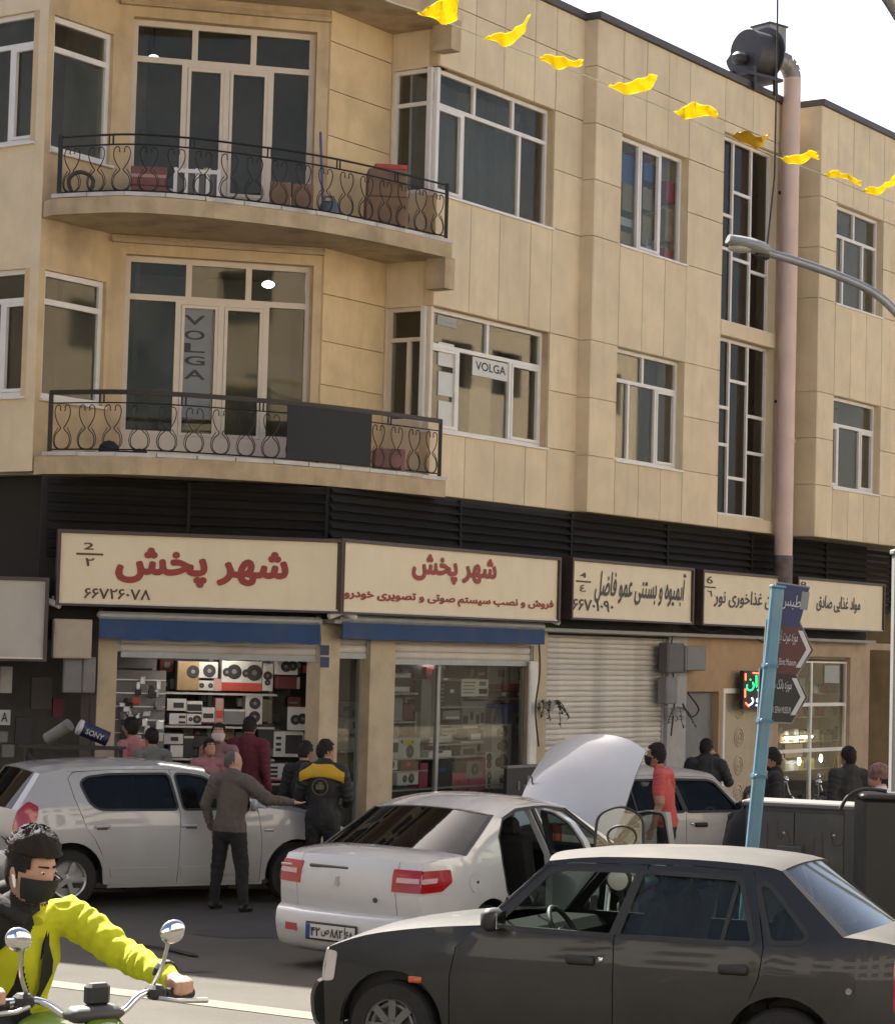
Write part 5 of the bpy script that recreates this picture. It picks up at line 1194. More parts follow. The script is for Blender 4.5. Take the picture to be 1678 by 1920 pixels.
def person(label, px, Y, yaw, j=None, top=None, trou=None, skin=None, hair=None, head=(0, 0), sleeve=1.0, hem=.86, scale=1.0, vox=.013, bulk=1.0, mask=None, bald=0, group=None, P=None, lift=0, grip=None, beard=None, drape=None, legs=True, shoes=None, hairh=.0, mfn=None, fold=1.0):
    """yaw: direction faced, degrees from +x. Local frame: +y forward, +x the person's right"""
    J = {k: V(v) for k, v in JD.items()}
    for k, v in (j or {}).items(): J[k] = V(v)
    top = top or cloth_black; trou = trou or cloth_dark; skin = skin or skin_m; hair = hair or hair_m; shoes = shoes or shoe_m
    loc = P or gp(px, Y)
    if P is None and Y > 26.3: loc.z = PH
    loc = V(loc); loc.z += lift
    root = thing('person', label, 'person', loc, R(yaw - 90), group=group, local=True, scale=scale if scale != 1 else None)
    B = MB(); bones = []
    def cap(a, b, ra, rb, tag_, ex=1.0, xd=None, n=12): B.cap(a, b, ra, rb, n, ex, xd); bones.append((V(a), V(b), ra, rb, tag_))
    X = V((1, 0, 0)); sh = (J['shR'] - J['shL']).normalized(); hpv = (J['hpR'] - J['hpL']).normalized()
    k = bulk
    cap(J['pel'] - V((0, 0, .05)), J['pel'] + (J['che'] - J['pel']) * .25, .155 * k, .145 * k, 'hip', .70, hpv)
    cap(J['pel'] + (J['che'] - J['pel']) * .2, J['che'], .145 * k, .165 * k, 'torso', .68, sh)
    cap(J['che'], J['nk'] - (J['nk'] - J['che']) * .28, .165 * k, .125 * k, 'torso', .68, sh)
    cap(J['shL'], J['shR'], .068 * k, .068 * k, 'torso'); 
    cap(J['nk'] - (J['nk'] - J['che']) * .25, J['nk'], .085, .062, 'torso')
    cap(J['nk'] - V((0, 0, .03)), J['hd'] - V((0, .02, .06)), .056, .054, 'skin')
    H = MX.Rotation(R(head[0]), 3, 'Z') @ MX.Rotation(R(head[1]), 3, 'X')
    h = J['hd']
    B.ell(h, (.078, .098, .112), H, 16, 12); B.ell(h + H @ V((0, .028, -.062)), (.058, .066, .062), H, 14, 10); B.ell(h + H @ V((0, .09, -.018)), (.013, .022, .026), H, 8, 6)
    B.ell(h + H @ V((0, .075, .022)), (.052, .02, .016), H, 10, 6); B.ell(h + H @ V((0, .088, -.062)), (.024, .012, .013), H, 8, 6); B.ell(h + H @ V((0, .075, -.098)), (.025, .02, .018), H, 8, 6)
    for s_ in (-1, 1): B.ell(h + H @ V((s_ * .079, -.005, -.01)), (.011, .022, .032), H, 8, 6)
    bones.append((h, h + H @ V((0, .03, -.06)), .1, .07, 'skin'))
    for s_ in 'LR':
        a, e, w_ = J['sh' + s_], J['el' + s_], J['ha' + s_]
        cl = .012 * k if sleeve > .3 else 0
        cap(a, e, .058 * k + cl, .045 * k + cl, 'arm'); cap(e, w_, .045 + (cl if sleeve > .9 else 0), .030 + (cl if sleeve > .9 else 0), 'fore')
        d = (w_ - e).normalized(); side = (1 if s_ == 'R' else -1)
        g = (grip or {}).get(s_)
        if g:      # closed hand round a bar: axis g
            ax = V(g[:3]).normalized(); c = w_ + d * .05; n_ = ax.cross(d).normalized()
            if n_.z < 0: n_ = -n_
            cap(w_, c, .03, .036, 'skin', .75, ax)
            for q in range(4):
                b0 = c + ax * ((q - 1.5) * .021) + d * .028 + n_ * .012; L = (.030, .034, .032, .026)[q]
                p1 = b0 + d * L * .75 + n_ * -.006; p2 = p1 - n_ * L + d * .004; p3 = p2 - d * L * .8 - n_ * .004
                for u_, v_ in ((b0 - d * .02, b0), (b0, p1), (p1, p2), (p2, p3)): cap(u_, v_, .0105, .0098, 'skin', n=8)
            t0_ = c + ax * (g[3] if len(g) > 3 else .045) * .8; cap(c, t0_, .014, .012, 'skin', n=8); cap(t0_, t0_ + d * .03 - n_ * .03, .012, .010, 'skin', n=8)
        else:
            f = d; lat = (V((0, 0, 1)).cross(d)); 
            if lat.length < .2: lat = V((0, 1, 0)) 
            lat = (V((0, 1, 0)) - d * d.y) if abs(d.z) > .6 else lat
            lat.normalize(); cap(w_, w_ + d * .075, .030, .036, 'skin', .5, lat)
            for q in range(4):
                b0 = w_ + d * .08 + lat * ((q - 1.5) * .020); L = (.060, .072, .068, .052)[q]; cv = d.cross(lat) * side
                m_ = b0 + d * L * .55 + cv * .006; cap(b0, m_, .0095, .009, 'skin', n=8); cap(m_, m_ + d * L * .45 + cv * .016, .009, .0075, 'skin', n=8)
            cap(w_ + d * .03 + lat * .03, w_ + d * .085 + lat * .058, .012, .009, 'skin', n=8)
        if legs:
            p, q, r_ = J['hp' + s_], J['kn' + s_], J['an' + s_]
            cap(p, q, .092 * k, .064 * k, 'leg'); cap(q, r_, .064 * k, .05 * k, 'leg')
            ft = V((.02 * side, 1, 0)) if abs((q - r_).y) < .5 * abs((q - r_).z) + .05 else V((.02 * side, 1, -.1))
            cap(r_ + V((0, -.03, -.04)), r_ + ft.normalized() * .15 + V((0, 0, -.055)), .043, .036, 'shoe')
    me = B.mesh('body', [top]); o = bpy.data.objects.new('tmp_body', me); COL.objects.link(o)
    rm = o.modifiers.new('r', 'REMESH'); rm.mode = 'VOXEL'; rm.voxel_size = vox
    sm = o.modifiers.new('s', 'SMOOTH'); sm.factor = .5; sm.iterations = 3
    dg = bpy.context.evaluated_depsgraph_get(); dg.update(); bm_ = bpy.data.meshes.new_from_object(o.evaluated_get(dg)); bm_.update()
    bpy.data.objects.remove(o); bpy.data.meshes.remove(me)
    for m_ in (skin, top, trou, shoes): 
        bm_.materials.append(m_) if m_.name not in [q.name for q in bm_.materials if q] else None
    names = [q.name for q in bm_.materials]; I = {q: names.index(q) for q in names}
    A_ = [(a, b - a, max((b - a).length_squared, 1e-9), ra, rb, t) for a, b, ra, rb, t in bones]
    idx = []; up = (J['nk'] - J['pel']); 
    for p in bm_.polygons:
        c = p.center; best = 9; bt = 'torso'; bs = 0
        for a, d, L2, ra, rb, t in A_:
            s_ = min(1, max(0, (c - a).dot(d) / L2)); r_ = ra + (rb - ra) * s_
            e = ((c - a - d * s_).length - r_) / (r_ if t in ('torso', 'hip') else .1)
            if e < best: best, bt, bs = e, t, s_
        hz = J['pel'].z - (.97 - hem)
        if bt in ('torso', 'hip') or (bt == 'leg' and c.z > hz and bs < .3): m_ = top if c.z > hz or bt == 'torso' else trou
        elif bt == 'arm': m_ = top if bs < (sleeve / .5 if sleeve < .5 else 2) else skin
        elif bt == 'fore': m_ = top if sleeve > .5 and bs < (sleeve - .5) / .5 + .01 else skin
        else: m_ = {'skin': skin, 'leg': trou, 'shoe': shoes}[bt]
        if mfn:
            m_ = mfn(c, bt, bs, m_) or m_
            if m_.name not in I: bm_.materials.append(m_); I[m_.name] = len(bm_.materials) - 1
        idx.append(I[m_.name])
    # cloth folds: soft creases over the clothes, rings down the sleeves
    cl = set()
    for p, q in zip(bm_.polygons, idx):
        if bm_.materials[q] not in (skin, shoes): cl.update(p.vertices)
    nr = {i: bm_.vertices[i].normal.copy() for i in cl}
    arms = [(a, d, L2) for a, d, L2, ra, rb, t in A_ if t in ('arm', 'fore')]; legs_ = [(a, d, L2) for a, d, L2, ra, rb, t in A_ if t == 'leg']
    for i in cl:
        v = bm_.vertices[i]; q = v.co; k_ = .010 * noise.noise(V((q.x * 9, q.y * 9, q.z * 5))) + .006 * noise.noise(V((q.x * 22 + 5, q.y * 22, q.z * 13)))
        for L_, amp, fq in ((arms, .0055, 46), (legs_, .004, 34)):
            for a, d, L2 in L_:
                s_ = (q - a).dot(d) / L2
                if -.1 < s_ < 1.1 and (q - a - d * s_).length < .10:
                    k_ += amp * fold * math.sin(s_ * math.sqrt(L2) * fq * 2.2 + 5 * noise.noise(q * 8)) * (.4 + .9 * abs(noise.noise(q * 5))); break
        v.co = q + nr[i] * k_
    bm_.polygons.foreach_set('material_index', idx); bm_.polygons.foreach_set('use_smooth', [True] * len(idx)); bm_.name = 'body'
    body = mkobj('body', bm_, root)
    # hair shell
    def shell(name, m_, grow_, keep, n=26, mm=18, nz=.0, cen=(0, 0, 0), parent=root, th=.006):
        b = MB(); b.ell(V(), (.078 + grow_, .098 + grow_, .112 + grow_), None, n, mm); vs = []
        fs = [f for f in b.f if keep(sum((b.v[i] for i in f), V()) / len(f))]
        rr = random.Random(5); V_ = []
        for v in b.v:
            g = 1 + nz * (rr.random() - .5); 
            if hairh and v.z > .03: g *= 1 + hairh * (v.z / .11)
            V_.append(h + H @ (V(v) * g + V(cen)))
        if not fs: return
        inn = [h + (p - h) * .93 for p in V_]; N = len(V_); cnt = set()
        for f in fs:
            for i in range(len(f)): cnt.add((f[i], f[(i + 1) % len(f)]))
        F_ = list(fs) + [[q + N for q in reversed(f)] for f in fs] + [[y, x, x + N, y + N] for x, y in cnt if (y, x) not in cnt]
        A_l = V_ + inn; use = sorted({i for f in F_ for i in f}); mp = {q: i for i, q in enumerate(use)}
        MB().add([A_l[i] for i in use], [[mp[i] for i in f] for f in F_]).build(name, m_, parent, smooth=50)
    if hair != 'none':
        fr = .055 if not bald else -.01
        shell('hair', hair, .008, lambda c: (c.y < fr + max(0, c.z - .055) * 1.2 and c.z > .0) and not (bald and c.z > .055) or (c.y < .012 and c.z > -.03) or (c.y < -.045 and c.z > -.062), nz=.035, n=40, mm=26)
    if hair != 'none' and not bald:
        shell('hair_fringe', hair, .016, lambda c: c.z > .062 and c.y > -.05, nz=.10, n=40, mm=26)
    if beard: shell('beard', beard, .003, lambda c: c.z < -.055 and c.y > .015, cen=(0, .012, -.03), nz=.05)
    if mask: shell('face_mask', mask, .010, lambda c: -.088 < c.z < -.004 and c.y > .02 + max(0, -c.z - .06) * .3, cen=(0, .012, -.018))
    for s_ in (-1, 1):
        MB().ell(h + H @ V((s_ * .031, .089, .008)), (.0115, .006, .0048), H, 8, 6).build('eye', eye_w, root, smooth=60)
        MB().ell(h + H @ V((s_ * .031, .0935, .006)), (.0058, .0035, .0047), H, 8, 6).build('pupil', eye_d, root, smooth=60)
        MB().cap(h + H @ V((s_ * .014, .097, .027)), h + H @ V((s_ * .05, .084, .03)), .0045, .003, 6).build('eyebrow', hair_m if hair == 'none' else hair, root)
    return root, J, H, h
def fade(p): return p
# --- pedestrians round the cars
sweater = mat('taupe_sweater', (.095, .078, .064), .9, var=.15, vs_=4, bump=.6, bs=18)
r_, *_ = person('man in a taupe sweater and black trousers pointing beside the white hatchback', 432, 23.55, 62, dict(che=(.02, .03, 1.26), elR=(.40, .16, 1.22), haR=(.62, .28, 1.20), elL=(-.29, -.05, 1.14), haL=(-.26, .03, .90), knL=(-.14, .02, .5), knR=(.15, .03, .5), anL=(-.18, 0, .09), anR=(.22, -.02, .09)), sweater, cloth_black, skin2, hair_g, head=(-55, 0), bald=1, scale=.94, bulk=1.22)
yj = mat('black_jacket', (.011, .011, .012), .7, var=.15, bump=.4, bs=12)
r2, J2, *_ = person('man in a black jacket with a yellow shoulder yoke, back to the street', 606, 24.3, 78, dict(elR=(.27, .02, 1.13), haR=(.2, .2, 1.05), elL=(-.27, .02, 1.13), haL=(-.2, .2, 1.05)), yj, cloth_black, skin_m, head=(-50, 4), bulk=1.17, hem=.80)
yel = mat('yellow_cloth', (.50, .30, .015), .8, var=.1, bump=.3, bs=18)
def yoke():
    b = MB(); n = 14; vs = []; fs = []
    for i in range(n + 1):
        t = lerp(-1, 1, i / n); x = .245 * t
        for k, (z, y) in enumerate(((1.515 - .10 * abs(t) ** 2, -.035), (1.485 - .10 * abs(t) ** 2, -.095), (1.41 - .075 * abs(t) ** 3, -.135 + .03 * t * t), (1.365 - .06 * abs(t) ** 2, -.135 + .05 * t * t))): vs.append(V((x, y, z)))
    for i in range(n):
        for k in range(3): a = i * 4 + k; fs.append((a, a + 4, a + 5, a + 1))
    N = len(vs); vs += [v + V((0, .02, -.012)) for v in vs]; fs += [tuple(q + N for q in reversed(f)) for f in fs]
    return b.add(vs, fs)
yoke().build('shoulder_yoke', yel, r2, smooth=50)
em = mat('jacket_emblem', (.10, .09, .05), .7)
MB().tube([(.085 * math.cos(a), -.148 + .01 * abs(math.sin(a)), 1.25 + .085 * math.sin(a)) for a in [2 * math.pi * k / 24 for k in range(24)]], .006, 6, closed=True).build('back_emblem', em, r2)
MB().box((0, -.150, 1.25), (.085, .01, .05)).box((0, -.150, 1.285), (.04, .01, .03)).build('emblem_motif', em, r2)
person('dark haired man in black with his back turned, left of the yellow yoke jacket', 568, 25.4, 70, None, cloth_black, cloth_black, head=(-15, 0), scale=.96)
pink = mat('pink_shirt', (.42, .17, .17), .85, var=.08, bump=.4, bs=16); greyt = mat('grey_tshirt', (.15, .15, .14), .85, var=.1, bump=.4, bs=16); maroon = mat('maroon_sweater', (.10, .016, .022), .9, var=.15, bump=.5, bs=16)
person('man in a pink shirt at the shop counter behind the white hatchback', 245, 27.05, 150, None, pink, cloth_dark, head=(-20, 10), scale=.98, lift=-.02, hairh=.06)
person('man in a grey t-shirt beside the pink shirted man', 282, 26.7, 120, None, greyt, cloth_dark, head=(10, 5), scale=.94, lift=-.05)
person('man in a maroon sweater seen from behind at the left shop window', 462, 27.0, 75, None, maroon, cloth_dark, head=(5, -8), bulk=1.12, scale=1.0)
person('masked man in a faded pink top at the left shop window', 408, 26.6, 250, None, mat('faded_pink_top', (.24, .13, .12), .85, bump=.4, bs=16), cloth_dark, skin2, head=(20, 12), mask=mat('mask_pale', (.5, .42, .40), .7), scale=.96)
person('bending man in a dusty rose shirt, half hidden by the hatchback roof', 388, 26.35, 300, None, mat('dusty_rose_shirt', (.27, .12, .12), .85, bump=.4, bs=16), cloth_dark, head=(0, 15), scale=.86)
coral = mat('coral_polo', (.50, .085, .075), .85, var=.08, bump=.4, bs=16)
person('man in a coral polo shirt and dark mask leaning at the raised bonnet', 1252, 24.9, 160, dict(che=(0, .06, 1.26), nk=(0, .09, 1.45), hd=(0, .14, 1.60), shL=(-.185, .05, 1.41), shR=(.185, .05, 1.41), elL=(-.26, .02, 1.13), haL=(-.30, .08, .87), elR=(.25, .04, 1.13), haR=(.27, .12, .88)), coral, cloth_dark, skin_m, head=(10, 14), sleeve=.40, mask=mask_black, hairh=.16, scale=1.02)
person('man in a black hooded jacket holding a phone to his ear by the cream door', 1322, 28.7, 80, dict(elR=(.30, .02, 1.20), haR=(.12, .10, 1.52), elL=(-.28, .03, 1.14), haL=(-.18, .18, 1.02)), yj, cloth_dark, head=(-25, 5), bulk=1.25, scale=.97, lift=-PH)
person('bearded man in a black shirt behind the blue sign post', 1452, 25.3, 170, None, cloth_black, cloth_black, skin_m, head=(0, 0), beard=hair_m, bulk=1.12, scale=1.0)
person('man in dark clothes standing before the grocery window', 1592, 26.2, 110, None, cloth_dark, cloth_dark, head=(10, 10), bulk=1.15, scale=1.0)
r3, J3, H3, h3 = person('person in a white jacket and patterned headscarf at the right edge', 1652, 22.6, 150, dict(elL=(-.30, .10, 1.16), haL=(-.30, .32, 1.14), elR=(.27, .10, 1.16), haR=(.2, .32, 1.14)), mat('white_jacket', (.55, .55, .55), .85, var=.06, bump=.5, bs=14), cloth_black, skin_m, head=(15, 8), scale=.99)
scarf = mat('patterned_scarf', (.16, .08, .07), .8, var=.8, vs_=28)
MB().ell(h3 + V((0, -.005, .025)), (.092, .112, .112), H3, 18, 12).build('headscarf', scarf, r3, smooth=60)
# --- woman in a black chador
r4, J4, H4, h4 = person('person in a black chador and white mask left of the blue sign post', 1412, 20.9, 250, None, cloth_black, cloth_black, skin2, 'none', head=(25, 5), mask=mask_white, scale=.90)
def chador():
    b = MB(); n = 28; rows = []
    prof = [(1.755, .02, .02), (1.74, .07, .085), (1.68, .100, .122), (1.60, .108, .13), (1.52, .112, .13), (1.45, .20, .15), (1.36, .26, .19), (1.15, .30, .24), (.9, .33, .27), (.5, .36, .30), (.06, .39, .34)]
    vs = []; fs = []
    for i, (z, rx, ry) in enumerate(prof):
        for k in range(n):
            a = 2 * math.pi * k / n; w_ = 1 + (.05 * math.sin(a * 6 + i * .4) if i > 5 else 0); vs.append(V((rx * math.cos(a) * w_, ry * math.sin(a) * w_ + .015, z)))
    for i in range(len(prof) - 1):
        for k in range(n):
            a = 2 * math.pi * (k + .5) / n; front = math.sin(a) > .72
            if front and 1 < i < 4: continue
            fs.append((i * n + k, i * n + (k + 1) % n, (i + 1) * n + (k + 1) % n, (i + 1) * n + k))
    N = len(vs); c = V((0, .015, 1)); vs += [V((v.x * .96, (v.y - .015) * .96 + .015, v.z)) for v in vs]; fs += [tuple(q + N for q in reversed(f)) for f in fs]
    return b.add(vs, fs)
chador().build('chador', mat('chador_cloth', (.009, .009, .010), .8, var=.1, bump=.3, bs=10), r4, smooth=60)
# ================================================================ MOTORBIKES AND RIDER
lime = mat('lime_bodywork', (.15, .25, .03), .35, coat=.5, var=.05); steel = mat('bare_steel', (.5, .5, .49), .3, metal=.9, var=.1)
def motorbike(root, body, screen=False, mirrors=True, tank=None):
    fx, rx, r = .68, -.66, .30
    for x in (fx, rx):
        t = MB(); R_ = r - .045; t.tube([(x + R_ * math.cos(a), 0, r + R_ * math.sin(a)) for a in [2 * math.pi * k / 28 for k in range(28)]], .046, 10, closed=True)
        w_ = t.build('wheel', rubber, root, smooth=60)
        s_ = MB().tube([(x + (R_ - .05) * math.cos(a), 0, r + (R_ - .05) * math.sin(a)) for a in [2 * math.pi * k / 28 for k in range(28)]], .014, 6, closed=True)
        for k in range(18):
            a = 2 * math.pi * k / 18; s_.bar((x, .02 * (-1) ** k, r), (x + (R_ - .05) * math.cos(a), 0, r + (R_ - .05) * math.sin(a)), .004, .004)
        s_.lathe([(.03, -.06), (.035, -.03), (.035, .03), (.03, .06)], (x, 0, r), (0, 1, 0), 12); s_.build('wire_wheel', steel, w_)
        f = MB(); n = 10; vs = []; fs = []
        for i in range(n + 1):
            a = R(lerp(10, 165, i / n)) if x < 0 else R(lerp(25, 175, i / n))
            for y, q in ((-.06, .01), (-.04, .035), (.04, .035), (.06, .01)): vs.append(V((x + (r + q) * math.cos(a), y, r + (r + q) * math.sin(a))))
        for i in range(n):
            for k in range(3): b_ = i * 4 + k; fs.append((b_, b_ + 4, b_ + 5, b_ + 1))
        f.add(vs, fs).build('mudguard', body, root, smooth=50)
    fk = MB()
    for s_ in (-1, 1): fk.tube([(fx, s_ * .085, r), (.42, s_ * .085, .92)], .022, 8)
    fk.build('fork', steel, root, smooth=50)
    fr = MB().tube([(.42, 0, .86), (.20, 0, .36), (-.22, 0, .34), (-.38, 0, .62)], .02, 8).tube([(.40, 0, .84), (-.1, 0, .74), (-.75, 0, .74)], .02, 8)
    for s_ in (-1, 1): fr.tube([(-.22, s_ * .09, .36), (rx, s_ * .10, r)], .02, 8); fr.tube([(-.5, s_ * .11, .70), (rx, s_ * .12, r)], .025, 8)
    fr.build('frame', blk_plastic, root, smooth=50)
    MB().cbox((.02, 0, .42), (.34, .24, .26), .05).cbox((.06, 0, .60), (.16, .16, .2), .03).build('engine', dk_plastic, root, smooth=50)
    MB().tube([(.15, -.1, .5), (.2, -.14, .3), (-.2, -.16, .26), (-.75, -.17, .36)], [.022, .022, .03, .045], 10).build('exhaust', steel, root, smooth=50)
    MB().ell((.12, 0, .84), (.27, .145, .115), None, 16, 10).build('tank', tank or body, root, smooth=60)
    MB().cbox((-.36, 0, .79), (.72, .24, .09), .035).build('saddle', blk_plastic, root, smooth=50)
    MB().cbox((-.34, 0, .66), (.5, .22, .14), .04).build('side_cover', body, root, smooth=50)
    hb = MB(); pts = spl([(.40, 0, .985), (.40, .10, .99), (.37, .20, 1.045), (.33, .38, 1.03)], 5)
    hb.tube(list(reversed([V((p.x, -p.y, p.z)) for p in pts])) + pts[1:], .013, 8); bar_ = hb.build('handlebar', chrome, root, smooth=50)
    for s_ in (-1, 1):
        MB().tube([(.352, s_ * .29, 1.036), (.328, s_ * .405, 1.028)], .019, 10).build('grip', blk_plastic, bar_, smooth=50)
        MB().tube([(.40, s_ * .24, 1.03), (.43, s_ * .30, 1.02), (.395, s_ * .43, 1.01)], [.009, .008, .011], 6).build('lever', alloy, bar_, smooth=50)
        MB().cbox((.365, s_ * .245, 1.045), (.07, .06, .05), .012).build('switch_block', blk_plastic, bar_)
    MB().cbox((.47, 0, .90), (.12, .20, .17), .045).build('headlamp_shell', body, root, smooth=50); MB().lathe([(.001, .02), (.05, .018), (.08, 0), (.08, -.02)], (.53, 0, .90), (1, 0, -.1), 20).build('headlamp', clear_lens, root, smooth=50)
    MB().cbox((.415, .0, 1.06), (.05, .085, .075), .012).build('instrument_box', blk_plastic, root)
    MB().cbox((.44, -.02, 1.0), (.10, .20, .05), .02).build('clock_panel', dk_plastic, root, smooth=50)
    if mirrors:
        for s_ in (-1, 1):
            c = V((.40, s_ * .285, 1.255)); st = MB().tube(spl([(.36, s_ * .225, 1.05), (.375, s_ * .26, 1.13), (.395, s_ * .272, 1.215)], 4), .0075, 6).build('mirror_stem', steel, root, smooth=50)
            MB().ell(c, (.022, .050, .041), MX.Rotation(R(20 * s_), 3, 'X'), 16, 10).build('mirror', chrome, root, smooth=60)
    if screen:
        o = V((.50, 0, 1.2)); loop = [(.53 - .12 * (z - 1.02), y, z) for y, z in rnd([(-.20, 1.02), (-.185, 1.40), (-.05, 1.47), (.05, 1.47), (.185, 1.40), (.20, 1.02)], .08, 4)]
        MB().tube(loop, .012, 6, closed=True).build('screen_rim', blk_plastic, root, smooth=50)
        me = MB(); N = len(loop); me.add([V(p) for p in loop] + [V(p) + V((-.004, 0, 0)) for p in loop], [tuple(range(N)), tuple(range(2 * N - 1, N - 1, -1))]); me.build('windscreen', g_shop, root)
        MB().tube([(.50, .02 + .115 * math.cos(a), 1.24 + .085 * math.sin(a)) for a in [2 * math.pi * k / 24 for k in range(24)]], .010, 6, closed=True).build('screen_ring', blk_plastic, root, smooth=50)
    MB().cbox((-.78, 0, .70), (.05, .14, .07), .015).build('tail_lamp', red_lens, root); MB().tube([(.0, .1, .3), (.02, .28, .03)], .012, 6).build('side_stand', blk_plastic, root)
    for s_ in (-1, 1): MB().tube([(-.05, s_ * .1, .33), (-.05, s_ * .26, .33)], .013, 6).build('foot_peg', blk_plastic, root)
    return root
hd2 = V((.55, -.835, 0)).normalized(); hang = math.atan2(hd2.y, hd2.x); bc = at(178, 1872, 7.8)
bp_ = V((bc.x, bc.y, 0)) - hd2 * .40; bp_.z = bc.z - 1.045
rbk = thing('motorbike', 'lime green motorbike with chrome mirrors ridden towards the viewer at lower left', 'motorbike', bp_, hang, local=True); motorbike(rbk, lime, tank=lime)
sl_ = V((bp_.x, bp_.y, bp_.z)) - hd2 * .345
yellow_j = mat('yellow_fleece', (.47, .48, .012), .9, var=.10, vs_=3, bump=.5, bs=9); hood_b = mat('black_hoodie', (.016, .015, .014), .9, var=.2, bump=.6, bs=18)
def rider_mat(c, bt, bs, m_):
    if m_ is hood_b or m_ is yellow_j:
        if bt in ('arm', 'fore'): return yellow_j if c.x < 0 else hood_b
        edge = -.015 + .035 * math.sin((c.z - 1.0) * 14)
        return yellow_j if c.x < edge and c.y > -.2 and not (c.z > 1.29 and c.x > -.10) else hood_b
    return m_
RJ = dict(pel=(0, -.03, .86), che=(0, .05, 1.10), nk=(0, .10, 1.275), hd=(0, .165, 1.425), shL=(-.19, .085, 1.235), shR=(.19, .085, 1.235),
          elL=(-.325, .33, 1.11), haL=(-.345, .615, 1.075), elR=(.325, .33, 1.09), haR=(.345, .615, 1.075),
          hpL=(-.09, .02, .84), hpR=(.09, .02, .84), knL=(-.20, .42, .74), knR=(.20, .42, .74), anL=(-.19, .30, .36), anR=(.19, .30, .36))
rr_, RJJ, RH, rh = person('motorbike rider in a yellow and black jacket and black face mask', 0, 0, math.degrees(hang), RJ, hood_b, cloth_dark, skin2, head=(22, -9), vox=.0075, bulk=1.06, mask=mask_black, P=sl_, hairh=.22, grip={'L': (-1, -.14, -.02, .045), 'R': (1, -.14, -.02, .045)}, mfn=rider_mat, fold=.9)
MB().tube([V((-.10, .01, 1.305)), V((-.085, .12, 1.28)), V((-.02, .185, 1.24))], [.030, .034, .026], 10, flat=.7).build('collar', yellow_j, rr_, smooth=60)
MB().tube([V((.10, .01, 1.315)), V((.09, .14, 1.29)), V((.02, .19, 1.24))], [.04, .042, .03], 10, flat=.7).tube([V((-.08, -.03, 1.32)), V((0, -.05, 1.33)), V((.10, -.01, 1.32))], [.045, .05, .045], 10, flat=.7).build('hood', hood_b, rr_, smooth=60)
def patch(name, m_, pts, w_):
    b = MB(); vs = []; fs = []
    for i, (x, z, wd) in enumerate(pts):
        for q in (-1, 1):
            xx = x + q * wd / 2; z = z - .05; t = (z - .86) / .24; yc = lerp(-.03, .05, t) if z < 1.10 else lerp(.05, .10, (z - 1.10) / .2)
            rr = lerp(.150, .172, min(1, max(0, t))) * 1.06; vs.append(V((xx, yc + rr * .70 * math.sqrt(max(.05, 1 - (xx / rr) ** 2)) + .012, z)))
    for i in range(len(pts) - 1): fs.append((2 * i, 2 * i + 1, 2 * i + 3, 2 * i + 2))
    N = len(vs); vs += [v - V((0, .02, 0)) for v in vs]; fs += [tuple(k + N for k in reversed(f)) for f in fs]
    b.add(vs, fs).build(name, m_, rr_, smooth=60)
patch('jacket_panel', yellow_j, [(.085, 1.23, .05), (.078, 1.18, .062), (.072, 1.12, .066), (.075, 1.06, .062), (.085, 1.02, .05)], 0)
patch('jacket_stripe', hood_b, [(-.055, 1.255, .012), (-.06, 1.20, .022), (-.078, 1.14, .045), (-.085, 1.09, .05), (-.07, 1.04, .04), (-.062, 1.01, .03)], 0)
patch('jacket_print', mat('pale_print', (.45, .45, .42), .7), [(.07, .985, .09), (.07, .975, .09)], 0)
MB().lathe([(.046, -.012), (.048, .0), (.046, .012)], RJJ['haL'] - V((0, .035, -.012)), (RJJ['haL'] - RJJ['elL']), 14).build('watch_strap', blk_plastic, rr_)
MB().cap(rh + RH @ V((.083, .0, -.02)), rh + RH @ V((.083, .012, -.055)), .008, .006, 8).build('earbud', mat('white_plastic', (.75, .75, .75), .3), rr_)
MB().cap(rh + RH @ V((-.083, .0, -.02)), rh + RH @ V((-.083, .012, -.055)), .008, .006, 8).build('earbud', MT['white_plastic'], rr_)
sb = MB(); rg = random.Random(9)
for q in range(230):                                         # swept-up strands on the crown and sides
    th_, ph_ = rg.uniform(-2.9, 2.9), rg.uniform(.05, 1.25)
    v0 = V((math.sin(ph_) * math.sin(th_) * .083, math.sin(ph_) * math.cos(th_) * .104, math.cos(ph_) * .118))
    if v0.y > .055 and v0.z < .062: continue
    n_ = v0.normalized(); fl = V((rg.uniform(-.25, .25), -.75, .35)).normalized(); L = rg.uniform(.025, .048) * (1.15 if v0.z > .06 else .6)
    p1 = v0 * 1.05 + n_ * L * .16 + fl * L * .4; p2 = v0 * 1.03 + n_ * L * .14 + fl * L
    sb.tube([rh + RH @ (v0 * .97), rh + RH @ p1, rh + RH @ p2], [.006, .0048, .001], 5)
sb.build('hair_strands', mat('hair_brown_black', (.022, .015, .011), .5, var=.35, vs_=60), rr_, smooth=60)['kind'] = 'stuff'
# parked motorbikes
pk = thing('motorbike', 'parked motorbike with a black rimmed windscreen between the grey and white sedans', 'motorbike', gp(1184, 18.5) , R(255), local=True); motorbike(pk, blk_plastic, screen=True, mirrors=False)
m2 = thing('motorbike', 'dark motorbike parked before the grocery, nearest to the blue sign post', 'motorbike', gp(1500, 27.2), R(200), group='dark motorbikes parked by the grocery', local=True); motorbike(m2, blk_plastic, mirrors=True)
for px, Y, a_, lb in ((1548, 27.9, 215, 'dark motorbike parked before the grocery, middle one of the row'), (1606, 28.6, 190, 'dark motorbike parked before the grocery, nearest the man in dark clothes')):
    q = copy_tree(m2); q.location = gp(px, Y); q.rotation_euler = (0, 0, R(a_)); q['label'] = lb
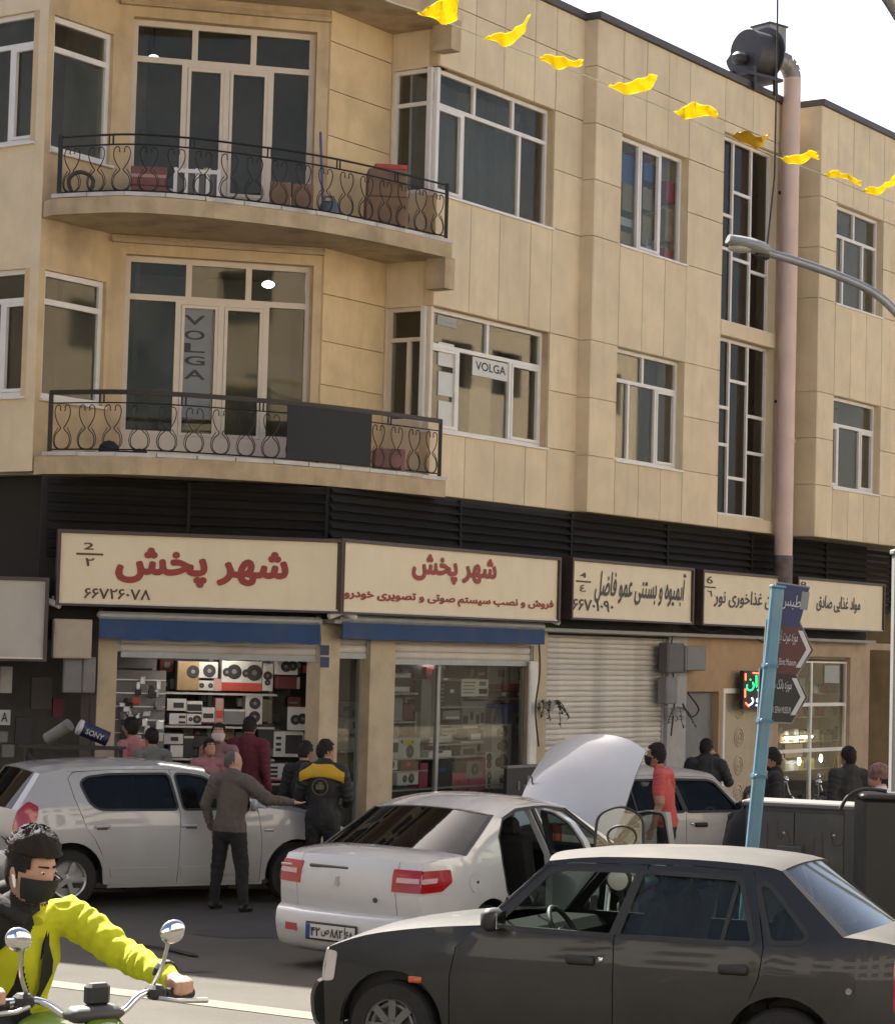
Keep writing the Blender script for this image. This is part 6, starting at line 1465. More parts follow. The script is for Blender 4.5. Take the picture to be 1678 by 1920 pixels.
# ================================================================ STREET FURNITURE
blue_post = mat('pale_blue_paint', (.115, .24, .32), .5, var=.12, vs_=5, dirt=((.2, .2, .2), .4, 4)); navy = mat('sign_navy', (.016, .024, .10), .4, var=.08); sbrown = mat('sign_brown', (.085, .024, .022), .45, var=.08); sdark = mat('sign_blackish', (.016, .016, .016), .45, var=.08); swhite = mat('sign_white', (.5, .5, .5), .5); sgrey = mat('sign_border', (.22, .22, .22), .5)
YS = 19.0
pb, ptop = gp(1392, YS), at(1458, 1101, YS)
post = thing('sign_post', 'leaning pale blue sign post with a navy street sign and two arrow signs', 'sign post', pb)
ax_ = (ptop - pb).normalized(); sx_ = V((1, .10, 0)); sx_ = (sx_ - ax_ * sx_.dot(ax_)).normalized(); sn_ = ax_.cross(sx_)
MB().cbox((pb + ptop) / 2, (.105, .09, (ptop - pb).length), .02, (sx_, sn_, ax_)).cbox(ptop + ax_ * .004, (.12, .105, .02), .004, (sx_, sn_, ax_)).build('pole', blue_post, post)
for f_ in (.80, .66, .52):
    c = pb.lerp(ptop, f_); MB().box(c, (.12, .105, .03), (sx_, sn_, ax_)).lathe([(.018, -.02), (.018, .03)], c + sx_ * -.04 - sn_ * .06, -sn_, 8).build('clamp', mat('clamp_blue', (.07, .18, .27), .5), post)
def pboard(name, m_, cx, cz, w_, h_, arrow, lines, tilt=0, border=True):
    o = pb + ax_ * 0 + V((0, 0, 0)); c = at(cx, cz, YS) - sn_ * .0 + V((0, .075, 0)); ux = V((math.cos(tilt), .05, math.sin(tilt))).normalized(); uy = V((0, 0, 1)); uy = (uy - ux * uy.dot(ux)).normalized(); n_ = ux.cross(uy)
    hw, hh = w_ / 2, h_ / 2
    poly = [(-hw, -hh), (hw - (.13 if arrow else 0), -hh), (hw, 0), (hw - (.13 if arrow else 0), hh), (-hw, hh)] if arrow else [(-hw, -hh), (hw - .05, -hh), (hw, hh), (-hw, hh)]
    b = MB().prism(poly, c, ux, uy, .03).build(name, sgrey, post)
    MB().prism([(p[0] * .965, p[1] * .94) for p in poly], c + n_ * .004, ux, uy, .02).build('sign_face', m_, b)
    for t, bx, bz, bw, bh, fa in lines: lettering(t, c + ux * bx + uy * bz + n_ * .006, ux, uy, bw, bh, swhite, b, bold=.005, fa=fa)
    if arrow: MB().prism([(hw - .145, -.155), (hw - .105, -.155), (hw - .025, 0), (hw - .105, .155), (hw - .145, .155), (hw - .065, 0)], c + n_ * .008, ux, uy, .006).build('arrow', swhite, b)
    return b, c, ux, uy, n_
s1 = pboard('street_name_sign', navy, 1484, 1136, .29, .37, False, [('طبس', .0, .03, .17, .13, True)], tilt=-.12)
MB().prism([(-.032, -.075), (.032, -.075), (.032, .075), (-.032, .075)], s1[1] + s1[2] * .115 + s1[3] * .06 + s1[4] * .007, s1[2], s1[3], .004).build('sign_emblem', sgrey, s1[0])
s2 = pboard('direction_sign', sbrown, 1482, 1216, .42, .46, True, [('موزه عبرت ایران', -.03, .09, .19, .12, True), ('Iran Ebrat Museum', -.03, -.115, .19, .055, False)], tilt=-.05)
s3_ = pboard('direction_sign', sdark, 1471, 1306, .42, .46, True, [('موزه بانک سپه', -.03, .085, .19, .12, True), ('BANK SEPAH MUSEUM', -.03, -.115, .19, .055, False)], tilt=-.02)
# grey cabinet with graffiti
cabm = mat('cabinet_grey', (.05, .049, .047), .6, var=.15, vs_=3, dirt=((.14, .12, .10), .5, 2)); cabt = mat('cabinet_top', (.11, .105, .10), .6, metal=.2)
c0, c1 = at(1398, 1510, 19.9), at(1618, 1518, 19.55); cz0 = 0.0; cu_ = V((c1.x - c0.x, c1.y - c0.y, 0)); cw = cu_.length; cu_.normalize(); cn_ = V((cu_.y, -cu_.x, 0)); H_ = c0.z
cab = thing('electrical_cabinet', 'dark grey street cabinet with faint red scribbles beside the blue post', 'cabinet', ((c0.x + c1.x) / 2, (c0.y + c1.y) / 2 + .2, zg(20)))
cc = V((c0.x, c0.y, 0)); CA = (cu_, -cn_, ZUP)
MB().box(cc + cu_ * cw / 2 - cn_ * .22 + ZUP * H_ / 2, (cw, .42, H_), CA).build('housing', cabm, cab)
MB().cbox(cc + cu_ * cw / 2 - cn_ * .22 + ZUP * (H_ + .02), (cw + .06, .50, .05), .012, CA).build('lid', cabt, cab)
for a_, b_ in ((.01, .42), (.43, .845)):
    d_ = MB().box(cc + cu_ * cw * (a_ + b_) / 2 + cn_ * .004 + ZUP * (H_ * .5), (cw * (b_ - a_), .03, H_ * .94), CA).build('door', cabm, cab)
    for z in (.35, .85): MB().lathe([(.012, 0), (.012, .02), (.004, .024)], cc + cu_ * cw * (b_ - .08) + cn_ * .018 + ZUP * (H_ * z), cn_, 8).build('lock', alloy, d_)
MB().box(cc + cu_ * cw * .92 + cn_ * .010 + ZUP * H_ / 2, (cw * .14, .03, H_), CA).build('side_panel', mat('cabinet_darker', (.045, .044, .043), .6), cab)
MB().cbox(cc + cu_ * cw * .40 + cn_ * .08 + ZUP * (H_ - .42), (.22, .14, .2), .01, CA).build('meter_box', cabm, cab)
gm_ = mat('red_scribble', (.10, .022, .022), .8)
for pts in ([(.2, -.15), (.2, -.4), (.26, -.5)], [(.28, -.12), (.30, -.28), (.36, -.2), (.40, -.3)], [(.52, -.3), (.5, -.45), (.58, -.42), (.6, -.25)], [(.66, -.2), (.68, -.42)], [(.74, -.18), (.76, -.30), (.82, -.3), (.85, -.22)]):
    MB().tube([cc + cu_ * (cw * a) + cn_ * .019 + ZUP * (H_ + z) for a, z in spl([V(p) for p in pts], 4)], .008, 5, flat=.4).build('scribble', gm_, cab)
# black litter bin with hoop handle, pale pole at right edge
q0 = gp(1662, 17.9); bin_ = thing('litter_bin', 'black street bin with a hooped handle at the right edge', 'bin', q0)
BH = at(1660, 1496, 17.9).z - q0.z
MB().cbox(q0 + ZUP * BH / 2, (.44, .40, BH), .03).build('bin_body', mat('bin_black', (.013, .013, .013), .5, var=.2), bin_); MB().cbox(q0 + ZUP * (BH + .015), (.47, .43, .04), .012).build('bin_lid', blk_plastic, bin_)
MB().tube(spl([q0 + V((-.36, 0, BH - .10)), q0 + V((-.30, 0, BH)), q0 + V((-.18, 0, BH + .06)), q0 + V((.0, 0, BH + .05))], 5), .015, 8).build('hoop_handle', blk_plastic, bin_, smooth=50)
q1 = gp(1684, 18.6); pp = thing('pale_pole', 'pale grey square pole standing behind the black bin', 'pole', q1)
pt_ = at(1684, 1040, 18.6).z
MB().cbox(q1 + ZUP * (pt_ - q1.z) / 2, (.14, .14, pt_ - q1.z), .01).build('shaft', mat('pale_grey_paint', (.27, .27, .265), .5, var=.1), pp); MB().cbox(V((q1.x, q1.y, pt_ + .02)), (.17, .17, .04), .008).build('cap', MT['pale_grey_paint'], pp)
# street lamp
YL = 18.0; galv = mat('galvanised_steel', (.30, .30, .30), .38, metal=.7, var=.15)
lb_ = V((at(1790, 900, YL).x, YL + .1, zg(YL))); lamp = thing('street_lamp', 'grey street lamp with a curved arm reaching in from the right', 'street lamp', lb_)
arm = [lb_, lb_ + ZUP * 3.6, *[at(x, y, YL) for x, y in ((1745, 690), (1712, 630), (1678, 583), (1638, 548), (1585, 522), (1520, 498), (1460, 479), (1432, 471))]]
MB().tube(spl(arm, 4), [.07] * 8 + [.035] * (len(spl(arm, 4)) - 8), 10).build('mast_arm', galv, lamp, smooth=50)
a0_, a1_ = at(1437, 473, YL), at(1364, 450, YL - .06); d_ = (a1_ - a0_).normalized(); sd_ = d_.cross(ZUP).normalized(); up_ = sd_.cross(d_)
LHd = MB(); n = 9; vs = []; fs = []
for i in range(n + 1):
    t = i / n; w_ = .05 + .075 * math.sin(math.pi * min(1, t * .75 + .18)) * (1 if t < .92 else .75); hgt = .035 + .035 * math.sin(math.pi * min(1, .25 + t * .6)); c = a0_.lerp(a1_, t)
    for k in range(12):
        a = 2 * math.pi * k / 12; vs.append(c + sd_ * (math.cos(a) * w_) + up_ * ((math.sin(a) if math.sin(a) > 0 else math.sin(a) * .45) * hgt))
for i in range(n):
    for k in range(12): fs.append((i * 12 + k, i * 12 + (k + 1) % 12, (i + 1) * 12 + (k + 1) % 12, (i + 1) * 12 + k))
fs += [tuple(range(11, -1, -1)), tuple(n * 12 + k for k in range(12))]
LHd.add(vs, fs).build('lamp_head', mat('lamp_grey', (.26, .27, .26), .45, var=.08), lamp, smooth=50)
MB().ell(a0_.lerp(a1_, .62) - up_ * .03, (.11, .07, .035), None, 14, 8).build('lamp_lens', mat('lamp_lens', (.35, .34, .28), .2, coat=.4), lamp, smooth=60)
MB().cbox(a0_.lerp(a1_, .08) - up_ * .03, (.12, .06, .06), .015, (d_, sd_, up_)).build('lamp_clamp', blk_plastic, lamp)
cb = thing('overhead_cable', 'black cable dropping from above to the street lamp head', 'cable', a0_)
MB().tube([a0_, at(1452, 330, YL), at(1457, 100, YL), at(1460, -260, YL)], .008, 6).build('cable_line', blk_plastic, cb)
gl_ = V((at(1830, 900, 17).x, 17.1, zg(17.1))); ob_ = thing('lamp_mast', 'grey lamp mast whose bent top crosses the top right corner', 'mast', gl_)
mp_ = spl([gl_, gl_ + ZUP * 3.5, at(1800, 420, 17), at(1740, 120, 16.6), at(1690, 34, 16.2), at(1650, -28, 16), at(1590, -110, 15.8)], 5); MB().tube(mp_, [.065] * 6 + [.05] * (len(mp_) - 6), 10).build('mast_arm', galv, ob_, smooth=50)
MB().ell(at(1575, -128, 15.75), (.22, .12, .06), None, 14, 8).build('lamp_head', MT['lamp_grey'], ob_, smooth=60); MB().lathe([(.14, 0), (.14, .03), (.08, .06), (.08, .3)], gl_, ZUP, 16).build('mast_foot', galv, ob_, smooth=40)
# ================================================================ ROOF FAN AND FLUE
zinc = mat('galvanised_duct', (.30, .28, .26), .5, metal=.4, var=.15, dirt=((.16, .12, .09), .5, 2)); flue_m = mat('pink_flue_paint', (.64, .47, .385), .7, var=.10, vs_=2, bump=.1, dirt=((.48, .36, .28), .5, 1.2)); fan_m = mat('fan_grey', (.05, .047, .047), .55, metal=.2, var=.2, dirt=((.16, .07, .05), .6, 1.3))
PF = PR2.off(.20)
fl = thing('exhaust_flue', 'tall pink flue pipe running up the facade to the roof fan', 'flue', PF.at(PF.S(1478, 900), ZB, 0))
fp = lambda x, y: PF.px(x, y)
fr_ = .15
bot = fp(1468, 1060); top_ = fp(1492, 160); top_.x, top_.y = bot.x + (top_.x - bot.x) * .0, bot.y; topz = PF.Zp(1493, 150)
b0 = V((bot.x, bot.y, bot.z)); 
MB().lathe([(fr_, 0), (fr_, (topz - b0.z) * .25), (fr_ + .012, (topz - b0.z) * .25), (fr_ + .012, (topz - b0.z) * .25 + .05), (fr_, (topz - b0.z) * .25 + .06), (fr_, (topz - b0.z) * .62), (fr_ + .012, (topz - b0.z) * .62), (fr_ + .012, (topz - b0.z) * .62 + .05), (fr_, (topz - b0.z) * .62 + .06), (fr_, topz - b0.z)], b0, ZUP, 28).build('riser', flue_m, fl, smooth=40)
MB().lathe([(fr_ * .85, -.62), (fr_ + .01, -.50), (fr_ + .01, .16)], b0, ZUP, 28).build('sooty_end', mat('sooty_sheet', (.13, .10, .09), .7, var=.5, vs_=5), fl, smooth=40)
for z in (.35, .8): MB().box(V((b0.x, b0.y, lerp(b0.z, ZR, z))) - PR.n * .24, (.06, .5, .05), (PR.d, PR.n, ZUP)).build('bracket', black_iron, fl)
e0 = V((b0.x, b0.y, topz)); ed = -PR.d * .88 - PR.n * .25; ed.normalize(); rc = .25
prev = e0; seg = []
for i in range(5):
    a = R(90 * i / 4); seg.append(e0 + ed * (rc * (1 - math.cos(a))) + ZUP * (rc * math.sin(a)))
for i in range(4): MB().tube([seg[i], seg[i + 1]], fr_ + .006 * (i % 2), 24).build('elbow_segment', zinc, fl, smooth=40)
ce = seg[-1] + ed * .42; MB().tube([seg[-1], ce], fr_, 24).build('cross_duct', zinc, fl, smooth=40)
fan = thing('roof_fan', 'grey centrifugal fan on the roof edge beside the flue', 'fan', V((ce.x, ce.y, ZR)))
fx_ = ed; fyv = ZUP; fo = ce + ed * .02; 
vol = []; 
for k in range(30):
    a = 2 * math.pi * k / 30; rr = .33 + .11 * (k / 30); vol.append((rr * math.cos(a), rr * math.sin(a)))
cr_ = ed.cross(ZUP).normalized()
MB().prism(vol, fo + ed * .46, cr_, ZUP, -.46 if (cr_.cross(ZUP)).dot(ed) < 0 else .46).build('scroll_housing', fan_m, fan, smooth=30)
MB().lathe([(.22, -.12), (.18, -.02), (.26, .0)], fo + ed * .0, ed, 26).build('inlet_cone', fan_m, fan, smooth=40)
MB().lathe([(.47, 0), (.47, .025)], fo + ed * .0, ed, 30).build('side_flange', mat('fan_dark', (.05, .048, .05), .5, metal=.2), fan)
MB().box(fo - ed * .22 + ZUP * .34 + cr_ * .1, (.40, .40, .40), (ed, cr_, ZUP)).build('outlet_box', zinc, fan); MB().box(fo - ed * .22 + ZUP * .55 + cr_ * .1, (.45, .45, .03), (ed, cr_, ZUP)).build('outlet_rim', MT['fan_dark'], fan)
MB().cbox(fo + ed * .58 - ZUP * .15, (.25, .2, .2), .05, (ed, cr_, ZUP)).build('motor', fan_m, fan, smooth=40)
hfan = fo.z - ZR
for s_ in (0, .5):
    for q in (-.25, .25): MB().bar(fo + ed * s_ + cr_ * q - ZUP * .30, fo + ed * s_ + cr_ * q * 1.1 - ZUP * (hfan + .1), .06, .06).build('leg', MT['fan_dark'], fan)
MB().box(fo + ed * .25 - ZUP * .44, (.8, .6, .05), (ed, cr_, ZUP)).build('base_frame', MT['fan_dark'], fan)
# ================================================================ BUNTING
flag_m = mat('yellow_flag_cloth', (.78, .66, .03), .8, var=.08); nm = flag_m.node_tree
_tr = nm.nodes.new('ShaderNodeBsdfTranslucent'); _tr.inputs[0].default_value = (.80, .66, .03, 1); _mx = nm.nodes.new('ShaderNodeMixShader'); _mx.inputs[0].default_value = .45
nm.links.new(nm.nodes['Principled BSDF'].outputs[0], _mx.inputs[1]); nm.links.new(_tr.outputs[0], _mx.inputs[2]); nm.links.new(_mx.outputs[0], nm.nodes['Material Output'].inputs[0])
spts = [(640, -40, 15.0), (725, 0, 15.4), (790, 22, 15.8), (905, 68, 16.6), (1008, 106, 17.4), (1140, 158, 18.3), (1265, 210, 19.2), (1368, 256, 20.0), (1462, 295, 20.8), (1545, 328, 21.5), (1618, 358, 22.0), (1760, 410, 23)]
sw_ = [at(*p) for p in spts]
st_ = thing('bunting_string', 'thin pale string carrying the row of yellow flags', 'string', sw_[5]); MB().tube(spl(sw_, 4), .006, 5).build('string_line', mat('string_white', (.5, .48, .42), .8), st_)
FL = [  # pixel outline rows: leading edge points then trailing edge points
    ([(782, 23), (805, 30), (830, 42), (858, 36)], [(815, 5), (828, 0), (845, -8), (862, -18)], 'largest yellow flag at the top, overlapping the roof corner'),
    ([(905, 70), (925, 76), (948, 84), (970, 74), (986, 50)], [(925, 64), (945, 60), (962, 56), (978, 42), (995, 27)], 'yellow flag with one corner blown straight up, second from the top'),
    ([(1008, 108), (1028, 118), (1050, 128), (1072, 123), (1094, 120)], [(1022, 103), (1042, 102), (1060, 108), (1078, 112), (1092, 112)], 'flat yellow flag in front of the narrow pilaster'),
    ([(1140, 161), (1165, 172), (1192, 174), (1214, 166), (1232, 150)], [(1160, 155), (1180, 153), (1200, 146), (1216, 140), (1230, 141)], 'scoop shaped yellow flag above the window full of boxes'),
    ([(1264, 210), (1278, 218), (1292, 223), (1318, 214), (1345, 222)], [(1282, 200), (1296, 192), (1312, 193), (1330, 198), (1344, 208)], 'tent shaped yellow flag right of the scoop shaped one'),
    ([(1368, 255), (1388, 262), (1412, 276), (1430, 270), (1442, 252)], [(1385, 246), (1402, 246), (1420, 254), (1432, 256), (1440, 247)], 'orange tinted yellow flag at the top of the stair window'),
    ([(1462, 295), (1480, 306), (1500, 306), (1518, 297), (1534, 296)], [(1478, 291), (1494, 291), (1510, 284), (1524, 282), (1535, 284)], 'yellow flag crossing the pink flue'),
    ([(1544, 325), (1560, 333), (1576, 330), (1596, 340), (1614, 346)], [(1558, 320), (1574, 321), (1590, 326), (1604, 334), (1615, 340)], 'thin arched yellow flag right of the flue'),
    ([(1616, 356), (1632, 364), (1650, 362), (1664, 352), (1680, 340)], [(1630, 351), (1646, 350), (1658, 344), (1668, 336), (1680, 329)], 'rightmost yellow flag near the picture edge')]
for i, (a_, b_, lb) in enumerate(FL):
    Y = spts[i + 2][2]; rows = []
    pa = spl([V(p) for p in a_], 4); pb_ = spl([V(p) for p in b_], 4); m_ = min(len(pa), len(pb_)); vs = []; fs = []; nz = 5
    for j in range(m_):
        for k in range(nz):
            t = k / (nz - 1); q = pa[j].lerp(pb_[j], t); vs.append(at(q.x + 2.0 * math.sin(j * 1.3 + i + k * .9), q.y + 2.2 * math.sin(j * .9 + k * 2.1 + i), Y + .0 - .28 * t + .05 * math.sin(j * 1.1 + k * 1.7 + i) - .02 * j / m_))
    for j in range(m_ - 1):
        for k in range(nz - 1): f = j * nz + k; fs.append((f, f + nz, f + nz + 1, f + 1))
    N = len(vs); vs += [v + V((0, .004, -.003)) for v in vs]; fs += [tuple(q + N for q in reversed(f)) for f in fs]
    m3 = flag_m if i != 5 else mat('orange_flag_cloth', (.75, .42, .01), .8)
    o = MB().add(vs, fs).build('yellow_flag', m3, smooth=60, loc=vs[0]); tag(o, lb, 'flag', 'yellow flags on a string across the street')
# ================================================================ GOODS, BALCONY THINGS, SMALL FITTINGS
gw = mat('carton_white', (.50, .48, .45), .7, var=.08, rnd=.15); gb = mat('carton_black', (.022, .021, .021), .6, var=.2); gg = mat('carton_grey', (.16, .155, .15), .7, var=.1, rnd=.2)
gt = mat('carton_tan', (.28, .19, .10), .8, var=.12, rnd=.1); gr = mat('carton_red', (.40, .05, .035), .6, var=.1); gmg = mat('carton_magenta', (.33, .025, .07), .6, var=.1); gbl = mat('carton_blue', (.02, .07, .25), .6, var=.1); gdr = mat('carton_dark_red', (.10, .015, .02), .7, var=.1)
gpk = mat('carton_pink', (.42, .24, .22), .7, var=.1); gol = mat('carton_olive', (.10, .09, .05), .7, var=.1); gye = mat('carton_yellow', (.45, .36, .03), .6, var=.1); silver = mat('blister_silver', (.55, .55, .56), .25, metal=.5, var=.1, rnd=.25)
shelf_m = mat('shelf_board', (.40, .38, .35), .6, var=.08)
CN_ = {'carton_white': 'white', 'carton_black': 'black', 'carton_grey': 'grey', 'carton_tan': 'tan', 'carton_red': 'red', 'carton_magenta': 'magenta', 'carton_blue': 'blue', 'carton_dark_red': 'dark red', 'carton_pink': 'pink', 'carton_olive': 'olive', 'carton_yellow': 'yellow'}
def goods(pl, k, x0, y0, x1, y1, m, label, prints=(), dep=.22, name='product_box', cat='box', group=None):
    P_ = pl.off(k); a = P_.hit(x0, y0); b = P_.hit(x1, y1); w_, h_ = max(.03, b[0] - a[0]), max(.03, a[1] - b[1]); c = P_.at((a[0] + b[0]) / 2, (a[1] + b[1]) / 2)
    o = thing(name, label, cat, P_.at((a[0] + b[0]) / 2, b[1], -dep / 2), group=group)
    MB().box(c - P_.n * dep / 2, (w_, h_, dep), pl.ax()).build('carton', m, o)
    for p in prints:
        kind, rx, ry, rr, pm = p[:5]; q = c + P_.d * ((rx - .5) * w_) + ZUP * ((ry - .5) * h_) + P_.n * .002
        if kind == 'o':
            R_ = rr * min(w_, h_) if len(p) < 6 else rr * w_
            MB().lathe([(R_, 0), (R_, .004), (R_ * .9, .006), (.001, .004)], q, P_.n, 18).build('cone_print', pm, o)
            MB().lathe([(R_ * .35, 0), (R_ * .3, .009), (.001, .009)], q, P_.n, 12).build('centre_print', gg, o)
        else: MB().box(q, (rr * w_, p[5] * h_, .005), pl.ax()).build('panel_print', pm, o)
    return o
O = lambda x, y, r, m=gb: ('o', x, y, r, m)
Rr = lambda x, y, w, h, m=gb: ('r', x, y, w, m, h)
GL = 'goods on the shelves of the left shop'; GR = 'goods in the right shop window'
LG = [
 (334, 1240, 372, 1295, gt, 'tan carton with a dark speaker print at the left end of the top shelf', [O(.72, .65, .30)], .3), (374, 1241, 408, 1272, gw, 'white carton with one black disc beside the tan carton', [O(.55, .45, .40)], .3), (373, 1276, 400, 1295, gw, 'flat white carton with two small black discs under the one disc carton', [O(.2, .5, .25), O(.8, .5, .25)], .3), (401, 1273, 415, 1296, gpk, 'small pale pink carton beside the red banded speaker cartons', [], .25),
 (417, 1239, 452, 1296, gw, 'left white speaker carton with a red lower band on the top shelf', [O(.62, .64, .38), O(.25, .62, .22), Rr(.5, .14, 1.0, .28, gr)], .3), (454, 1240, 490, 1297, gw, 'right white speaker carton with a red lower band on the top shelf', [O(.62, .62, .40), O(.22, .6, .20), Rr(.5, .14, 1.0, .28, gr)], .3), (493, 1244, 511, 1296, gw, 'tall narrow white carton with a black speaker shape on the top shelf', [O(.5, .55, .42), O(.5, .3, .28)], .3),
 (521, 1231, 558, 1266, gw, 'white carton with a double speaker print above the dark red carton', [O(.42, .45, .30), O(.75, .5, .28)], .3), (521, 1268, 556, 1292, gdr, 'dark red carton under the double speaker carton', [], .3),
 (314, 1310, 349, 1333, gw, 'white carton with a slanted black amplifier at the left of the second shelf', [Rr(.6, .45, .55, .45)], .3), (351, 1315, 379, 1336, gw, 'white carton mostly covered by a black amplifier picture', [Rr(.5, .42, .95, .62)], .3), (318, 1338, 349, 1359, gw, 'white carton with a thin black slot picture, lower left of the second shelf', [Rr(.75, .7, .4, .25), Rr(.75, .2, .4, .2)], .3), (351, 1339, 377, 1359, gw, 'white carton with a black round motor picture', [O(.7, .5, .40), O(.25, .5, .2)], .3), (379, 1327, 402, 1358, gw, 'white carton with a black wedge picture and dark red foot', [Rr(.5, .5, .8, .30), Rr(.5, .06, 1, .12, gdr)], .3),
 (405, 1310, 418, 1358, gpk, 'tall pink and white carton on the second shelf', [Rr(.5, .38, .9, .3, gr)], .3), (420, 1330, 458, 1359, gg, 'grey amplifier box with a pale lid edge', [Rr(.5, .93, 1, .12, gw)], .3), (461, 1305, 491, 1359, gw, 'tall white carton with two black speakers one above the other', [O(.55, .74, .34), O(.55, .27, .34)], .3), (493, 1312, 508, 1354, gol, 'olive rounded speaker at the right of the second shelf', [], .3),
 (308, 1376, 343, 1396, gw, 'white carton with a black stripe on the third shelf', [Rr(.55, .5, .4, .4)], .3), (320, 1398, 343, 1420, gw, 'plain white carton at the left of the third shelf', [], .3), (345, 1380, 362, 1420, gb, 'black upright box on the third shelf', [Rr(.5, .94, 1, .10, gw)], .3), (364, 1380, 392, 1402, gb, 'black flat screen box on the third shelf', [], .3), (485, 1358, 513, 1404, gb, 'black screen panel above the white amplifier carton', [], .08),
 (514, 1372, 568, 1420, gw, 'large white carton with a black subwoofer, upper of two beside the pier', [Rr(.68, .5, .58, .75), Rr(.16, .74, .18, .12), Rr(.16, .5, .18, .12), Rr(.16, .28, .18, .12)], .35), (500, 1432, 560, 1464, gw, 'large white carton with a black subwoofer, lower of two beside the pier', [O(.80, .5, .5), Rr(.22, .75, .25, .14), Rr(.22, .5, .25, .14), Rr(.22, .25, .25, .14), Rr(.5, .02, 1, .1, gmg)], .35),
 (542, 1326, 577, 1370, gw, 'white carton with a pair of black speakers hung on the pier', [O(.35, .45, .26), O(.72, .5, .28)], .12), (580, 1325, 594, 1370, gdr, 'thin dark red carton beside the paired speaker carton', [], .12), (222, 1226, 292, 1254, gg, 'plain pale grey board hung under the left shutter', [], .03)]
sh1 = thing('shop_shelving', 'pale shelves full of speaker cartons in the left shop', 'shelves', QC.at(sC(400), PH, -1.2))
for y, xa, xb_ in ((1297, 296, 520), (1360, 300, 515), (1421, 300, 515), (1466, 300, 560)):
    P_ = QC.off(-.85); a, b = P_.hit(xa, y), P_.hit(xb_, y); MB().box(P_.at((a[0] + b[0]) / 2, a[1] - .015, -.2), (b[0] - a[0], .025, .42), QC.ax()).build('shelf_board', shelf_m, sh1)
for x in (298, 404, 517):
    P_ = QC.off(-1.28); u = P_.S(x); MB().box(P_.at(u, 1.45, 0), (.05, 2.7, .04), QC.ax()).build('upright', mat('shelf_upright', (.25, .24, .22), .6), sh1)
for it in LG:
    x0, y0, x1, y1, m, lb, pr, dp = it
    goods(QC, -.86 if x0 < 515 else -.62, x0, y0, x1, y1, m, lb, pr, dp, group=GL)
rg = random.Random(3)                                       # small blister packs on hooks
for i in range(46):
    x = rg.uniform(222, 300); y = rg.uniform(1262, 1392); w_ = rg.uniform(7, 15); h_ = rg.uniform(8, 17)
    m = rg.choice([silver, silver, silver, gw, gg, gb, gb, gr if rg.random() < .3 else gg])
    P_ = QC.off(-.66 - rg.random() * .08); a, b = P_.hit(x, y), P_.hit(x + w_, y + h_)
    MB().cbox(P_.at((a[0] + b[0]) / 2, (a[1] + b[1]) / 2), (b[0] - a[0], a[1] - b[1], .02), .008, QC.ax()).build('blister_pack', m, loc=P_.at((a[0] + b[0]) / 2, (a[1] + b[1]) / 2))
    o = bpy.data.objects[-1] if False else None
for o in [q for q in COL.objects if q.name.startswith('blister_pack') and 'label' not in q]: tag(o, 'small accessory pack hanging on the rack at the left of the left shop', 'blister pack', 'accessory packs hanging in the left shop')
rk = thing('hanging_rack', 'pegboard rack of small packs left of the pale shelves', 'rack', QC.at(sC(260), PH, -.8)); P_ = QC.off(-.80); a, b = P_.hit(216, 1256), P_.hit(304, 1480); MB().box(P_.at((a[0] + b[0]) / 2, (a[1] + b[1]) / 2), (b[0] - a[0], a[1] - b[1], .03), QC.ax()).build('pegboard', gg, rk)
for y in (1275, 1300, 1325, 1350, 1375): MB().box(P_.at((a[0] + b[0]) / 2, P_.Zp(260, y), .03), (b[0] - a[0], .012, .012), QC.ax()).build('hook_rail', steel, rk)
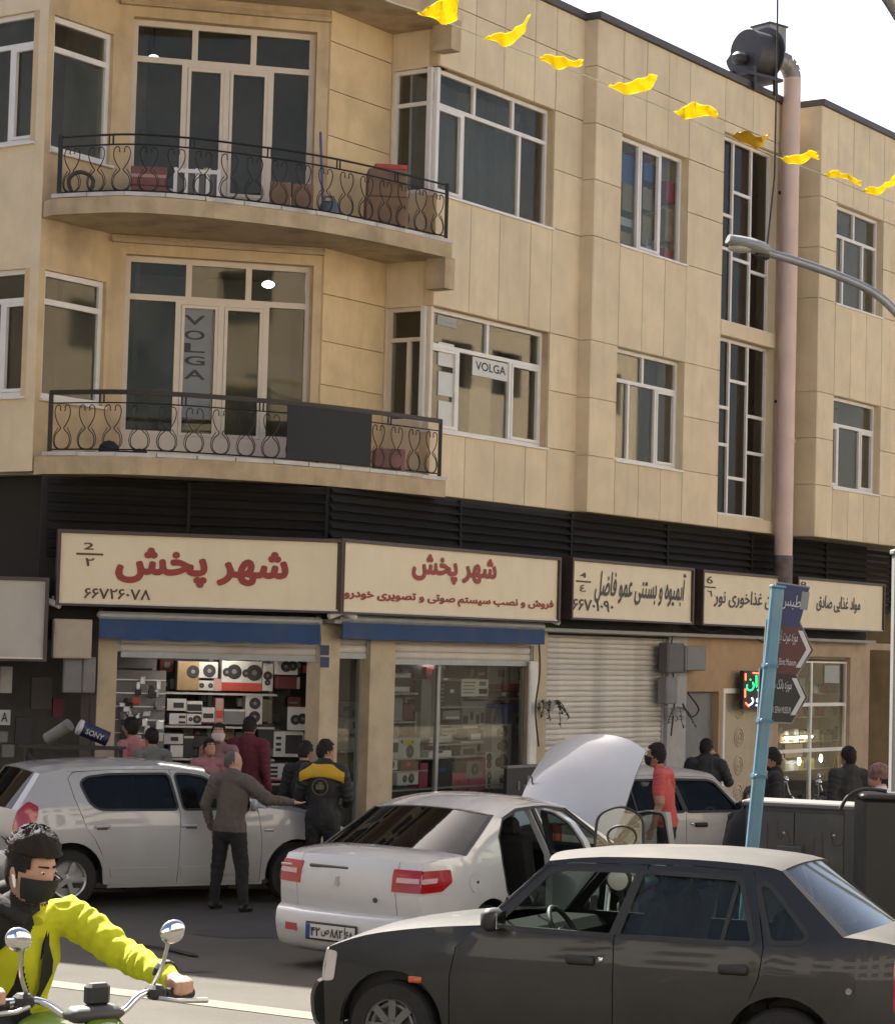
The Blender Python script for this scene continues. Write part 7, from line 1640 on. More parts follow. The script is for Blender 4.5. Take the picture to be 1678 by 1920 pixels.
RG = [
 (740, 1262, 770, 1271, gw, 'thin white carton at the top left of the right window', [], .2), (741, 1272, 770, 1287, gb, 'black carton between two white ones at the top left of the right window', [], .2), (740, 1288, 768, 1297, gw, 'low white carton on the upper left shelf of the right window', [], .2),
 (740, 1310, 754, 1352, gg, 'grey upright carton on the middle left shelf', [], .2), (756, 1320, 774, 1350, gdr, 'brownish red carton on the middle left shelf', [], .2), (736, 1362, 748, 1385, gg, 'small grey carton left of the black void, under the shelf', [Rr(.6, .4, .3, .5)], .2), (778, 1335, 796, 1372, gb, 'black carton with a grey edge beside the tall pale roll', [Rr(.1, .5, .15, 1, gg)], .2),
 (791, 1275, 807, 1391, gg, 'tall pale grey roll standing behind the glass', [], .12), (815, 1257, 824, 1398, mat('pale_strip', (.36, .36, .35), .5), 'narrow pale strip hanging behind the glass', [], .04), (822, 1256, 832, 1278, gg, 'little grey carton on top of the pale strip', [], .1),
 (836, 1244, 914, 1272, gb, 'long black carton with faint pictures at the top of the right window', [Rr(.25, .75, .35, .08, gg), O(.6, .4, .3, gg), Rr(.85, .3, .15, .2, gg)], .2), (821, 1278, 863, 1323, gb, 'black carton with stacked grey slots', [Rr(.16, .85, .22, .06, gg), Rr(.16, .68, .22, .06, gg), Rr(.16, .52, .22, .06, gg), Rr(.16, .36, .22, .06, gg), Rr(.16, .2, .22, .06, gg), Rr(.62, .6, .16, .14, gw)], .2), (866, 1274, 915, 1306, gw, 'white carton with grey text lines and two black amplifiers', [Rr(.28, .82, .45, .07, gg), Rr(.26, .62, .4, .07, gg), Rr(.28, .42, .45, .07, gg), Rr(.26, .22, .4, .07, gg), Rr(.78, .75, .25, .25, gg), Rr(.8, .3, .3, .3)], .2),
 (918, 1246, 957, 1283, gg, 'grey carton with a dark gadget picture at the upper right', [Rr(.55, .55, .35, .35, gb)], .2), (957, 1247, 972, 1283, gw, 'narrow white leaflet at the upper right of the window', [], .03), (916, 1283, 950, 1294, gdr, 'dark red strip carton on the upper right shelf', [], .2), (952, 1282, 968, 1295, gmg, 'bright magenta carton on the upper right shelf', [], .2), (918, 1297, 980, 1308, gb, 'row of black cartons with pale dots below the magenta one', [Rr(.42, .5, .12, .6, gw), Rr(.9, .5, .1, .6, gw)], .2),
 (867, 1316, 909, 1358, gg, 'pale grey carton with four black triangles', [Rr(.15, .2, .2, .35), Rr(.42, .38, .12, .35), Rr(.68, .22, .12, .4), Rr(.88, .28, .12, .45)], .2), (831, 1333, 862, 1350, gg, 'grey carton with a folded white sheet', [Rr(.55, .25, .8, .2, gw)], .2), (921, 1329, 933, 1358, gg, 'small pale carton left of the blue one', [Rr(.5, .35, .4, .4)], .2), (934, 1321, 976, 1357, gbl, 'blue carton at the right of the window', [], .2), (828, 1366, 856, 1377, gg, 'grey bar shaped carton in the middle of the window', [Rr(.5, .5, .8, .25, gb)], .2), (868, 1361, 896, 1366, gw, 'thin white box edge under the triangles carton', [], .2), (878, 1368, 906, 1390, gg, 'grey and white gadget carton under the triangles carton', [Rr(.5, .4, .6, .45, gw), Rr(.8, .85, .3, .3, gdr)], .2),
 (805, 1382, 847, 1392, gw, 'flat white box, upper of two in the middle of the window', [], .2), (804, 1409, 846, 1421, gw, 'flat white box with a black notch, lower of two in the middle', [Rr(.5, .85, .2, .3)], .2), (865, 1390, 906, 1395, gw, 'thin white box right of the flat white boxes', [], .2), (864, 1398, 894, 1420, gg, 'grey carton with a dark car picture', [Rr(.5, .5, .7, .4)], .2),
 (748, 1386, 787, 1422, gw, 'white carton with a yellow and black speaker at the left of the window', [O(.52, .36, .33), Rr(.5, .82, .5, .28, gye), O(.14, .86, .1), O(.62, .82, .07)], .2), (732, 1386, 746, 1422, gb, 'black and white carton at the left edge of the window', [Rr(.5, .9, 1, .18, gw), Rr(.5, .15, 1, .3, gw)], .2), (731, 1425, 745, 1444, gw, 'white carton with a black half disc at the left edge', [O(.3, .5, .35)], .2), (752, 1425, 784, 1446, gdr, 'dark red carton under the yellow speaker carton', [Rr(.4, .6, .3, .35, gr)], .2), (745, 1450, 784, 1471, gw, 'white carton with two black speakers low at the left', [O(.35, .5, .30), O(.66, .52, .40)], .2),
 (787, 1432, 801, 1480, gmg, 'magenta carton stack left of the black printer box', [], .2), (814, 1426, 846, 1478, gb, 'black box with a blue picture low in the window', [Rr(.5, .65, .4, .12, gbl)], .2), (848, 1450, 878, 1480, gmg, 'magenta carton stack low in the middle of the window', [Rr(.4, .5, .2, .12, gdr)], .2), (875, 1428, 905, 1458, gg, 'grey carton with an oval dark picture', [O(.5, .5, .36), ], .2), (880, 1460, 906, 1482, gmg, 'magenta carton under the oval picture carton', [], .2), (905, 1420, 910, 1478, gmg, 'narrow magenta carton beside the white narrow column', [], .2),
 (911, 1411, 922, 1444, gw, 'upper narrow white carton with black ovals', [O(.5, .7, .40), O(.5, .3, .36)], .2), (911, 1446, 922, 1478, gw, 'lower narrow white carton with black ovals', [O(.5, .7, .40), O(.5, .25, .3)], .2),
 (923, 1359, 958, 1384, gw, 'top white speaker carton of the three in a column', [O(.62, .5, .44), O(.36, .46, .28)], .2), (923, 1385, 958, 1411, gw, 'middle white speaker carton of the three in a column', [O(.60, .5, .44), O(.36, .46, .26)], .2), (923, 1412, 957, 1444, gw, 'bottom white speaker carton of the three in a column', [O(.58, .5, .42), O(.32, .46, .28)], .2), (923, 1446, 946, 1478, gw, 'white carton below the speaker column', [O(.8, .5, .3)], .2),
 (960, 1337, 984, 1364, gg, 'grey carton with a black gadget, top of the right hand column', [Rr(.6, .5, .6, .5)], .2), (960, 1366, 984, 1397, gg, 'grey carton with a dark vee mark in the right hand column', [Rr(.55, .4, .4, .12)], .2), (960, 1399, 983, 1437, gg, 'grey carton with a small red mark in the right hand column', [Rr(.5, .6, .1, .2, gr)], .2),
 (646, 1348, 683, 1372, gw, 'white carton with a black player behind the narrow glass door', [Rr(.68, .5, .5, .55)], .2), (649, 1384, 682, 1406, gw, 'white carton with a black disc behind the narrow glass door', [O(.7, .5, .4)], .2), (648, 1470, 684, 1486, gw, 'white carton with a black screen low behind the narrow glass door', [Rr(.7, .5, .3, .6)], .2), (640, 1490, 680, 1506, gw, 'bottom white carton behind the narrow glass door', [Rr(.75, .5, .3, .5)], .2), (648, 1412, 684, 1464, gb, 'black carton with a grey ring behind the narrow glass door', [O(.45, .5, .26, gg)], .2), (640, 1318, 672, 1345, gg, 'grey carton with dark screens behind the narrow glass door', [Rr(.3, .6, .25, .3), Rr(.8, .3, .3, .4)], .2)]
sh2 = thing('shop_shelving', 'dark shelves behind the right shop window', 'shelves', QR.at(sR(860), PH, -.9))
for y, xa, xb_ in ((1299, 736, 782), (1353, 736, 778), (1325, 820, 905), (1309, 905, 985), (1359, 820, 915), (1396, 800, 910), (1423, 730, 910), (1447, 728, 800), (1482, 728, 985), (1373, 636, 688), (1408, 636, 688), (1346, 636, 688)):
    P_ = QR.off(-.50); a, b = P_.hit(xa, y), P_.hit(xb_, y); MB().box(P_.at((a[0] + b[0]) / 2, a[1] - .015, -.12), (b[0] - a[0], .02, .28), QR.ax()).build('shelf_board', MT['alu_frame'], sh2)
for x0, y0, x1, y1, m, lb, pr, dp in RG: goods(QR, -.52, x0, y0, x1, y1, m, lb, pr, dp, group=GR)
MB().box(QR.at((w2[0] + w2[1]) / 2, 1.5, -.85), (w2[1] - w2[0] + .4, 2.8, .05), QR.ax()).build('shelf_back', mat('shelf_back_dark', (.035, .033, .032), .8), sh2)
# grocery goods
GG = 'goods in the grocery window'; P_ = QR.off(-.5)
rg = random.Random(11); k = 0
GM = [gw, gt, gye, gr, mat('pack_green', (.06, .14, .05), .6, var=.1), gg, mat('pack_cream', (.42, .35, .22), .6, var=.1), gol]
gs3 = thing('shop_shelving', 'shelves of groceries behind the white framed window', 'shelves', QR.at(sR(1520), PH, -.7))
GC = {'carton_white': 'white', 'carton_tan': 'tan', 'carton_yellow': 'yellow', 'carton_red': 'red', 'pack_green': 'green', 'carton_grey': 'grey', 'pack_cream': 'cream', 'carton_olive': 'olive'}
for gi, y in enumerate((1300, 1345, 1392, 1445)):
    a, b = P_.hit(1462, y), P_.hit(1588, y); MB().box(P_.at((a[0] + b[0]) / 2, a[1] - .012, -.15), (b[0] - a[0], .02, .3), QR.ax()).build('shelf_board', shelf_m, gs3)
    x = 1464; gk = -1
    while x < 1584:
        w_ = rg.uniform(7, 15); h_ = rg.uniform(14, 30); m = rg.choice(GM); j = rg.random() < .4
        gk += 1; o = thing('grocery_pack', GC[m.name] + (' jar, ' if j else ' packet, ') + ['first', 'second', 'third', 'fourth', 'fifth', 'sixth', 'seventh', 'eighth', 'ninth', 'tenth', 'eleventh', 'twelfth', 'thirteenth', 'fourteenth', 'fifteenth', 'sixteenth', 'seventeenth'][gk] + ' from the left on the ' + ['top', 'second', 'third', 'lowest'][gi] + ' grocery shelf', 'jar' if j else 'packet', P_.at(P_.S(x + w_ / 2, y), P_.Zp(x + w_ / 2, y)), group=GG)
        a, b = P_.hit(x, y - h_), P_.hit(x + w_ - 1.5, y); c = P_.at((a[0] + b[0]) / 2, b[1] + .002, -.08)
        if j: MB().lathe([((b[0] - a[0]) / 2, 0), ((b[0] - a[0]) / 2, (a[1] - b[1]) * .75), ((b[0] - a[0]) * .36, (a[1] - b[1]) * .85), ((b[0] - a[0]) * .36, a[1] - b[1])], c, ZUP, 12).build('jar_body', m, o, smooth=40)
        else: MB().cbox(c + ZUP * (a[1] - b[1]) / 2, (b[0] - a[0], a[1] - b[1], .12), .008, QR.ax()).build('packet_body', m, o)
        x += w_
    
def sheet_on(pl, k, x0, y0, x1, y1, m, label, name='paper_sheet', cat='paper', th=.006, tilt=0):
    P_ = pl.off(k); a, b = P_.hit(x0, y0), P_.hit(x1, y1); c = P_.at((a[0] + b[0]) / 2, (a[1] + b[1]) / 2)
    o = thing(name, label, cat, c); MB().box(c, (abs(b[0] - a[0]), abs(a[1] - b[1]), th), pl.ax()).build('sheet', m, o); return o
paper = mat('paper_white', (.62, .60, .55), .8, var=.05); paper_g = mat('paper_grey', (.36, .36, .33), .8, var=.08)
o = sheet_on(QR, -.09, 1546, 1248, 1573, 1281, paper_g, 'white notice with a dark picture in the top right grocery pane'); put('X', QR.off(-.06), (1549, 1252, 1556, 1258), gdr, o, fa=False) if False else None
sheet_on(QR, -.085, 1472, 1396, 1504, 1420, mat('paper_cream', (.42, .35, .22), .8), 'cream notice taped low on the left grocery pane')
# lit tubes and bulbs; the right shop's hidden tube is added to brighten goods
lamp_w = mat('lamp_glow', (1, .93, .80), .5, var=0, emit=9); lamp_w2 = mat('tube_glow', (1, .95, .86), .5, var=0, emit=12)
def tube_light(pl, k, xa, xb_, y, label, m=None):
    P_ = pl.off(k); a, b = P_.hit(xa, y), P_.hit(xb_, y); z = a[1]; o = thing('tube_light', label, 'lamp', P_.at((a[0] + b[0]) / 2, z))
    MB().tube([P_.at(a[0], z), P_.at(b[0], z)], .018, 8).build('tube', m or lamp_w2, o); MB().box(P_.at((a[0] + b[0]) / 2, z + .035), (b[0] - a[0] + .1, .03, .06), pl.ax()).build('batten', white_pvc, o)
tube_light(QC, -.55, 330, 450, 1219, 'ceiling tube lamp glowing under the left shop shutter'); tube_light(QR, -.75, 800, 930, 1243, 'added tube lamp hidden behind the right shop shutter, brightening its stock'); tube_light(QR, -.4, 1472, 1522, 1384, 'glowing tube lamp low in the grocery window', lamp_w)
for x, y, lb in ((1498, 1428, 'left glowing bulb behind the grocery glass'), (1539, 1422, 'right glowing bulb behind the grocery glass')):
    c = QR.px(x, y, -.3); o = thing('bulb', lb, 'lamp', c); MB().ell(c, (.03, .03, .07), None, 10, 8).build('bulb_glass', lamp_w, o, smooth=60); MB().tube([c + ZUP * .06, c + ZUP * .5], .006, 5).build('flex', blk_plastic, o)
for pl, x, y, lb, r_ in ((PC, 503, 533, 'bright round ceiling lamp behind the first floor balcony door', .085), (PC, 512, 62, 'dim round ceiling lamp behind the upper balcony window', .05), (PC, 288, 107, 'dim flat ceiling lamp at the left of the upper balcony window', .07)):
    c = pl.px(x, y, -1.4); o = thing('ceiling_lamp', lb, 'lamp', c); MB().ell(c, (r_, r_, r_ * .55), None, 14, 8).build('diffuser', lamp_w if r_ > .08 else mat('dim_glow', (1, .93, .8), .5, var=0, emit=1.6), o, smooth=60); MB().tube([c + ZUP * .04, c + ZUP * 1.2], .01, 6).build('drop_rod', blk_plastic, o)
# papers with writing in the first-floor windows
o = sheet_on(PR, -.132, 886, 668, 953, 716, paper, 'white sheet reading VOLGA behind the first floor bay window'); put('VOLGA', PR.off(-.125), (892, 676, 948, 704), plate_t, o, bold=.02, fa=False)
o = sheet_on(PR, -.132, 820, 590, 856, 616, paper_g, 'small sheet reading VOLGA in the top corner of the bay window'); put('VOLGA', PR.off(-.125), (823, 598, 852, 609), gg, o, bold=.01, fa=False)
for y0, y1, lb in ((640, 690, 'upper'), (695, 745, 'middle'), (750, 800, 'lower')): sheet_on(PR, -.132, 822, y0, 850, y1, paper, lb + ' white sheet taped inside the narrow opening pane of the bay')
sheet_on(PR, -.30, 880, 722, 918, 832, mat('blind_cream', (.45, .39, .30), .8, var=.1), 'cream blind stack behind the bay window below the lettered sheet')
o = sheet_on(PC, -.172, 336, 574, 392, 785, mat('film_grey', (.20, .205, .20), .6, var=.1), 'tall grey film with stacked letters on the balcony door')
for ch, y in zip('VOLGA', (600, 628, 652, 676, 702)): put(ch, PC.off(-.165), (346, y - 10, 384, y + 10), plate_t, o, bold=.02, fa=False)
# curtains and stacks behind the upper windows
def curtain(pl, k, h, label, m):
    n = 60; vs = []; fs = []
    for i in range(n + 1):
        u = lerp(h[0] + .05, h[1] - .05, i / n); w_ = .045 * math.sin(i * .9) + .03 * math.sin(i * .37 + 1)
        vs += [pl.at(u, h[2], k + w_), pl.at(u, h[3] - .02, k + w_ * .6)]
    for i in range(n): fs.append((2 * i, 2 * i + 1, 2 * i + 3, 2 * i + 2))
    o = MB().add(vs, fs).build('curtain', m, smooth=60, loc=pl.at((h[0] + h[1]) / 2, h[2], k)); tag(o, label, 'curtain')
curtain(PR, -.5, A2, 'grey folded curtain behind the second floor bay window', mat('curtain_grey', (.20, .20, .20), .9, var=.1)); curtain(PR2, -.45, Bb1, 'brownish curtain behind the first floor window beside the pilaster', mat('curtain_brown', (.10, .08, .06), .9, var=.1))
for x0, y0, x1, y1, m, lb in ((1164, 285, 1194, 350, gbl, 'blue carton at the top left of the cluttered window'), (1168, 340, 1196, 402, gt, 'tan carton in the left pane of the cluttered window'), (1161, 404, 1194, 430, gw, 'white carton at the left sill of the cluttered window'), (1162, 432, 1192, 462, gt, 'cream tan carton at the bottom left of the cluttered window'), (1208, 282, 1234, 302, gr, 'red carton at the top of the middle pane'), (1208, 304, 1234, 346, gbl, 'blue bundle in the middle pane'), (1206, 350, 1232, 400, gt, 'upper tan carton in the middle pane'), (1205, 402, 1222, 462, gt, 'lower tan carton in the middle pane'), (1224, 372, 1234, 402, gw, 'narrow white roll in the middle pane'), (1212, 446, 1232, 470, gw, 'white cup shaped pack at the bottom of the middle pane'), (1250, 338, 1282, 388, gmg, 'red box stack in the right pane'), (1248, 390, 1276, 460, gt, 'tan carton in the right pane'), (1246, 464, 1262, 486, gr, 'small red box at the bottom of the right pane')):
    goods(PR2, -.20, x0, y0, x1, y1, m, lb, (), .35, group='cartons piled behind the cluttered upper window')
# balcony things
def bbox(x0, y0, x1, Y, zf, m, label, dep=.35, name='carton_box', cat='box', tape=None, zb=0, h=None):
    a, b = at(x0, y0, Y), at(x1, y0, Y); w_ = b.x - a.x; z1 = (a.z + b.z) / 2 if h is None else zf + zb + h; ux = V((math.cos(.12), math.sin(.12), 0)); uy = V((-ux.y, ux.x, 0)); c = V(((a.x + b.x) / 2, Y + dep / 2, 0))
    o = thing(name, label, cat, V((c.x, c.y, zf + zb))); H2 = z1 - zf - zb
    MB().cbox(c + ZUP * (zf + zb + H2 / 2), (w_, dep, H2), .012, (ux, uy, ZUP)).build('carton', m, o)
    if tape: MB().box(c + ZUP * (zf + zb + H2 / 2) - uy * (dep / 2 + .001), (w_ * .98, .006, H2 * .16), (ux, uy, ZUP)).build('tape_band', tape, o)
    return o
Z2 = ZF2 + .002; cart_r = mat('carton_reddish', (.20, .09, .07), .85, var=.15, vs_=6); cart_b = mat('carton_brown', (.20, .125, .075), .85, var=.15, vs_=6)
bbox(243, 338, 312, 27.95, Z2, cart_r, 'lower reddish carton with pale tape on the upper balcony', tape=gpk, h=.24); bbox(243, 304, 310, 27.95, Z2, cart_r, 'upper reddish carton with pale tape on the upper balcony', tape=gpk, zb=.245, h=.24)
ac = thing('air_cooler', 'white framed air cooler standing on the upper balcony', 'air cooler', V((at(365, 340, 28.05).x, 28.2, Z2)))
a_, b_ = at(324, 306, 28.05), at(410, 306, 28.05); wA = b_.x - a_.x; hA = .50; cA = V(((a_.x + b_.x) / 2, 28.25, Z2)); ua = V((math.cos(.12), math.sin(.12), 0)); va = V((-ua.y, ua.x, 0)); AX = (ua, va, ZUP)
MB().box(cA + ZUP * hA / 2 + va * .03, (wA - .06, .34, hA - .02), AX).build('core', gg, ac)
for i in range(5): MB().box(cA + ua * (wA * (i / 4 - .5) * .94) + ZUP * hA / 2 - va * .16, (.045, .05, hA), AX).build('frame_bar', white_pvc, ac)
for z in (.02, hA - .04): MB().box(cA + ZUP * z - va * .165, (wA, .05, .05), AX).build('frame_rail', white_pvc, ac)
MB().cbox(cA + ua * wA * .22 + ZUP * (hA + .02), (.10, .08, .05), .01, AX).build('yellow_cap', gye, ac)
bbox(506, 340, 545, 28.35, Z2, cart_b, 'flat brown carton, left of two leaning under the upper balcony window', dep=.12); bbox(547, 344, 588, 28.45, Z2, cart_b, 'flat brown carton, right of two leaning under the upper balcony window', dep=.12)
jg = thing('plastic_jug', 'blue grey plastic jug on the upper balcony', 'jug', V((at(619, 370, 28.75).x, 28.75, Z2))); jm = mat('jug_blue_grey', (.10, .12, .14), .5, var=.1)
MB().cbox(V((at(619, 370, 28.75).x, 28.75, Z2 + .13)), (.25, .18, .26), .05).build('jug_body', jm, jg, smooth=50); MB().tube([V((at(619, 370, 28.75).x + q[0], 28.75, Z2 + q[1])) for q in ((-.09, .24), (-.06, .32), (.04, .32), (.07, .24))], .018, 8).build('jug_handle', jm, jg, smooth=50)
bm0 = at(603, 340, 28.95); br_ = thing('broom', 'bluish broom handle leaning on the upper balcony wall', 'broom', V((bm0.x, bm0.y, Z2))); MB().tube([V((bm0.x + .05, bm0.y - .25, Z2 + .06)), at(601, 247, 29.1)], .018, 8).build('stick', mat('broom_blue', (.10, .11, .20), .5), br_); MB().cbox(V((bm0.x + .05, bm0.y - .25, Z2 + .05)), (.28, .06, .10), .02).build('brush', blk_plastic, br_)
bbox(684, 350, 764, 29.15, Z2, cart_b, 'large brown carton, lower of the pile at the right end of the upper balcony', dep=.4, h=.42); bbox(688, 308, 762, 29.15, Z2, cart_b, 'brown carton with a dark slot, upper of the pile at the right end', dep=.4, zb=.425, h=.36); bbox(700, 300, 762, 29.2, Z2, gr, 'flat red carton on top of the brown pile', dep=.35, zb=.79, h=.07)
wr_ = thing('coiled_hose', 'dark coiled hose lying at the left end of the upper balcony', 'hose', V((at(152, 330, 27.75).x, 27.75, Z2))); cw_ = V((at(152, 330, 27.75).x, 27.75, Z2 + .2)); MB().tube([cw_ + V((.15 * math.cos(a) * (1 + .06 * math.sin(a * 3)), .02 * math.sin(a * 2) + (.03 if a > 6.3 else 0), .15 * math.sin(a))) for a in [2 * math.pi * k / 20 for k in range(41)]], .024, 8).build('hose_coil', mat('hose_brown', (.07, .055, .045), .8, var=.3), wr_, smooth=60)
Z1 = ZF1 + .002
bp0, bp1 = at(540, 765, 28.0), at(696, 780, 28.68); pn = thing('black_sheet', 'black sheet tied over the first floor balcony railing', 'sheet', V(((bp0.x + bp1.x) / 2, (bp0.y + bp1.y) / 2, Z1 + .03)))
apts = [p for p in arcpts(ZF1, -.03) if at(540, 800, 28).x <= p.x <= at(697, 800, 28.7).x]; vs = []; fs = []
for p in apts: vs += [p + ZUP * .03, p + ZUP * .70]
for i in range(len(apts) - 1): fs.append((2 * i, 2 * i + 1, 2 * i + 3, 2 * i + 2))
N = len(vs); dv = (K3 + K2) / 2; vs += [v + (V((dv.x, dv.y, v.z)) - v).normalized() * .012 for v in vs]; fs += [tuple(q + N for q in reversed(f)) for f in fs]; fs += [(0, 1, 1 + N, N), (N - 2, N - 1, 2 * N - 1, 2 * N - 2)] + [(2 * i + 1, 2 * i + 3, 2 * i + 3 + N, 2 * i + 1 + N) for i in range(len(apts) - 1)]
MB().add(vs, fs).build('cloth', mat('black_sheet_cloth', (.018, .018, .018), .75, var=.1), pn, smooth=40)
bbox(700, 830, 758, 29.2, Z1, mat('carton_rose', (.22, .11, .09), .85, var=.12), 'rose brown carton behind the first floor railing, right of the black sheet', h=.30)
jk = thing('dark_rags', 'dark rags and a bowl on the floor of the first floor balcony', 'rags', V((at(212, 830, 27.7).x, 27.7, Z1))); b = MB()
for x, r_, hz in ((-.28, .12, .03), (-.05, .13, .12), (.15, .16, .04), (.33, .1, .06)): b = MB().ell(V((at(212, 830, 27.7).x + x, 27.7, Z1 + hz * .5)), (r_, .09, hz), None, 10, 6); b.build('rag', cloth_dark, jk, smooth=60)
# meter boxes, cameras, pots, sign boxes
def wallbox(pl, k, x0, y0, x1, y1, m, label, dep=.16, cat='meter box', name='meter_box'):
    P_ = pl.off(k); a, b = P_.hit(x0, y0), P_.hit(x1, y1); c = P_.at((a[0] + b[0]) / 2, (a[1] + b[1]) / 2)
    o = thing(name, label, cat, c - P_.n * dep); MB().cbox(c - P_.n * dep / 2, (b[0] - a[0], a[1] - b[1], dep), .012, pl.ax()).build('housing', m, o); MB().box(c + P_.n * .003, ((b[0] - a[0]) * .86, (a[1] - b[1]) * .88, .008), pl.ax()).build('door', m, o); return o
mgrey = mat('meter_grey', (.17, .165, .155), .6, var=.12)
wallbox(QR, .20, 1252, 1206, 1282, 1262, mat('meter_dark', (.09, .085, .08), .6, var=.15), 'dark meter box with a window between shutter and orange wall'); wallbox(QR, .22, 1286, 1211, 1324, 1258, mgrey, 'square grey meter box on the orange wall'); wallbox(QR, .18, 1250, 1270, 1270, 1320, mgrey, 'small grey meter box below the dark one'); wallbox(QC, .16, 120, 1228, 154, 1300, mgrey, 'grey meter box at the left beside the number box'); wallbox(QC, .18, 156, 1232, 178, 1300, mgrey, 'narrow grey meter box with a dark number on its top right')
def camera(pl, k, x, y, label, s_=1):
    c = pl.px(x, y, k); o = thing('security_camera', label, 'camera', c); MB().lathe([(.03, -.10), (.04, -.09), (.04, .09), (.03, .10)], c, (pl.d * s_ * .8 + pl.n * .4 - ZUP * .3), 12).build('camera_body', white_pvc, o, smooth=40); MB().tube([c, c + ZUP * .08 - pl.n * .12], .015, 6).build('camera_arm', white_pvc, o)
camera(QC, .3, 100, 1131, 'small white camera under the left end of the red lettered sign'); camera(QC, .3, 628, 1152, 'left one of the two white cameras between the awnings', -1); camera(QR, .3, 655, 1153, 'right one of the two white cameras between the awnings'); camera(QR, .3, 1038, 1164, 'small white camera at the right end of the awning')
o = thing('house_number', 'two small navy number plates on the cream pier between the awnings', 'number plate', QR.px(608, 1230, .02))
for y0, y1 in ((1210, 1229), (1232, 1252)): a, b = QC.off(.02).hit(601, y0), QC.off(.02).hit(617, y1); MB().box(QC.at((a[0] + b[0]) / 2, (a[1] + b[1]) / 2, .012), (b[0] - a[0], a[1] - b[1], .01), QC.ax()).build('plate', navy, o)
bs_ = signbox('blank pale sign box in a brown frame at the far left', SC, SC.S(-60, 1150), SC.S(84, 1150), SC.Zp(40, 1236), SC.Zp(40, 1088), face=mat('sign_blank_pale', (.42, .38, .33), .5, var=.06, dirt=((.25, .21, .17), .5, 1.5)))
wallbox(QC, .30, 101, 1160, 171, 1236, mat('cream_sheet_metal', (.40, .33, .25), .6, var=.1), 'cream sheet metal box under the left end of the red lettered sign', dep=.3, cat='box', name='sheet_metal_box')
wallbox(QR, .05, 996, 1240, 1004, 1470, white_pvc, 'white conduit strip right of the right shop window', dep=.05, cat='conduit', name='conduit')
# cables on the wall
for i, pts in enumerate(([(1262, 1180), (1258, 1230), (1265, 1300), (1258, 1380)], [(1010, 1195), (1012, 1260), (1004, 1330), (1010, 1400)], [(1290, 1172), (1330, 1185), (1380, 1178), (1430, 1205)], [(1290, 1300), (1310, 1330), (1295, 1345), (1280, 1320)], [(170, 1300), (168, 1360), (176, 1440)])):
    pl = QC if i == 4 else QR; c = thing('wall_cable', ('black cable running down beside the meter boxes', 'black cable running down the pier right of the shop window', 'black cable sagging over the orange wall', 'tangled cable loop under the square meter box', 'black cable running down below the narrow meter box at left')[i], 'cable', pl.px(*pts[0], .15)); MB().tube(spl([pl.px(x, y, .14 + .02 * math.sin(x)) for x, y in pts], 5), .014, 6).build('cable_line', blk_plastic, c)
# hanging pot plants
leaf = mat('leaf_green', (.035, .055, .02), .6, var=.3, rnd=.2)
def pot(x, y, label, n, L):
    c = QR.px(x, y, .22); o = thing('hanging_plant', label, 'plant', c); MB().lathe([(.06, -.07), (.10, .04), (.105, .05), (.09, .05), (.08, .0)], c, ZUP, 16).build('pot', mat('pot_pale', (.4, .39, .37), .6), o, smooth=40); MB().bar(c - QR.n * .2 + ZUP * .06, c + ZUP * .05, .03, .012).build('bracket', white_pvc, o)
    rg = random.Random(int(x)); 
    for s_ in range(n):
        a = rg.uniform(0, 6.28); p = c + V((math.cos(a), math.sin(a), 0)) * .09 + ZUP * .05; st = [p]; l_ = rg.uniform(.35, 1) * L
        for k in range(6): p = p + V((math.cos(a) * .03, math.sin(a) * .02, .02 if k == 0 else -l_ / 5)) + V((rg.uniform(-.025, .025), rg.uniform(-.02, .02), 0)); st.append(p)
        MB().tube(st, .006, 5).build('stem', leaf, o); lb = MB()
        for k in range(1, len(st)):
            for _ in range(4):
                q = st[k - 1].lerp(st[k], rg.random()); t = rg.uniform(0, 6.28); d = V((math.cos(t), math.sin(t), rg.uniform(-.9, .1))).normalized(); u = d.cross(ZUP).normalized() * .016; lb.add([q, q + d * .03 + u, q + d * .06, q + d * .03 - u], [(0, 1, 2, 3)])
        q = lb.build('leaves', leaf, o); q['kind'] = 'stuff'
pot(1030, 1322, 'trailing plant in a pot hung on the pier beside the roller shutter', 9, .42); pot(1268, 1334, 'small trailing plant in a pale pot under the meter boxes', 5, .34)
# neon sign
nb_ = QR.off(.20); a, b = nb_.hit(1395, 1258), nb_.hit(1478, 1328); nz_ = thing('neon_sign', 'lit neon sign with green and white letters half behind the blue post', 'neon sign', nb_.at((a[0] + b[0]) / 2, b[1]))
MB().box(nb_.at((a[0] + b[0]) / 2, (a[1] + b[1]) / 2, -.04), (b[0] - a[0], a[1] - b[1], .07), QR.ax()).build('box', gb, nz_)
ne_g = mat('neon_green', (.0, .75, .10), .5, var=0, emit=2.2); ne_w = mat('neon_white', (.75, .8, 1), .5, var=0, emit=1.6); ne_r = mat('neon_red', (1, .09, .03), .5, var=0, emit=2)
put('رستوران', nb_, (1400, 1266, 1474, 1296), ne_g, nz_, bold=.01); put('نور', nb_, (1402, 1300, 1440, 1324), ne_w, nz_, bold=.005)
for p, q in (((1398, 1276), (1398, 1263)), ((1412, 1262), (1426, 1263)), ((1397, 1308), (1397, 1292)), ((1398, 1318), (1404, 1325))): MB().tube([nb_.px(*p, .012), nb_.px(*q, .012)], .012, 6).build('neon_border', ne_r, nz_)
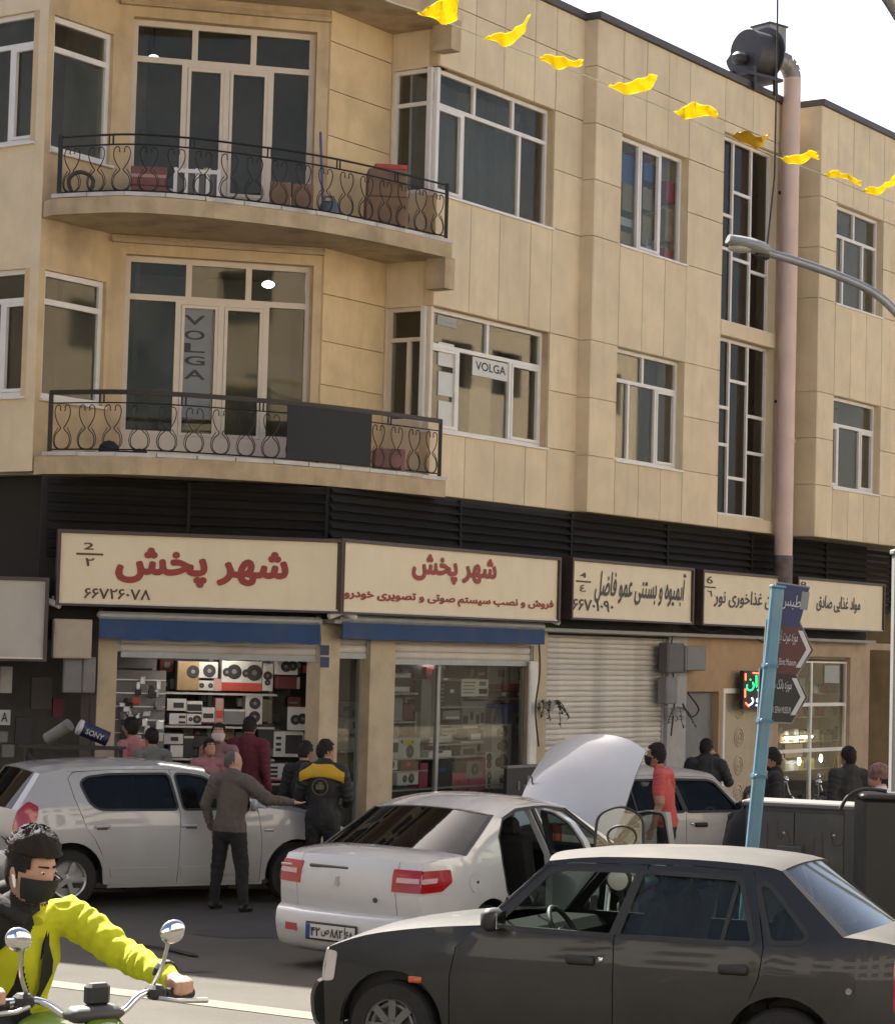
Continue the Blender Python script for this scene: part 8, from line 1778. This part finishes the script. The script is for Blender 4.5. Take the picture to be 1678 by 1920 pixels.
# stand with tubes at the left, posters
tb = thing('display_stand', 'dark display stand behind the white hatchback at the left', 'stand', V((at(135, 1400, 25.9).x, 26.0, PH))); TZ = at(135, 1402, 25.9).z
MB().box(V((at(135, 1400, 25.9).x, 26.0, TZ)), (1.15, .4, .03)).build('top_board', gb, tb)
for s_ in (-1, 1):
    for q in (-1, 1): MB().box(V((at(135, 1400, 25.9).x + s_ * .52, 26.0 + q * .17, (TZ + PH) / 2)), (.04, .04, TZ - PH)).build('leg', gb, tb)
def cyl(x0, y0, x1, y1, Y, r_, m, me_, label, txt_=None):
    a, b = at(x0, y0, Y), at(x1, y1, Y + .1); d = (b - a); L = d.length; d.normalize(); zmin = TZ + .016 + r_; low = min(a.z, b.z); a = a + ZUP * (zmin - low); b = b + ZUP * (zmin - low)
    o = thing('bass_tube', label, 'speaker', V((a.x, a.y, TZ + .016))); MB().tube([a, b], r_, 24).build('tube_body', m, o, smooth=40)
    MB().lathe([(r_ * 1.05, -.02), (r_ * 1.05, .02), (r_ * .8, .03), (r_ * .3, .01), (.001, .015)], a, -d, 24).build('speaker_face', me_, o, smooth=40)
    if txt_: 
        n_ = (V((0, -1, 0)) - d * d.dot(V((0, -1, 0)))).normalized(); u_ = n_.cross(d) * -1; lettering(txt_, (a + b) / 2 + n_ * (r_ + .003) , d, u_ if u_.z > 0 else -u_, L * .62, r_ * .75, swhite, o, bold=.015, fa=False)
cyl(150, 1362, 202, 1384, 25.9, .085, mat('tube_blue', (.012, .014, .05), .5), swhite, 'dark blue bass tube with white lettering on the display stand', 'SONY'); cyl(128, 1362, 88, 1388, 25.8, .07, mgrey, gg, 'grey bass tube lying left of the dark blue one')
o = sheet_on(SC, -.1, -6, 1331, 19, 1360, paper_g, 'small white poster with a capital letter at the left edge'); put('A', SC.off(-.09), (3, 1336, 14, 1354), plate_t, o, bold=.02, fa=False)
# tarry strap on the road, screen on a stand outside the right shop
p0, p1 = gpt(262, 1776), gpt(372, 1797); o = thing('rubber_strip', 'thin black rubber strip lying on the shaded asphalt', 'strip', p0); MB().tube(spl([p0 + ZUP * .015, p0.lerp(p1, .4) + V((0, .06, .02)), p1 + ZUP * .015], 5), [.02] * 6 + [.032] * 4 + [.008], 6, flat=.5).build('strip_body', rubber, o)
pg_ = QR.off(.55); a, b = pg_.hit(948, 1440), pg_.hit(1004, 1500); o = thing('display_board', 'black display board with silver fittings outside the right shop', 'display board', pg_.at((a[0] + b[0]) / 2, PH)); MB().box(pg_.at((a[0] + b[0]) / 2, (PH + a[1]) / 2), (b[0] - a[0], a[1] - PH, .05), QR.ax()).build('board', gb, o); MB().box(pg_.at((a[0] + b[0]) / 2, a[1] + .01, .0), (b[0] - a[0] + .03, .035, .08), QR.ax()).build('top_rail', mgrey, o)
for s_, z in ((-.1, .25), (.05, .3), (.14, .18)): MB().box(pg_.at((a[0] + b[0]) / 2 + s_, a[1] - z, .03), (.05, .12, .02), QR.ax()).build('fitting', gg, o)
yb = QR.px(1567, 1455, .5); o = thing('yellow_bag', 'yellow plastic bag hanging by the man in dark clothes', 'bag', yb); MB().cbox(yb, (.17, .08, .2), .03).build('bag_body', gye, o, smooth=50); MB().tube([yb + V((-.05, 0, .1)), yb + V((0, 0, .45)), yb + V((.05, 0, .1))], .006, 5).build('bag_handle', gye, o)

# dim things in the dark shop at the far left
for x0, y0, x1, y1, m, lb in ((2, 1250, 22, 1300, paper_g, 'pale poster above the lettered one at the left edge'), (0, 1372, 14, 1392, gg, 'small grey carton low at the left edge'), (4, 1396, 26, 1420, gg, 'grey carton under the small one at the left edge'), (60, 1270, 96, 1330, mat('dim_panel', (.05, .042, .035), .7), 'dim brown panel inside the dark left shop'), (30, 1345, 58, 1398, gb, 'black carton inside the dark left shop'), (100, 1310, 118, 1345, gdr, 'dark red carton inside the dark left shop')):
    goods(SC, -.9, x0, y0, x1, y1, m, lb, (), .2, group='dim goods in the dark left shop')

# the rest of the stock, deep in the two shops
rg = random.Random(21); PKM = [gw, gw, gg, gb, gb, gt, gmg, gdr, gbl, gol]
ORD = ['first', 'second', 'third', 'fourth', 'fifth', 'sixth', 'seventh', 'eighth', 'ninth', 'tenth', 'eleventh', 'twelfth', 'thirteenth', 'fourteenth', 'fifteenth', 'sixteenth', 'seventeenth', 'eighteenth', 'nineteenth', 'twentieth']
def filler(pl, k, xa, xb_, rows, label, group):
    P_ = pl.off(k)
    for ri, y in enumerate(rows):
        x = xa; ci = -1
        while x < xb_ - 8:
            w_ = rg.uniform(12, 27); h_ = rg.uniform(12, 25)
            if rg.random() < .85:
                a, b = P_.hit(x, y - h_), P_.hit(min(x + w_, xb_), y); c = P_.at((a[0] + b[0]) / 2, (a[1] + b[1]) / 2); sz = (max(.04, b[0] - a[0]), a[1] - b[1], .2)
                m = rg.choice(PKM); m2 = gb if m is gw else gg
                ci += 1; o = thing('stock_carton', CN_[m.name] + ' carton, ' + ORD[ci] + ' from the left in the ' + ORD[ri] + ' ' + label, 'box', c - P_.n * .1, group=group); MB().box(c - P_.n * .1, sz, pl.ax()).build('carton', m, o)
                t = rg.random()
                if t < .35: MB().lathe([(min(sz[0], sz[1]) * .36, 0), (min(sz[0], sz[1]) * .34, .004), (.001, .004)], c + P_.n * .001 + P_.d * sz[0] * rg.uniform(-.12, .12), P_.n, 16).build('cone_print', m2, o)
                elif t < .8: MB().box(c + P_.n * .001 + P_.d * sz[0] * rg.uniform(-.1, .1) + ZUP * sz[1] * rg.uniform(-.1, .15), (sz[0] * rg.uniform(.3, .7), sz[1] * rg.uniform(.2, .6), .004), pl.ax()).build('panel_print', m2, o)
            x += w_ + rg.uniform(1, 4)
filler(QR, -.76, 736, 986, (1276, 1304, 1332, 1360, 1390, 1418, 1446, 1474), 'back row down, right shop', 'back row stock in the right shop')
filler(QC, -1.30, 300, 592, (1262, 1292, 1325, 1357, 1388, 1418, 1450), 'back row down, left shop', 'back row stock in the left shop')
